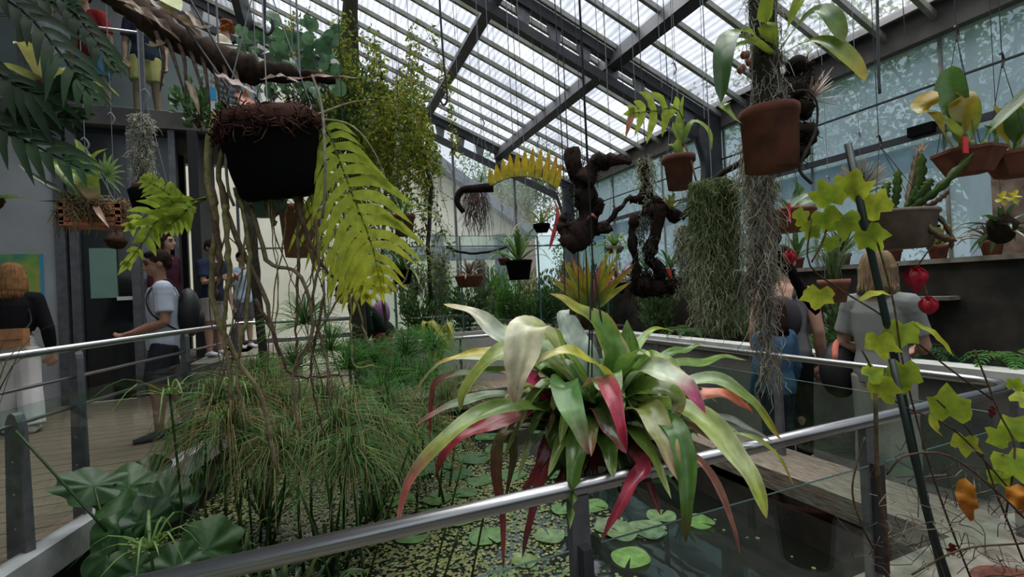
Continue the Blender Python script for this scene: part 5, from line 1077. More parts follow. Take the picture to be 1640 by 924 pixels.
# small far pot cluster hanging left of it (black bowls)
# arched yellow fern on driftwood
t = thing('hanging_fern', 'arched yellow fern frond on a hooked piece of driftwood', 'plant', at(760, 300, 2.9))
P_ = crv(A((742, 340, 2.9), (732, 322, 2.9), (740, 305, 2.9), (765, 302, 2.9), (790, 300, 2.9)), 16); MB().tube(P_, [.014 + .016 * i / 16 for i in range(17)], 8, (.018, .013, .012)).obj('driftwood_hook', 'bark', t, True)
Pf = A((782, 300, 2.88), (815, 285, 2.86), (850, 284, 2.84), (885, 298, 2.84), (900, 318, 2.84))
PP = crv(Pf, 40); MB().tube(PP, .004, 5, (.2, .14, .03)).obj('rachis', 'leaf', t, True)
for i in range(11):
    p = PP[2 + i * 3]; hgt = [28, 30, 34, 38, 40, 44, 48, 50, 52, 48, 40][i] * 2.85 / F; d = (V((0, 0, 1)) + RM @ V((-.12 + .04 * i, 0, .1))).normalized()
    leafobj(t, [p, p + d * hgt * .5, p + d * hgt], .042, [(.30, .28, .03), (.52, .36, .03), (.50, .34, .02) if i < 9 else (.5, .14, .03)], 'leaf_thin', name='leaflet', nseg=6, nc=1, N=CAMP - p, wave=.3)
m = MB()
for i in range(130):
    p = at(R(745, 780), R(300, 318), 2.9); m.tube([p, p + rv(.03) - V((0, 0, .06)), p + rv(.05) - V((0, 0, R(.05, .26)))], .0016, 3, vary((.20, .13, .12), .4))
m.obj('roots', 'bark', t, True)
for i in range(9):
    d = rv(1); d.z = abs(d.z); leafobj(t, [at(770, 292, 2.9), at(770, 292, 2.9) + d.normalized() * .07], .012, [G2, G1], 'leaf', nseg=3, nc=1)
wire_up(t, [at(742, 318, 2.9), at(790, 298, 2.9)], knot=at(772, 200, 2.9), mat_='wire_pale')
# moss curtains
p = at(1140, 290, 2.15); t = thing('spanish_moss', 'wide grey-green curtain of Spanish moss hanging over the right rail', 'plant', p)
m = MB()
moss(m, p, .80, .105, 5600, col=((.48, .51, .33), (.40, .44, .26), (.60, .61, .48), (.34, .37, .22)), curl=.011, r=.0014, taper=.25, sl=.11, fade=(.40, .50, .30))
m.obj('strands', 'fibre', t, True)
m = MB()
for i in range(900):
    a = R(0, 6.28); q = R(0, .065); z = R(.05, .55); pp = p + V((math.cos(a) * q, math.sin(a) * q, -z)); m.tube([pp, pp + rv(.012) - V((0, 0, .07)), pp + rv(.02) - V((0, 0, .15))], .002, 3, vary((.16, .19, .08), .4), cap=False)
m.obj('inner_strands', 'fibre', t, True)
br_ = crv(A((1205, 255, 2.0), (1160, 275, 2.1), (1120, 320, 2.15), (1090, 350, 2.2)), 12); MB().tube([q + rv(.006) for q in br_], [.014] * 13, 7, (.04, .035, .028)).obj('carrying_branch', 'bark', t, True)
MB().tube([p, V((p.x, p.y, roofz(p)))], .003, 4).obj('hanging_wire', 'wire_pale', t)
p = at(1210, 215, 1.95); t = thing('spanish_moss', 'thin pale strand of Spanish moss left of the woman in black', 'plant', p)
m = MB(); moss(m, p, .72, .045, 1000, col=((.56, .54, .45), (.46, .44, .35), (.34, .28, .21)), curl=.018, r=.0014, taper=.3); moss(m, p - V((0, 0, .5)), .60, .028, 420, col=((.45, .43, .36), (.34, .3, .24)), curl=.015, taper=.2); m.obj('strands', 'fibre', t, True)
MB().tube([p - V((0, 0, 1.0)), V((p.x, p.y, roofz(p)))], .003, 4).obj('hanging_wire', 'wire_pale', t)
# oval basket with orchid and red tag
c = at(1262, 372, 2.15); t = thing('terracotta_basket', 'shallow terracotta bowl with a red tag left of the yellow-green vine', 'plant pot', c)
MB().lathe([(.02, 0), (.075, 0), (.108, .085), (.116, .088), (.116, .10), (.10, .10), (.095, .08), (.01, .08)], 28, c).obj('pot_body', 'terracotta_light', t, True)
MB().box(tuple(at(1263, 333, 2.02) + V((-.006, -.003, -.055))), tuple(at(1263, 333, 2.02) + V((.008, .0, .02)))).obj('red_tag', 'red_tag', t)
for q, w in (([(1262, 345, 2.15), (1245, 310, 2.1), (1232, 285, 2.1)], 24), ([(1265, 345, 2.15), (1290, 325, 2.1), (1320, 330, 2.08)], 20), ([(1255, 345, 2.15), (1290, 315, 2.15), (1330, 310, 2.15)], 16), ([(1258, 345, 2.15), (1232, 335, 2.1), (1222, 345, 2.1)], 18), ([(1270, 345, 2.15), (1280, 310, 2.2), (1268, 285, 2.2)], 20)): leafobj(t, A(*q), w * 2.1 / F, [G2, (.05, .12, .03), G1], prof='lance')
leafobj(t, A((1298, 318, 2.05), (1310, 318, 2.04), (1318, 326, 2.04)), .03, [(.5, .2, .05), (.42, .2, .06)], 'leaf', name='orange_leaf')
wire_up(t, [c + V((.1, 0, .1)), c + V((-.1, 0, .1))], knot=c + V((0, 0, .6)), mat_='wire_dark')
# black driftwood bar left of it
t = drift('black slanting driftwood bar beside the visitor in black tank top', [([(1228, 372, 2.3), (1245, 410, 2.3), (1275, 450, 2.3), (1308, 500, 2.3)], .035, .018), ([(1222, 330, 2.3), (1228, 372, 2.3), (1232, 395, 2.3)], .02, .03)], 2.3, col=((.006, .005, .006), (.012, .01, .01)))
p = at(1226, 340, 2.3); MB().tube([p, V((p.x, p.y, roofz(p)))], .003, 4).obj('hanging_wire', 'wire_dark', t)
# long terracotta trough with flat cacti
c = at(1440, 398, 1.95); t = thing('terracotta_trough', 'oval terracotta trough with flat-stemmed cacti on the right', 'plant pot', c)
MB().lathe([(.02, 0), (.125, 0), (.152, .135), (.160, .137), (.160, .15), (.145, .15), (.14, .12), (.01, .12)], 32, c, sx=1.05, sy=.8).obj('pot_body', 'terracotta_pale', t, True)
for k in range(3):
    a = -1.25 + .30 * k; MB().lathe([(.001, .006), (.005, .006), (.005, -.004)], 8, c + V((math.cos(a) * .142 * 1.05, math.sin(a) * .142 * .8, .05 + .03 * (k % 2))), M=V((math.cos(a), math.sin(a), 0)).to_track_quat('Z', 'Y').to_matrix()).obj('drain_hole', 'black_plastic', t)
def cactus(q, w, cc):
    P_ = crv(A(*q), 18); mb = MB(); vs = []; cs = []; fs = []
    for i, p in enumerate(P_):
        T = (P_[min(i + 1, 18)] - P_[max(0, i - 1)]).normalized(); n_ = CAMP - p; n_ = (n_ - T * n_.dot(T)).normalized(); X = T.cross(n_); k = (1 if i % 3 else .62) * min(1, .5 + i * .1) * (1 if i < 16 else (18.3 - i) / 2.4)
        for s, dz in ((-1, 0), (0, .006), (1, 0), (0, -.006)): vs.append(p + X * s * w * .5 * k + n_ * dz); cs.append(grad(cc, i / 18))
    for i in range(18):
        for k in range(4): fs.append((i * 4 + k, i * 4 + (k + 1) % 4, (i + 1) * 4 + (k + 1) % 4, (i + 1) * 4 + k))
    mb.add(vs, fs, cs); mb.obj('cactus_stem', 'leaf', t, True)
for q, w in (([(1430, 338, 1.95), (1436, 310, 1.93), (1438, 270, 1.92)], .032), ([(1450, 338, 1.95), (1472, 300, 1.9), (1476, 245, 1.88)], .038), ([(1455, 338, 1.95), (1480, 305, 1.88), (1492, 285, 1.86)], .036), ([(1450, 340, 1.95), (1500, 305, 1.85), (1560, 245, 1.78)], .034), ([(1420, 338, 1.95), (1418, 310, 1.95), (1422, 290, 1.95)], .034), ([(1440, 338, 1.92), (1410, 322, 1.85), (1385, 318, 1.84)], .03), ([(1465, 340, 1.92), (1490, 365, 1.84), (1510, 380, 1.82), (1532, 386, 1.82)], .030), ([(1468, 338, 1.94), (1500, 345, 1.88), (1522, 375, 1.86), (1524, 400, 1.86)], .018), ([(1450, 338, 1.95), (1460, 290, 1.98), (1470, 240, 2.0)], .026), ([(1470, 338, 1.92), (1500, 322, 1.86), (1520, 305, 1.84)], .022)):
    cactus(q, w, [G2, (.07, .14, .03), (.14, .2, .04)] if w > .031 else [(.10, .08, .04), (.16, .12, .07), (.14, .06, .03)])
for i in range(7):
    d = RM @ V((R(-1, .6), R(.2, 1), R(-.5, .5))); b = at(1476, 243, 1.88); leafobj(t, [b, b + d.normalized() * .04], .008, [(.5, .3, .12), (.55, .35, .2)], 'leaf', name='wilted_petal', nseg=3, nc=1)
wire_up(t, [c + V((.14, .0, .15)), c + V((-.14, 0, .15)), c + V((0, -.11, .15))], mat_='wire_dark', knot=at(1408, 232, 1.95))
# two baskets with bulbous orchids at the upper right
for (x, y, d, lab, LQ) in ((1552, 278, 1.85, 'left of two terracotta bowls with paddle-leaved orchids at upper right', [([(1530, 245, 1.85), (1500, 195, 1.8), (1482, 172, 1.78), (1492, 145, 1.78)], 38), ([(1545, 245, 1.85), (1532, 185, 1.82), (1522, 145, 1.82), (1524, 105, 1.82)], 40), ([(1550, 245, 1.85), (1545, 200, 1.8), (1540, 160, 1.8), (1530, 148, 1.8)], 36), ([(1555, 240, 1.85), (1558, 190, 1.85), (1554, 145, 1.85)], 22), ([(1548, 245, 1.82), (1525, 205, 1.76), (1500, 180, 1.74)], 22), ([(1560, 245, 1.85), (1590, 205, 1.8), (1630, 165, 1.78), (1660, 130, 1.76)], 22), ([(1545, 245, 1.85), (1532, 215, 1.8), (1520, 195, 1.8)], 26)]),
                         (1632, 282, 1.85, 'right of two terracotta bowls with paddle-leaved orchids at upper right', [([(1620, 250, 1.85), (1605, 200, 1.85), (1590, 170, 1.84)], 28), ([(1625, 250, 1.85), (1625, 200, 1.82), (1612, 165, 1.82)], 30), ([(1630, 250, 1.85), (1640, 190, 1.82), (1660, 150, 1.8)], 30), ([(1600, 250, 1.85), (1590, 215, 1.83), (1575, 200, 1.82)], 20)])):
    c = at(x, y, d); t = thing('terracotta_bowl', lab, 'plant pot', c)
    MB().lathe([(.02, 0), (.07, 0), (.108, .075), (.112, .078), (.112, .09), (.098, .09), (.09, .07), (.01, .07)], 6, c).obj('pot_body', 'terracotta', t)
    for q, w in LQ: leafobj(t, A(*q), w * 1.82 / F, random.choice([[G1, (.08, .14, .03), G2], [G2, (.06, .13, .03), G1], [(.2, .2, .04), (.33, .27, .03), (.42, .27, .02)], [G1, (.24, .3, .04), YG]]), prof='paddle', nseg=14)
    for i in range(10):
        b = c + V((R(-.06, .06), R(-.06, .06), .08)); MB().ball(b, (.014, .014, .035), (.12, .15, .04), 8, 6).obj('bulb', 'leaf', t, True)
    k_ = at(1532 if x < 1600 else 1605, 58 if x < 1600 else 100, d); wire_up(t, [c + V((.1, .0, .09)), c + V((-.08, .06, .09)), c + V((-.08, -.06, .09))], mat_='wire_dark', knot=k_)
MB().box(tuple(at(1546, 232, 1.75) + V((-.016, -.002, -.03))), tuple(at(1546, 232, 1.75) + V((.016, .002, .03)))).obj('red_tag', 'red_tag', bpy.data.objects['terracotta_bowl'])

# ================================================================== VINE, STAKES AND POT AT THE RIGHT
random.seed(31)
pc = at(1560, 1010, 1.55); pz = .35
PT = thing('terracotta_pot', 'large terracotta pot of the staked vine at the lower right corner', 'plant pot', (pc.x, pc.y, .35))
pb_ = at(1650, 1000, 1.45); pb_ = V((pb_.x, pb_.y, .35)); pot(MB(), pb_, .12, .27, .8).obj('pot_body', 'terracotta', PT, True)
MB().lathe([(.108, .25), (.06, .265), (.001, .268)], 20, pb_).obj('soil', 'soil', PT, True)
VN = thing('vine', 'yellow-green maple-leaved vine climbing dark stakes at the right', 'plant', pb_)
for q, r_ in (([(1358, 230, 1.5), (1385, 360, 1.49), (1430, 560, 1.47), (1480, 800, 1.45), (1520, 960, 1.44)], .011), ([(1428, 575, 1.42), (1460, 720, 1.41), (1500, 870, 1.4), (1530, 960, 1.4)], .009)):
    o = MB().tube(A(*q), r_, 8).obj('stake', 'stake_green', VN, True)
ST = [[(1402, 630, 1.4), (1405, 750, 1.4), (1418, 860, 1.4), (1422, 960, 1.4)], [(1300, 350, 1.5), (1295, 420, 1.5), (1340, 460, 1.5), (1420, 510, 1.48), (1520, 590, 1.46), (1590, 640, 1.46)], [(1330, 330, 1.5), (1320, 380, 1.5), (1300, 420, 1.5)], [(1400, 370, 1.46), (1430, 480, 1.45), (1450, 600, 1.44), (1500, 780, 1.43), (1560, 940, 1.42)],
      [(1380, 560, 1.45), (1430, 640, 1.44), (1530, 690, 1.44), (1640, 810, 1.44)], [(1420, 760, 1.4), (1450, 730, 1.38), (1520, 730, 1.38), (1600, 790, 1.38), (1660, 850, 1.38)], [(1460, 920, 1.4), (1540, 880, 1.38), (1640, 870, 1.38)], [(1500, 640, 1.45), (1560, 700, 1.45), (1600, 800, 1.45), (1640, 900, 1.45)], [(1560, 560, 1.5), (1600, 660, 1.48), (1625, 720, 1.46), (1610, 830, 1.45)], [(1385, 700, 1.42), (1365, 780, 1.42), (1380, 840, 1.42), (1400, 880, 1.42)]]
for i, q in enumerate(ST):
    MB().tube(crv(A(*q), 18), [(.006 if i == 0 else .0028)] * 19, 5, [(.07, .06, .03), (.10, .06, .04), (.06, .035, .03)]).obj('stem', 'bark', VN, True)
def maple(c, r_, cols, up, n):
    n = V(n).normalized(); u = V(up); u = (u - n * u.dot(n)).normalized(); w = n.cross(u); lob = [(0, .62), (18, .66), (36, .92), (50, .74), (62, .66), (76, .84), (90, 1.05), (104, .84), (118, .66), (130, .74), (144, .92), (162, .66), (180, .62), (205, .60), (235, .52), (270, .16), (305, .52), (335, .60)]
    vs = [V(c)]; cs = [grad(cols, 0)]
    for (a, q) in lob: 
        a = math.radians(a); q *= r_ * R(.9, 1.1); vs.append(V(c) + w * math.cos(a) * q + u * math.sin(a) * q - n * (q * q / r_ * .30)); cs.append(grad(cols, 1))
    m = len(lob); MB().add(vs, [(0, 1 + k, 1 + (k + 1) % m) for k in range(m)], cs).obj('leaf', 'leaf_thin', VN, True)
yl = [(.18, .30, .03), (.38, .47, .04)]; yl2 = [(.26, .34, .03), (.46, .49, .05)]
for (x, y, d, r_, ang) in ((1328, 320, 1.5, 30, -30), (1360, 310, 1.5, 32, 20), (1320, 345, 1.48, 26, 160), (1350, 350, 1.47, 28, 200), (1405, 335, 1.46, 30, -70), (1390, 375, 1.46, 28, 150), (1312, 470, 1.5, 27, 190), (1445, 525, 1.44, 30, 200), (1408, 545, 1.42, 28, 190), (1410, 618, 1.42, 26, 150), (1395, 600, 1.43, 20, 60), (1445, 590, 1.43, 30, 180), (1520, 660, 1.44, 33, -20), (1545, 705, 1.46, 22, 190), (1620, 735, 1.46, 34, 150), (1625, 690, 1.47, 26, 30), (1440, 620, 1.43, 22, -90),
                           (1635, 640, 1.47, 20, 60), (1610, 705, 1.48, 22, -60), (1300, 365, 1.5, 18, 220), (1330, 385, 1.49, 16, 180), (1280, 350, 1.55, 18, 60), (1600, 770, 1.47, 18, 0), (1625, 620, 1.48, 14, 20)):
    a = math.radians(ang); up = RM @ V((math.sin(a), math.cos(a), .1)); maple(at(x, y, d), r_ * d / F * 1.22, random.choice([yl, yl2, [(.2, .3, .03), (.33, .42, .04)]]), up, (CAMP - at(x, y, d)).normalized() + rv(.45))
for q, w in (([(1375, 482, 1.45), (1405, 470, 1.44), (1428, 473, 1.43)], 16), ([(1462, 516, 1.43), (1500, 540, 1.42), (1527, 570, 1.41)], 17), ([(1490, 660, 1.43), (1498, 685, 1.42), (1510, 700, 1.42)], 12)):
    leafobj(VN, A(*q), w * 1.44 / F, [YG, (.45, .46, .04), (.38, .40, .03)], 'leaf_thin', prof='lance', wave=.2)
for q, w in (([(1545, 765, 1.4), (1548, 800, 1.38), (1555, 835, 1.38)], 25), ([(1630, 775, 1.42), (1628, 800, 1.4), (1638, 828, 1.4)], 25), ([(1520, 870, 1.42), (1528, 890, 1.42)], 16), ([(1590, 650, 1.5), (1588, 670, 1.5)], 10)):
    leafobj(VN, A(*q), w * 1.4 / F, random.choice([[(.52, .22, .02), (.42, .15, .02), (.28, .08, .02)]]) if w > 20 else [(.14, .02, .02), (.10, .015, .02)], 'leaf_thin', name='dry_leaf', prof='oval', wave=.8)
m = MB()
for i in range(70):
    p = at(R(1390, 1640), R(720, 920), R(1.38, 1.5)); q_ = p + rv(.08); m.tube(crv([p, (p + q_) / 2 + rv(.05), q_, q_ + rv(.05)], 8), .0013, 3, random.choice([(.10, .06, .045), (.22, .19, .15), (.07, .05, .04)]))
m.obj('tendrils', 'bark', VN, True)
# red bud flowers on stems
for i, (x, y, d, r_, lab) in enumerate(((1265, 412, 2.0, .024, 'red flower bud beside the head of the tank top visitor'), (1467, 445, 1.9, .034, 'ragged red flower above the round red bud on the right'), (1487, 490, 1.9, .028, 'round red bud hanging right of the blonde woman'))):
    c = at(x, y, d); t = thing('flower', lab, 'flower', c)
    for k in range(7):
        a = k * .9; h = V((math.cos(a), math.sin(a), 0)); leafobj(t, [c + V((0, 0, r_ * 1.3)), c + h * r_ * .85 + V((0, 0, r_ * .4)), c + h * r_ * .7 - V((0, 0, r_ * .6)), c - V((0, 0, r_ * (1.3 if i != 1 else 1.9)))], r_ * 1.1, [(.42, .015, .03), (.58, .02, .05), (.5, .02, .06)], 'leaf', name='petal', N=h, nseg=7, nc=1)
    MB().ball(c, (r_ * .7, r_ * .7, r_ * 1.1), (.42, .015, .035), 10, 8).obj('bud_core', 'leaf', t, True)
    e = {0: at(1262, 372, 2.05), 1: at(1500, 385, 1.86), 2: at(1470, 425, 1.9)}[i]; MB().tube(crv([c + V((0, 0, r_)), c.lerp(e, .5) + V((0, 0, .02)), e], 6), .003, 5, (.25, .2, .08)).obj('flower_stalk', 'leaf', t, True)

# ================================================================== POND PLANTS
random.seed(41)
def papyrus(label, heads, base, cols, group=None):
    t = thing('papyrus', label, 'plant', base, group)
    for (x, y, d, L, n, dr) in heads:
        c = at(x, y, d); b = V((base[0] + R(-.25, .25), base[1] + R(-.25, .25), -.05)); b = b.lerp(V((c.x, c.y, -.05)), .6)
        MB().tube(crv([b, b.lerp(c, .5) + V((R(-.04, .04), R(-.04, .04), 0)), c], 10), [.011 - .0006 * k for k in range(11)], 6, [G3, G2, G1]).obj('stem', 'leaf', t, True)
        mb = MB()
        for k in range(int(n * 1.4)):
            a = R(0, 6.28); e = R(-.25, 1.45); l = L * R(.7, 1.1); dd = V((math.cos(a) * math.cos(e), math.sin(a) * math.cos(e), math.sin(e)))
            h = V((dd.x, dd.y, 0)); cc = vary(random.choice(cols), .3)
            mb.tube([c, c + dd * l * .45, c + dd * l * .75 + h * l * .1 - V((0, 0, dr * l * .18)), c + dd * l * .85 + h * l * .22 - V((0, 0, dr * l * .55))], [.0026, .0024, .0020, .0012], 3, [tuple(q * .8 for q in cc), cc], cap=False)
        mb.obj('umbel', 'leaf_thin', t, True)
        mb = MB()
        for k in range(6):
            a = k * 1.05; leaf_d = V((math.cos(a), math.sin(a), .1)); mb.leaf([c - V((0, 0, .01)), c + leaf_d * .04, c + leaf_d * .08 - V((0, 0, .03))], .012, [(.16, .10, .04), (.22, .14, .06)], nseg=3, nc=1)
        mb.obj('bracts', 'leaf', t, True)
    return t
pg = [(.16, .40, .09), (.22, .46, .13), (.13, .32, .09)]; pgb = [(.24, .36, .12), (.40, .34, .16), (.18, .36, .12), (.36, .36, .17), (.20, .38, .13), (.16, .34, .11)]
papyrus('drooping grey-green papyrus clump in the middle of the pond', [(540, 690, 2.9, .42, 170, 1.3), (560, 672, 3.1, .40, 150, 1.2), (500, 720, 2.8, .36, 130, 1.4), (610, 695, 3.1, .36, 120, 1.3), (590, 740, 2.9, .28, 110, 1.3), (560, 730, 2.7, .34, 150, 1.4), (620, 660, 3.4, .36, 150, 1.0), (520, 650, 3.3, .38, 150, 1.0)], (.0, 3.3, -.05), pgb)
papyrus('fresh green papyrus heads rising before the far rail', [(650, 568, 4.5, .42, 130, .6), (690, 560, 4.6, .42, 130, .7), (560, 590, 4.3, .45, 130, .5), (610, 640, 4.0, .40, 120, .7), (488, 518, 4.2, .40, 120, .3), (472, 590, 4.2, .40, 120, .4), (600, 585, 4.4, .42, 140, .6), (640, 610, 4.3, .42, 150, .8), (530, 560, 4.5, .40, 120, .4), (680, 610, 4.2, .4, 130, .9)], (.7, 4.6, -.05), pg)
papyrus('papyrus with tan old heads near the red bromeliad leaf', [(690, 690, 3.5, .34, 110, 1.4), (715, 640, 3.9, .36, 110, .9), (660, 700, 3.4, .34, 100, 1.5), (740, 620, 4.3, .34, 90, .8)], (.8, 3.9, -.05), pgb + [(.34, .22, .12)])
papyrus('papyrus with straw-coloured drooping heads beside the deck edge', [(400, 650, 3.0, .40, 140, 1.3), (370, 690, 2.7, .38, 130, 1.5), (440, 640, 3.3, .42, 140, 1.0), (330, 700, 2.9, .34, 110, 1.5), (440, 720, 2.7, .34, 130, 1.4), (460, 665, 3.1, .38, 160, 1.2), (345, 650, 2.9, .34, 130, 1.2), (410, 610, 3.5, .36, 130, .8), (480, 690, 2.9, .36, 150, 1.4)], (-.4, 3.2, -.05), pgb + [(.38, .29, .14), (.36, .28, .13), (.16, .28, .09)])
# straight reed stems of the pond
for (x, y, x2, y2, d, i) in ((742, 735, 700, 900, 2.7, 0), (660, 700, 610, 860, 2.8, 1), (735, 850, 700, 960, 2.2, 2), (560, 730, 580, 900, 2.5, 3), (520, 740, 540, 900, 2.4, 4), (25, 690, 172, 852, 2.3, 5), (480, 780, 520, 900, 2.3, 6), (780, 800, 760, 900, 2.4, 7)):
    lab = 'long dark reed stem slanting across the deck railing' if i == 5 else 'thin dark reed stem rising from the pond'
    a, b = at(x, y, d), at(x2, y2, d); b = b + (b - a) * .6 if i != 5 else b
    o = MB().tube(crv([a, (a + b) / 2, b], 6), .006, 6, [G2, G3]).obj('reed', 'leaf', None, True); tag(o, lab, 'plant', None if i == 5 else 'reed stems in the pond')
# umbrella sedge
def sedge(label, x, y, d, n=13, L=.36):
    c = at(x, y, d); t = thing('umbrella_sedge', label, 'plant', (c.x, c.y, -.05))
    MB().tube(crv([V((c.x + .05, c.y, -.05)), V((c.x + .03, c.y, c.z * .5)), c], 8), .006, 6, [G3, G2]).obj('stem', 'leaf', t, True)
    for k in range(n):
        a = k * 2.4; h = V((math.cos(a), math.sin(a), 0)); l = L * R(.6, 1.1); leafobj(t, [c, c + h * l * .5 + V((0, 0, R(.0, .12))), c + h * l - V((0, 0, R(-.08, .12)))], .014, [G1, (.14, .26, .06), (.12, .22, .05)], 'leaf', prof='blade', nseg=6, nc=1, N=V((0, 0, 1)))
    m = MB()
    for k in range(26):
        h = rv(1); h.z = abs(h.z) * .6; e = c + h.normalized() * R(.03, .085); m.tube([c, e], .0014, 3, (.16, .24, .06)); m.ball(e, .007, (.22, .27, .08), 5, 4, jit=.2)
    m.obj('flower_cluster', 'leaf', t, True)
sedge('umbrella sedge with flat green blades in front of the deck posts', 272, 632, 2.5); sedge('smaller umbrella sedge right of the deck post', 380, 622, 2.9, 11, .3); sedge('umbrella sedge at the bottom edge among broad leaves', 240, 880, 2.0, 12, .26)
# broad leaves at the deck edge
t = thing('gunnera', 'broad dark green lobed leaves at the lower left pond edge', 'plant', (-1.0, 3.0, -.05)); g0 = V((-.85, 2.75, -.05))
for (x, y, d, r_, n, u, asp) in ((205, 780, 2.55, .16, (-.1, -.5, .9), (-1, .3, 0), 1.5), (150, 778, 2.5, .10, (.2, -.7, .7), (-1, .2, 0), 2.0), (240, 765, 2.7, .13, (.3, -.8, .6), (.3, .5, .5), 1.0), (265, 800, 2.5, .14, (.4, -.9, .5), (.8, .2, .3), 1.0), (190, 850, 2.3, .13, (-.4, -.7, .6), (-1, 0, 0), 1.1), (330, 880, 2.2, .15, (.5, -.8, .6), (.6, .5, -.4), 1.1), (280, 910, 2.1, .13, (.1, -.8, .6), (.5, .4, 0), 1.0), (170, 890, 2.25, .11, (-.3, -.9, .5), (-.5, -.5, 0), 1.0), (335, 765, 2.9, .10, (0, -.7, .8), (1, 0, 0), 1.0), (215, 915, 2.05, .12, (.2, -.9, .5), (1, 0, 0), 1.0), (235, 835, 2.35, .12, (.3, -.9, .3), (.2, 0, 1), 1.0)):
    broadleaf(t, at(x, y, d), n, r_, [(.04, .10, .03), random.choice([(.035, .09, .03), (.02, .055, .02), (.05, .11, .035)])], stem=g0, tilt_dir=u, aspect=asp, ruff=.09, lobes=7, depth=.16, material='leaf')
# strap and grassy clumps in the dark lower pond
for i, (x, y, d, n, L, lab) in enumerate(((380, 800, 2.4, 26, .62, 'dark strap-leaved clump under the straw papyrus'), (450, 850, 2.2, 26, .55, 'dark strap-leaved clump just above the near rail'), (330, 760, 2.8, 24, .5, 'strap-leaved clump behind the broad leaves'), (520, 800, 2.7, 22, .5, 'strap-leaved clump among the pond papyrus stems'), (600, 790, 3.4, 18, .4, 'small strap-leaved clump beside the duckweed'), (420, 690, 3.4, 26, .6, 'green strap-leaved clump at the far deck corner'))):
    c = at(x, y, d); c = V((c.x, c.y, .0)); t = thing('water_iris', lab, 'plant', c)
    rosette(t, c, n, L, .028, [[G3, G2], [G3, (.05, .11, .03)], [G2, (.10, .15, .04)], [G3, (.035, .08, .025)]], (35, 85), .5, 'leaf', nseg=6)
# lily pads
pads = []
random.seed(5)
spec = [(1010, 893, .115, (.17, .27, .07)), (1036, 848, .13, (.13, .20, .10)), (1035, 828, .10, (.12, .19, .08)), (985, 868, .12, (.12, .18, .09)), (1040, 880, .10, (.11, .17, .09)), (1120, 838, .10, (.13, .22, .06)), (950, 810, .11, (.10, .19, .06)), (905, 815, .10, (.09, .17, .06)), (870, 690, .14, (.06, .12, .06)), (760, 735, .16, (.06, .12, .06)), (720, 745, .15, (.06, .13, .06)), (690, 765, .13, (.07, .14, .05)), (735, 760, .13, (.05, .11, .05)), (800, 720, .15, (.06, .13, .05)), (780, 700, .14, (.06, .12, .05)), (830, 720, .13, (.07, .13, .05)), (700, 800, .12, (.08, .15, .05)), (690, 830, .12, (.08, .15, .05)), (640, 800, .12, (.09, .16, .05)), (880, 760, .12, (.06, .12, .05)), (745, 790, .10, (.07, .13, .05)), (860, 640, .14, (.05, .10, .04)), (840, 900, .08, (.12, .17, .06)), (1060, 760, .11, (.10, .2, .05)), (920, 780, .11, (.10, .2, .05)), (1000, 770, .09, (.10, .17, .06)), (655, 745, .15, (.08, .15, .07)), (715, 715, .14, (.08, .16, .07)), (760, 680, .15, (.07, .14, .06)), (810, 680, .13, (.08, .15, .06)), (690, 700, .14, (.07, .14, .06)), (740, 830, .12, (.10, .18, .07)), (780, 860, .12, (.10, .18, .07)), (660, 860, .11, (.10, .18, .07)), (880, 860, .10, (.12, .18, .08)), (960, 840, .10, (.12, .18, .08)), (820, 760, .13, (.08, .15, .06)), (770, 770, .12, (.08, .15, .06))]
for i, (x, y, r_, cc) in enumerate(spec):
    rr = RM @ V(((x - CX) / F, (CY - y) / F, -1)); k = (-.022 - HC) / rr.z; c = CAMP + rr * k
    if any((c - q).length < r_ * .9 + s_ * .9 for q, s_ in pads): c = c + V((R(-.2, .2), R(-.2, .2), 0))
    pads.append((c, r_)); a0 = R(0, 6.28); n = 26; vs = [c + V((0, 0, .004))]; cc = tuple(q * 1.25 for q in cc); cs = [tuple(q * 1.3 for q in cc)]
    z = .004 + .0022 * (i % 6)
    for q in (.55, 1.0):
        for k in range(n + 1):
            a = a0 + .12 + (6.28 - .24) * k / n; vs.append(c + V((math.cos(a) * r_ * q, math.sin(a) * r_ * q, z + (.006 if q == 1 else 0) * math.sin(a * 3 + i)))); cs.append(vary(cc, .12))
    fs = [(0, 1 + k, 2 + k) for k in range(n)] + [(1 + k, n + 2 + k, n + 3 + k, 2 + k) for k in range(n)]
    o = MB().add(vs, fs, cs).obj('lily_pad', 'leaf_gloss', None, True)
    tag(o, 'bright round lily pad closest to the near rail' if i == 0 else 'round green lily pad floating on the pond', 'lily pad', None if i == 0 else 'lily pads on the pond')
m = MB()
for i in range(42000):
    x = R(-1.0, 2.5); y = R(1.4, 5.6)
    dens = .35 + .6 * math.sin(x * 3.1 + 1.3 * math.sin(y * 2.3)) * math.cos(y * 2.1 + x)
    if x < 1.35: dens += .45
    if x > 1.9: dens -= .35
    if R(0, 1) > dens or x < dk(y) + .1: continue
    r_ = R(.006, .015); a = R(0, 6); c = V((x, y, -.024 + R(0, .002))); cc = vary(random.choice([(.21, .25, .09), (.27, .30, .13), (.15, .21, .07), (.25, .23, .12)]), .25)
    m.add([c + V((math.cos(a + k * 1.257) * r_, math.sin(a + k * 1.257) * r_, 0)) for k in range(5)], [(0, 1, 2, 3, 4)], cc)
m.obj('duckweed', 'leaf', kind='stuff', label='pale green duckweed scattered over the pond surface', category='duckweed')
# thin blades at the left edge in front of the deck
grass('thin dark grass blades reaching in at the left picture edge', at(-20, 660, 1.5), 16, .34, .006, [(.10, .12, .04), (.04, .06, .025)], 1.0, .4)

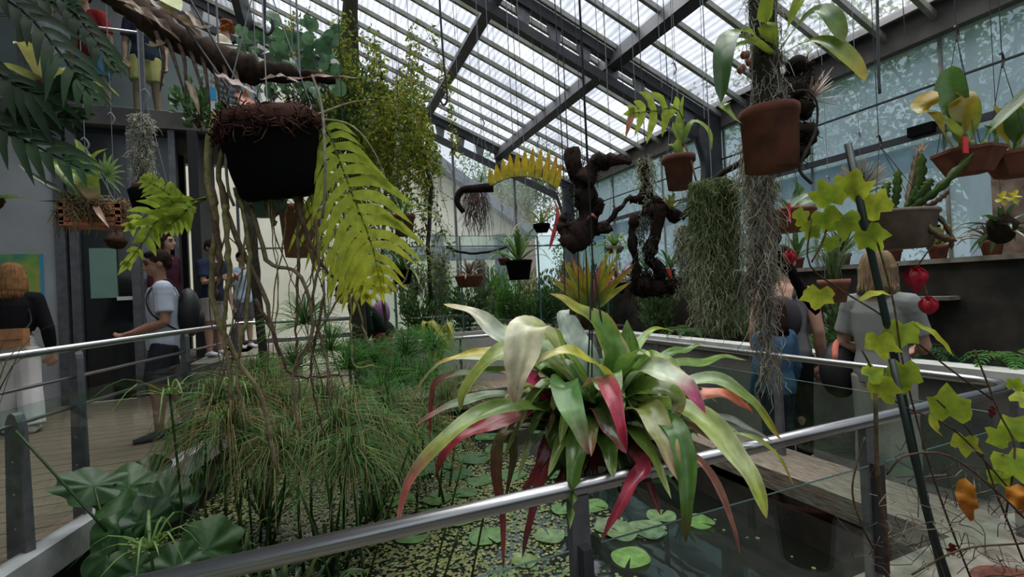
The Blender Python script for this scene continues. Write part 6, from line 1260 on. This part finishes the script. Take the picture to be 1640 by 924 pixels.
# ================================================================== CLIMBERS ON THE LEFT BACK POLE
random.seed(51)
CP = thing('climbing_vine', 'fine-leaved yellow-green climber covering the pole left of centre', 'plant', (.42, 5.5, .35))
pole = [V((.40, 5.62, .3)), V((.42, 5.55, 2.0)), V((.45, 5.5, 4.0)), V((.5, 5.5, roofz((.5, 0, 0))))]
MB().tube(crv(pole, 16), [.075 * R(.85, 1.15) for _ in range(17)], 10, [(.07, .06, .045), (.05, .045, .035)]).obj('trunk', 'bark', CP, True)
st = MB(); lf = MB(); lf2 = MB()
YGS = [(.22, .27, .03), (.30, .33, .04), (.14, .21, .03), (.36, .35, .05), (.10, .16, .03)]
def px_stems(n, xr, yr, yr2, dr, lp, L, w, cols, drift=50, lfm=None, rad=.003):
    for i in range(n):
        x0 = R(*xr); y0 = R(*yr); d = R(*dr); y1 = R(*yr2); x1 = x0 + R(-drift, drift)
        pts = crv([at(x0, y0, d), at(x0 + (x1 - x0) * .4 + R(-14, 14), y0 + (y1 - y0) * .35, d + R(-.1, .1)), at(x0 + (x1 - x0) * .7 + R(-14, 14), y0 + (y1 - y0) * .7, d + R(-.1, .1)), at(x1, y1, d + R(-.15, .15))], 14)
        st.tube(pts, [rad * (1 - .6 * k / 14) for k in range(15)], 4, vary((.09, .065, .04), .4))
        for k in range(lp):
            t_ = R(0, 1) * 13.99; a = int(t_); p = pts[a].lerp(pts[a + 1], t_ - a) + rv(.05); lfm.quadleaf(p, rv(1) + V((0, 0, -.3)), L * R(.6, 1.3), w * R(.7, 1.3), vary(random.choice(cols), .3))
px_stems(30, (560, 700), (110, 230), (230, 350), (4.4, 5.6), 170, .055, .024, YGS, 40, lf)
px_stems(36, (530, 690), (40, 200), (170, 320), (4.4, 5.6), 170, .055, .024, YGS, 45, lf)
px_stems(14, (470, 580), (0, 70), (90, 190), (4.4, 5.4), 90, .05, .022, YGS, 40, lf)
px_stems(14, (560, 740), (60, 160), (10, 150), (4.6, 5.6), 14, .035, .014, YGS + [(.03, .03, .03)], 80, lf)
px_stems(22, (520, 720), (280, 360), (380, 520), (4.4, 5.6), 60, .06, .025, [(.10, .16, .03), (.14, .2, .05), (.05, .09, .03), (.25, .2, .08)], 30, lf)
px_stems(10, (640, 720), (230, 330), (320, 400), (4.6, 5.4), 18, .035, .016, YGS, 35, lf)
st.obj('stems', 'bark', CP, True); lf.obj('foliage', 'leaf_thin', CP)
for q, r_ in (([(690, 215, 4.9), (680, 250, 4.9), (690, 300, 4.9), (686, 380, 4.9), (690, 480, 5.0)], .022), ([(665, 240, 4.8), (675, 270, 4.8), (684, 300, 4.85)], .016), ([(620, 250, 5), (615, 350, 5), (612, 450, 5), (620, 540, 5)], .018), ([(400, 340, 4.9), (410, 450, 4.9), (420, 560, 5.0), (425, 650, 5.0)], .045)):
    MB().tube([p + rv(.008) for p in crv(A(*q), 14)], r_, 7, (.06, .05, .04)).obj('stem', 'bark', CP, True)
# round-leaved blue-green climber
RC = thing('climbing_vine', 'round-leaved blue-green climber right of the curly-haired woman', 'plant', at(450, 200, 4.2))
st = MB()
for i in range(12):
    x0, y0 = R(370, 520), R(60, 130); pts = crv([at(x0, y0, 4.2), at(x0 + R(-20, 30), y0 + 45, 4.15), at(x0 + R(-10, 60), y0 + R(80, 140), 4.2)], 10); st.tube(pts, .005, 5, (.05, .05, .035))
pts = crv([at(540, 240, 4.3), at(480, 120, 4.3), at(400, 60, 4.3), at(372, 70, 4.3)], 10); st.tube(pts, .012, 6, (.05, .045, .035)); st.obj('stems', 'bark', RC, True)
for i in range(95):
    u = R(0, 1); x = 372 + 175 * u; y = R(25, 130) + 70 * u * R(0, 1) + (0 if u > .25 else R(0, 10)); c = at(x, y, R(3.95, 4.4)); n = (CAMP - c).normalized() + rv(.7) + V((0, 0, .3))
    broadleaf(RC, c, n, R(.045, .075), [random.choice([(.08, .18, .08), (.10, .22, .10), (.06, .13, .06), (.14, .25, .13)])] * 2, tilt_dir=rv(1), lobes=3, depth=.04, ruff=.03, material='leaf_gloss')
bush('dense green leafy climber behind the black bucket, below the round leaves', at(540, 260, 4.7), (.45, .35, .55), 1500, .07, .035, [(.05, .12, .025), (.09, .17, .04), (.03, .07, .02)], 22, name='climbing_vine', cat='plant')
bush('dark green leaves at the right end of the balcony slab', at(318, 205, 4.0), (.22, .2, .22), 260, .08, .05, [(.05, .12, .035), (.09, .18, .05)], 8, name='climbing_vine', cat='plant')
# ================================================================== FAR BED
random.seed(61)
bz = .95
def bedpos(x, Y): 
    p = atY(x, 500, Y); return V((min(p.x, 4.1), Y, bz))
bush('dark bushy plant behind the left end of the glass screen', bedpos(670, 7.1), (.38, .3, .52), 1300, .10, .03, [(.04, .09, .02), (.07, .13, .03), (.10, .16, .05)])
bush('mid-green bushy plant behind the glass screen edge', bedpos(745, 7.2), (.40, .3, .48), 1400, .09, .035, [(.05, .11, .025), (.03, .07, .02), (.09, .16, .03)])
bush('bright green fern-like bush in the centre of the far bed', bedpos(815, 7.3), (.42, .3, .50), 1700, .09, .03, [(.09, .20, .03), (.12, .24, .04), (.06, .14, .02)])
bush('dark undergrowth below the hanging black basket', bedpos(860, 6.9), (.45, .25, .34), 1200, .09, .035, [(.025, .06, .018), (.05, .10, .03), (.08, .13, .04)])
bush('pale-leaved plant right of the far bed centre', bedpos(920, 7.2), (.42, .25, .42), 1200, .10, .04, [(.10, .18, .06), (.05, .1, .03), (.15, .22, .08)])
bush('dark shrub behind the twin-legged driftwood', bedpos(1010, 7.4), (.5, .3, .52), 1500, .09, .035, [(.03, .07, .02), (.05, .10, .03), (.07, .12, .03)])
bush('mixed green shrub left of the wide moss curtain', bedpos(1075, 7.6), (.45, .3, .55), 1500, .09, .035, [(.04, .09, .02), (.08, .15, .04), (.14, .2, .05)])
bush('tall loose green shrub against the back glass', bedpos(790, 8.7), (.5, .25, .55), 1000, .11, .04, [(.06, .14, .03), (.10, .2, .05), (.14, .22, .05)])
bush('tall dark shrub against the back glass near the brick house', bedpos(900, 8.8), (.5, .25, .5), 900, .11, .04, [(.04, .10, .03), (.08, .15, .04)])
bush('grey-green feathery shrub left behind the glass screen', bedpos(700, 8.2), (.25, .25, .65), 1000, .07, .02, [(.16, .2, .1), (.22, .26, .14), (.10, .14, .07)])
FB = [(660, 6.75, 14, .38, .045, [[G2, (.16, .26, .05)], [G1, (.22, .32, .08)]], 'light green strap-leaved plant behind the far rail at the screen edge'), (715, 6.72, 12, .34, .04, [[G1, (.18, .28, .06)]], 'green lance-leaved plant left of the thick glass edge'), (790, 6.75, 16, .26, .035, [[(.1, .03, .03), (.2, .05, .05)], [G2, (.15, .08, .04)]], 'dark red bromeliad low in the far bed'), (800, 6.62, 12, .20, .03, [[(.3, .2, .03), (.42, .28, .03)]], 'small yellow bromeliad low behind the screen'), (850, 6.75, 18, .30, .035, [[G1, (.2, .3, .07)], [G2, G1]], 'green rosette bromeliad behind the large bromeliad tip'), (905, 6.7, 16, .32, .035, [[G2, (.22, .3, .10)]], 'green rosette bromeliad in front of the pale-leaved plant'), (960, 6.8, 16, .34, .04, [[G3, G2], [G2, G1]], 'dark rosette bromeliad left of the corner post'), (1040, 6.75, 16, .34, .03, [[G2, G1], [G2, (.2, .26, .06)]], 'arching rosette bromeliad at the right corner of the far bed'), (1090, 6.9, 14, .30, .03, [[(.3, .3, .04), (.45, .4, .04)], [G1, YG]], 'yellowish rosette plant behind the moss curtain')]
for (x, Y, n, L, w, cc, lab) in FB:
    c = bedpos(x, Y); t = thing('bromeliad', lab, 'plant', c); rosette(t, c + V((0, 0, .02)), n, L * 1.25, w, cc, (20, 80), .6, 'leaf', nseg=6); MB().ball(c + V((0, 0, .02)), (.05, .05, .04), BRN, 8, 6, jit=.2).obj('root_crown', 'bark', t, True)
# yellow strap plant hanging over the far rail
c = atY(700, 520, 6.0); t = thing('strap_plant', 'yellow-green strap plant drooping over the far handrail', 'plant', V((c.x, 6.2, .36)))
for q, w in (([(690, 575, 5.5), (690, 530, 5.4), (678, 517, 5.3), (682, 560, 5.2)], 11), ([(705, 580, 5.5), (705, 530, 5.4), (690, 515, 5.3), (720, 552, 5.2), (724, 566, 5.2)], 11), ([(700, 575, 5.5), (715, 520, 5.4), (722, 525, 5.3), (728, 545, 5.2)], 9), ([(695, 575, 5.5), (690, 540, 5.4), (700, 535, 5.3), (722, 568, 5.2)], 9), ([(705, 580, 5.5), (720, 535, 5.4), (714, 520, 5.35), (726, 550, 5.3)], 9)): leafobj(t, A(*q), w * 5.3 / F, [(.22, .28, .03), (.36, .38, .03), (.38, .36, .04)], 'leaf', nseg=10)
MB().tube([V((c.x, 6.2, .36)), at(698, 580, 5.6)], .03, 7, BRN).obj('stem_base', 'bark', t, True)
# hanging pots in the far bed
def hpot(x, y, d, r_, h, lab, pm, leaves, name='hanging_pot', wires=True, matl='leaf'):
    c = at(x, y, d); t = thing(name, lab, 'plant pot', c); pot(MB(), c, r_, h, .75, .012, 20).obj('pot_body', pm, t, True)
    n, L, w, cc, el, dr = leaves; rosette(t, c + V((0, 0, h * .9)), n, L, w, cc, el, dr, matl, nseg=7)
    if wires: wire_up(t, [c + V((r_, 0, h)), c + V((-r_, 0, h))], knot=c + V((0, 0, h + .6)), mat_='wire_dark')
    return t
hpot(648, 378, 3.8, .085, .17, 'terracotta pot with long strap leaves below the climbers', 'terracotta', (22, .42, .022, [[G2, (.12, .2, .05)], [G1, (.2, .26, .06)]], (0, 70), 1.0))
hpot(645, 455, 3.9, .08, .12, 'dark pot with arching strap leaves above the bending person', 'black_plastic', (24, .42, .026, [[G2, (.12, .2, .04)], [G1, (.22, .28, .05)]], (0, 60), 1.1))
hpot(832, 448, 5.4, .15, .22, 'black round hanging basket with grassy leaves behind the glass', 'black_plastic', (30, .55, .03, [[G2, (.10, .17, .06)], [G1, (.16, .24, .08)]], (20, 85), .8))
hpot(752, 460, 5.6, .16, .14, 'terracotta basket with grey bromeliads behind the glass screen', 'terracotta', (22, .30, .035, [[(.16, .1, .09), (.25, .19, .15)], [(.12, .14, .08), (.3, .22, .2)]], (0, 75), .6))
hpot(868, 372, 3.4, .055, .06, 'small black bowl with strap leaves and a red spike left of the driftwood', 'black_plastic', (12, .26, .022, [[G2, (.12, .2, .06)], [(.2, .2, .06), (.4, .2, .08)]], (-20, 60), .6))
o = MB().leaf(A((880, 400, 3.35), (893, 350, 3.35), (888, 318, 3.35)), .035, [(.42, .05, .07), (.5, .1, .12)], prof='lance').obj('red_spike', 'leaf', bpy.data.objects['hanging_pot.004'], True)
hpot(985, 405, 4.6, .08, .06, 'hanging green fern bowl right of the driftwood limb', 'terracotta_pale', (26, .30, .03, [[G1, (.16, .26, .06)], [G2, (.2, .3, .1)]], (-30, 60), .9))
hpot(990, 470, 3.9, .06, .08, 'small dark pot with pink-tinted bromeliad under the driftwood', 'black_plastic', (14, .26, .03, [[(.15, .05, .05), (.32, .10, .12)], [G1, (.3, .25, .1)]], (10, 75), .5))
hpot(808, 425, 5.8, .07, .09, 'tiny terracotta pot hanging left of the black round basket', 'terracotta', (12, .2, .02, [[G2, G1]], (0, 70), .8))
t = thing('log_swing', 'thin horizontal branch hanging behind the glass screen', 'branch', at(770, 405, 5.8))
MB().tube([p + rv(.008) for p in crv(A((715, 395, 5.8), (745, 405, 5.8), (780, 404, 5.8), (815, 394, 5.8)), 12)], .016, 6, (.03, .028, .028)).obj('branch', 'bark', t, True); p = at(780, 404, 5.8); MB().tube([p, V((p.x, p.y, roofz(p)))], .003, 4).obj('hanging_wire', 'wire_pale', t)
for i, (x, y, d, L, r_, lab) in enumerate(((700, 400, 6.9, .8, .12, 'grey moss column in the far bed left of the thick glass edge'), (768, 415, 6.9, .5, .10, 'grey moss column behind the terracotta basket'), (905, 420, 6.0, .5, .05, 'grey hanging moss behind the black driftwood'), (1095, 360, 4.2, .7, .07, 'brown moss strand left of the wide moss curtain'))):
    p = at(x, y, d); t = thing('spanish_moss', lab, 'plant', p); moss(MB(), p, L, r_, 420, col=((.30, .31, .22), (.22, .23, .16)), curl=.02, r=.003).obj('strands', 'fibre', t, True); MB().tube([p, V((p.x, p.y, roofz(p)))], .003, 4).obj('hanging_wire', 'wire_pale', t)
bush('hanging vetch-like vine above the bending person', at(668, 470, 4.6), (.12, .12, .12), 160, .07, .018, [(.15, .2, .1), (.10, .15, .06)], 6, name='trailing_vine', cat='plant', up=-1)
# ================================================================== RIGHT BED AND SHELF
random.seed(71)
def fern(label, c, n, L, cols, az=(0, 360)):
    t = thing('fern', label, 'plant', c); c = V(c)
    for i in range(n):
        a = math.radians(az[0] + (az[1] - az[0]) * (i + R(-.2, .2)) / n); h = V((math.cos(a), math.sin(a), 0)); l = L * R(.8, 1.1)
        frond(t, [c, c + h * l * .3 + V((0, 0, l * .45)), c + h * l * .7 + V((0, 0, l * .5)), c + h * l + V((0, 0, l * .28))], l * .22, cols, npin=13, wpin=.016, N=V((0, 0, 1)), ang=70, rach=.003)
    return t
fern('bright green fern on the right bed above the coping', (4.42, 1.75, .84), 9, .34, [(.07, .17, .04), (.10, .24, .05)]); fern('dark fern on the right bed behind the blonde woman', (4.42, 2.35, .84), 9, .32, [(.03, .08, .03), (.05, .12, .04)])
fern('green fern on the right bed behind the child', (4.4, 3.4, .84), 9, .36, [(.05, .12, .03), (.10, .2, .05)]); fern('fern on the right bed near the far corner', (4.36, 4.8, .84), 10, .38, [(.04, .10, .03), (.09, .17, .05)]); fern('low fern on the right bed beside the coping end', (4.4, 1.45, .84), 7, .22, [(.09, .2, .04), (.12, .26, .05)])
for (y, r3, n, lab) in ((2.9, (.18, .22, .3), 420, 'leafy plant on the right bed between two ferns'), (4.1, (.2, .25, .35), 520, 'leafy plant on the right bed behind the thin moss'), (5.6, (.22, .35, .45), 900, 'tall leafy plant at the far end of the right bed'), (6.9, (.3, .4, .55), 1300, 'dense tall shrub in the far right bed corner')): bush(lab, (4.45, y, .84), r3, n, .09, .04, [(.04, .10, .025), (.08, .15, .04), (.06, .10, .04)])
SH = [(1.28, 'green', .30, 'fleshy green rosette in a pot at the right picture edge'), (1.62, 'broad', .30, 'upright broad-leaved orchid on the shelf right of the trough'), (2.05, 'red', .22, 'dark red bromeliad pot on the shelf behind the trough'), (2.4, 'orange', .26, 'orange-green bromeliad on the shelf above the blonde woman'), (2.75, 'orange', .26, 'second orange-green bromeliad on the shelf left of her head'), (3.2, 'green', .34, 'green rosette on the shelf behind the maple leaves'), (3.7, 'broad', .36, 'arching green orchid on the shelf left of the stake'), (4.3, 'green', .36, 'rosette on the shelf right of the steel column'), (5.75, 'broad', .4, 'leafy orchid on the shelf left of the steel column'), (6.3, 'green', .4, 'rosette on the shelf near the back corner'), (7.4, 'red', .4, 'reddish plant at the far end of the shelf'), (.5, 'red', .26, 'reddish potted plant beyond the right picture edge')]
for (y, k, L, lab) in SH:
    c = V((4.92, y, 1.70)); t = thing('potted_plant', lab, 'plant', c); pot(MB(), c, .07, .12, .75, .012, 18).obj('pot_body', 'terracotta' if k != 'green' else 'terracotta_pale', t, True)
    cc = {'green': [[G2, G1], [G3, (.10, .18, .05)]], 'broad': [[G2, (.10, .2, .04)], [G2, (.06, .14, .03)]], 'red': [[(.06, .02, .02), (.14, .04, .04)]], 'orange': [[(.2, .2, .04), (.40, .22, .04)], [G1, (.35, .30, .05)]]}[k]
    rosette(t, c + V((0, 0, .11)), 18 if k != 'broad' else 10, L * 1.2, .03 if k != 'broad' else .055, cc, (15, 80), .6, 'leaf', nseg=7, prof='lance' if k == 'broad' else 'strap')
# yellow-flowered succulent bunch on the right
c = at(1605, 365, 2.6); t = thing('hanging_orchid', 'dark orchid clump with two yellow flowers at the right edge', 'plant', c)
rosette(t, c, 20, .20, .03, [[G3, G2], [G3, (.05, .10, .04)]], (-40, 70), .5, 'leaf_gloss')
MB().ball(c, (.07, .06, .08), (.03, .022, .016), 10, 7, jit=.2).obj('root_ball', 'bark', t, True)
for (x, y) in ((1603, 318), (1622, 316)):
    b = at(x, y, 2.5)
    for k in range(5): a = k * 1.256; d = RM @ V((math.cos(a), math.sin(a), .3)); leafobj(t, [b, b + d * .025, b + d * .04], .03, [(.42, .38, .02), (.45, .40, .03)], 'leaf', name='petal', nseg=4, nc=1, prof='oval')
wire_up(t, [c], knot=c + V((0, 0, .4)), mat_='wire_dark')
c = at(1380, 300, 2.9); t = thing('air_plant', 'wispy tan air plant ball hanging behind the green stake', 'plant', c); m = MB()
for i in range(160):
    d = rv(1).normalized(); d.z = abs(d.z) * 1.2; m.tube([c, c + d * .08, c + d * .15 + rv(.02)], .0016, 3, vary((.26, .22, .14), .3))
m.obj('needles', 'fibre', t, True); rosette(t, c + V((0, 0, -.06)), 8, .14, .03, [[G1, (.16, .24, .06)]], (-10, 60), .4); wire_up(t, [c], knot=c + V((0, 0, .3)))
fg = grass('grassy spiky plant in a pot behind the yellow-green maple leaves', at(1335, 450, 2.9), 60, .36, .010, [(.12, .16, .07), (.08, .12, .05)], .9, .5, name='spiky_plant', cat='plant')
c = at(1335, 450, 2.9); pot(MB(), c + V((0, 0, -.13)), .08, .14, .75, .012, 18).obj('pot_body', 'terracotta_light', fg, True); wire_up(fg, [c + V((.08, 0, 0)), c + V((-.08, 0, 0))], knot=c + V((0, 0, .6)))
# ================================================================== LOOSE WIRES AND ROPES FROM THE ROOF
random.seed(81)
for (x, d, y1) in ((822, 3.3, 235), (832, 3.4, 250), (842, 3.2, 300), (1000, 3.6, 170), (1022, 3.4, 230), (1060, 3.2, 140), (1128, 2.8, 190), (640, 3.6, 140), (660, 3.6, 170), (880, 3.4, 330), (960, 3.0, 130), (975, 3.2, 180), (548, 2.6, 190), (735, 4.0, 190), (790, 4.0, 240), (1450, 2.6, 60)):
    p = at(x, y1, d); z = roofz(p)
    o = MB().tube([p] + [V((p.x + R(-.01, .01), p.y + R(-.01, .01), p.z + (z - p.z) * k / 4)) for k in (1, 2, 3)] + [V((p.x, p.y, z))], .0024, 4).obj('hanging_wire', random.choice(['wire_dark', 'wire_pale'])); tag(o, 'thin empty wire hanging from the roof beams', 'wire', 'empty roof wires')
p = at(716, 165, 2.6); o = MB().tube(crv([at(704, 0, 2.6) + V((0, 0, .6)), at(704, 0, 2.6), at(710, 90, 2.6), at(714, 130, 2.6), at(716, 160, 2.6), at(710, 168, 2.6), at(704, 155, 2.6), at(708, 140, 2.6)], 30), .006, 6).obj('rope', 'wire_dark', None, True); tag(o, 'thick dark cord with looped end hanging left of the roof beam', 'rope')
o = MB().tube(crv([at(423, -80, 2.4), at(424, 0, 2.4), at(424, 45, 2.4), at(430, 55, 2.4), at(437, 45, 2.4), at(436, 30, 2.4)], 20), .007, 6).obj('hook_rod', 'wire_dark', None, True); tag(o, 'dark metal hook rod hanging in front of the round-leaved climber', 'hook')
o = MB().tube(crv([at(1405, -60, 2.1), at(1405, 0, 2.1), at(1407, 110, 2.1), at(1409, 150, 2.1)], 10), .006, 6).obj('rope', 'rope', None, True); tag(o, 'grey rope above the flat-cactus trough', 'rope')
p = at(340, 160, 1.9); o = MB().box(tuple(p + V((-.006, 0, -.06))), tuple(p + V((.008, .003, .0)))).obj('plant_tag', 'white_tag'); tag(o, 'white plant label with blue top hanging left of the bucket', 'tag')
q = MB().box(tuple(p + V((-.010, -.002, .0))), tuple(p + V((.014, .004, .05)))).obj('tag_top', 'blue_tag', o)
MB().tube([p + V((0, .001, .05)), V((p.x, p.y, roofz(p)))], .002, 4).obj('tag_wire', 'wire_pale', o)
# ================================================================== TREES OUTSIDE
random.seed(91)
def tree(label, x, y, h, r_, cols, n=6000):
    t = thing('tree', label, 'tree', (x, y, -.6)); tr = MB(); lf = MB(); top = V((x, y, h))
    tr.tube(crv([(x, y, -.6), (x + R(-.2, .2), y, h * .4), (x, y, h * .8)], 8), [.18 - .015 * k for k in range(9)], 8, (.07, .055, .04))
    for i in range(12):
        c = V((x, y, h * .55)) + V((R(-1, 1) * r_, R(-1, 1) * r_, R(-.4, 1) * h * .42)); tr.tube(crv([(x, y, h * .35), V((x, y, h * .4)).lerp(c, .5) + rv(.2), c], 6), [.06 - .008 * k for k in range(7)], 5, (.07, .055, .04))
        for k in range(n // 12):
            d = rv(1); p = c + d * r_ * .55; lf.quadleaf(p, rv(1) + V((0, 0, -.4)), R(.09, .17), R(.05, .09), vary(random.choice(cols), .3))
    tr.obj('trunk', 'bark', t, True); lf.obj('crown', 'leaf', t)
TC = [(.06, .14, .03), (.10, .2, .05), (.04, .09, .02)]
tree('tree outside the right glass nearest the right picture edge', 9.5, 1.0, 7.5, 1.9, TC); tree('tree outside the right glass behind the paddle-leaved orchids', 9.8, 4.2, 7.2, 1.8, TC); tree('tree outside the right glass left of the grey rope', 10.5, 7.6, 6.2, 1.9, TC)
tree('tree behind the slate roof seen above the yellow fern', 6.6, 16.8, 6.8, 1.3, TC); tree('tree outside behind the driftwood', 8.3, 13.0, 5.2, 1.4, TC); tree('tree outside at the far back corner', 12.0, 12.5, 5.6, 1.6, TC)
tree('tree outside beyond the right bed shelf', 9.0, -2.0, 7.0, 1.8, TC)
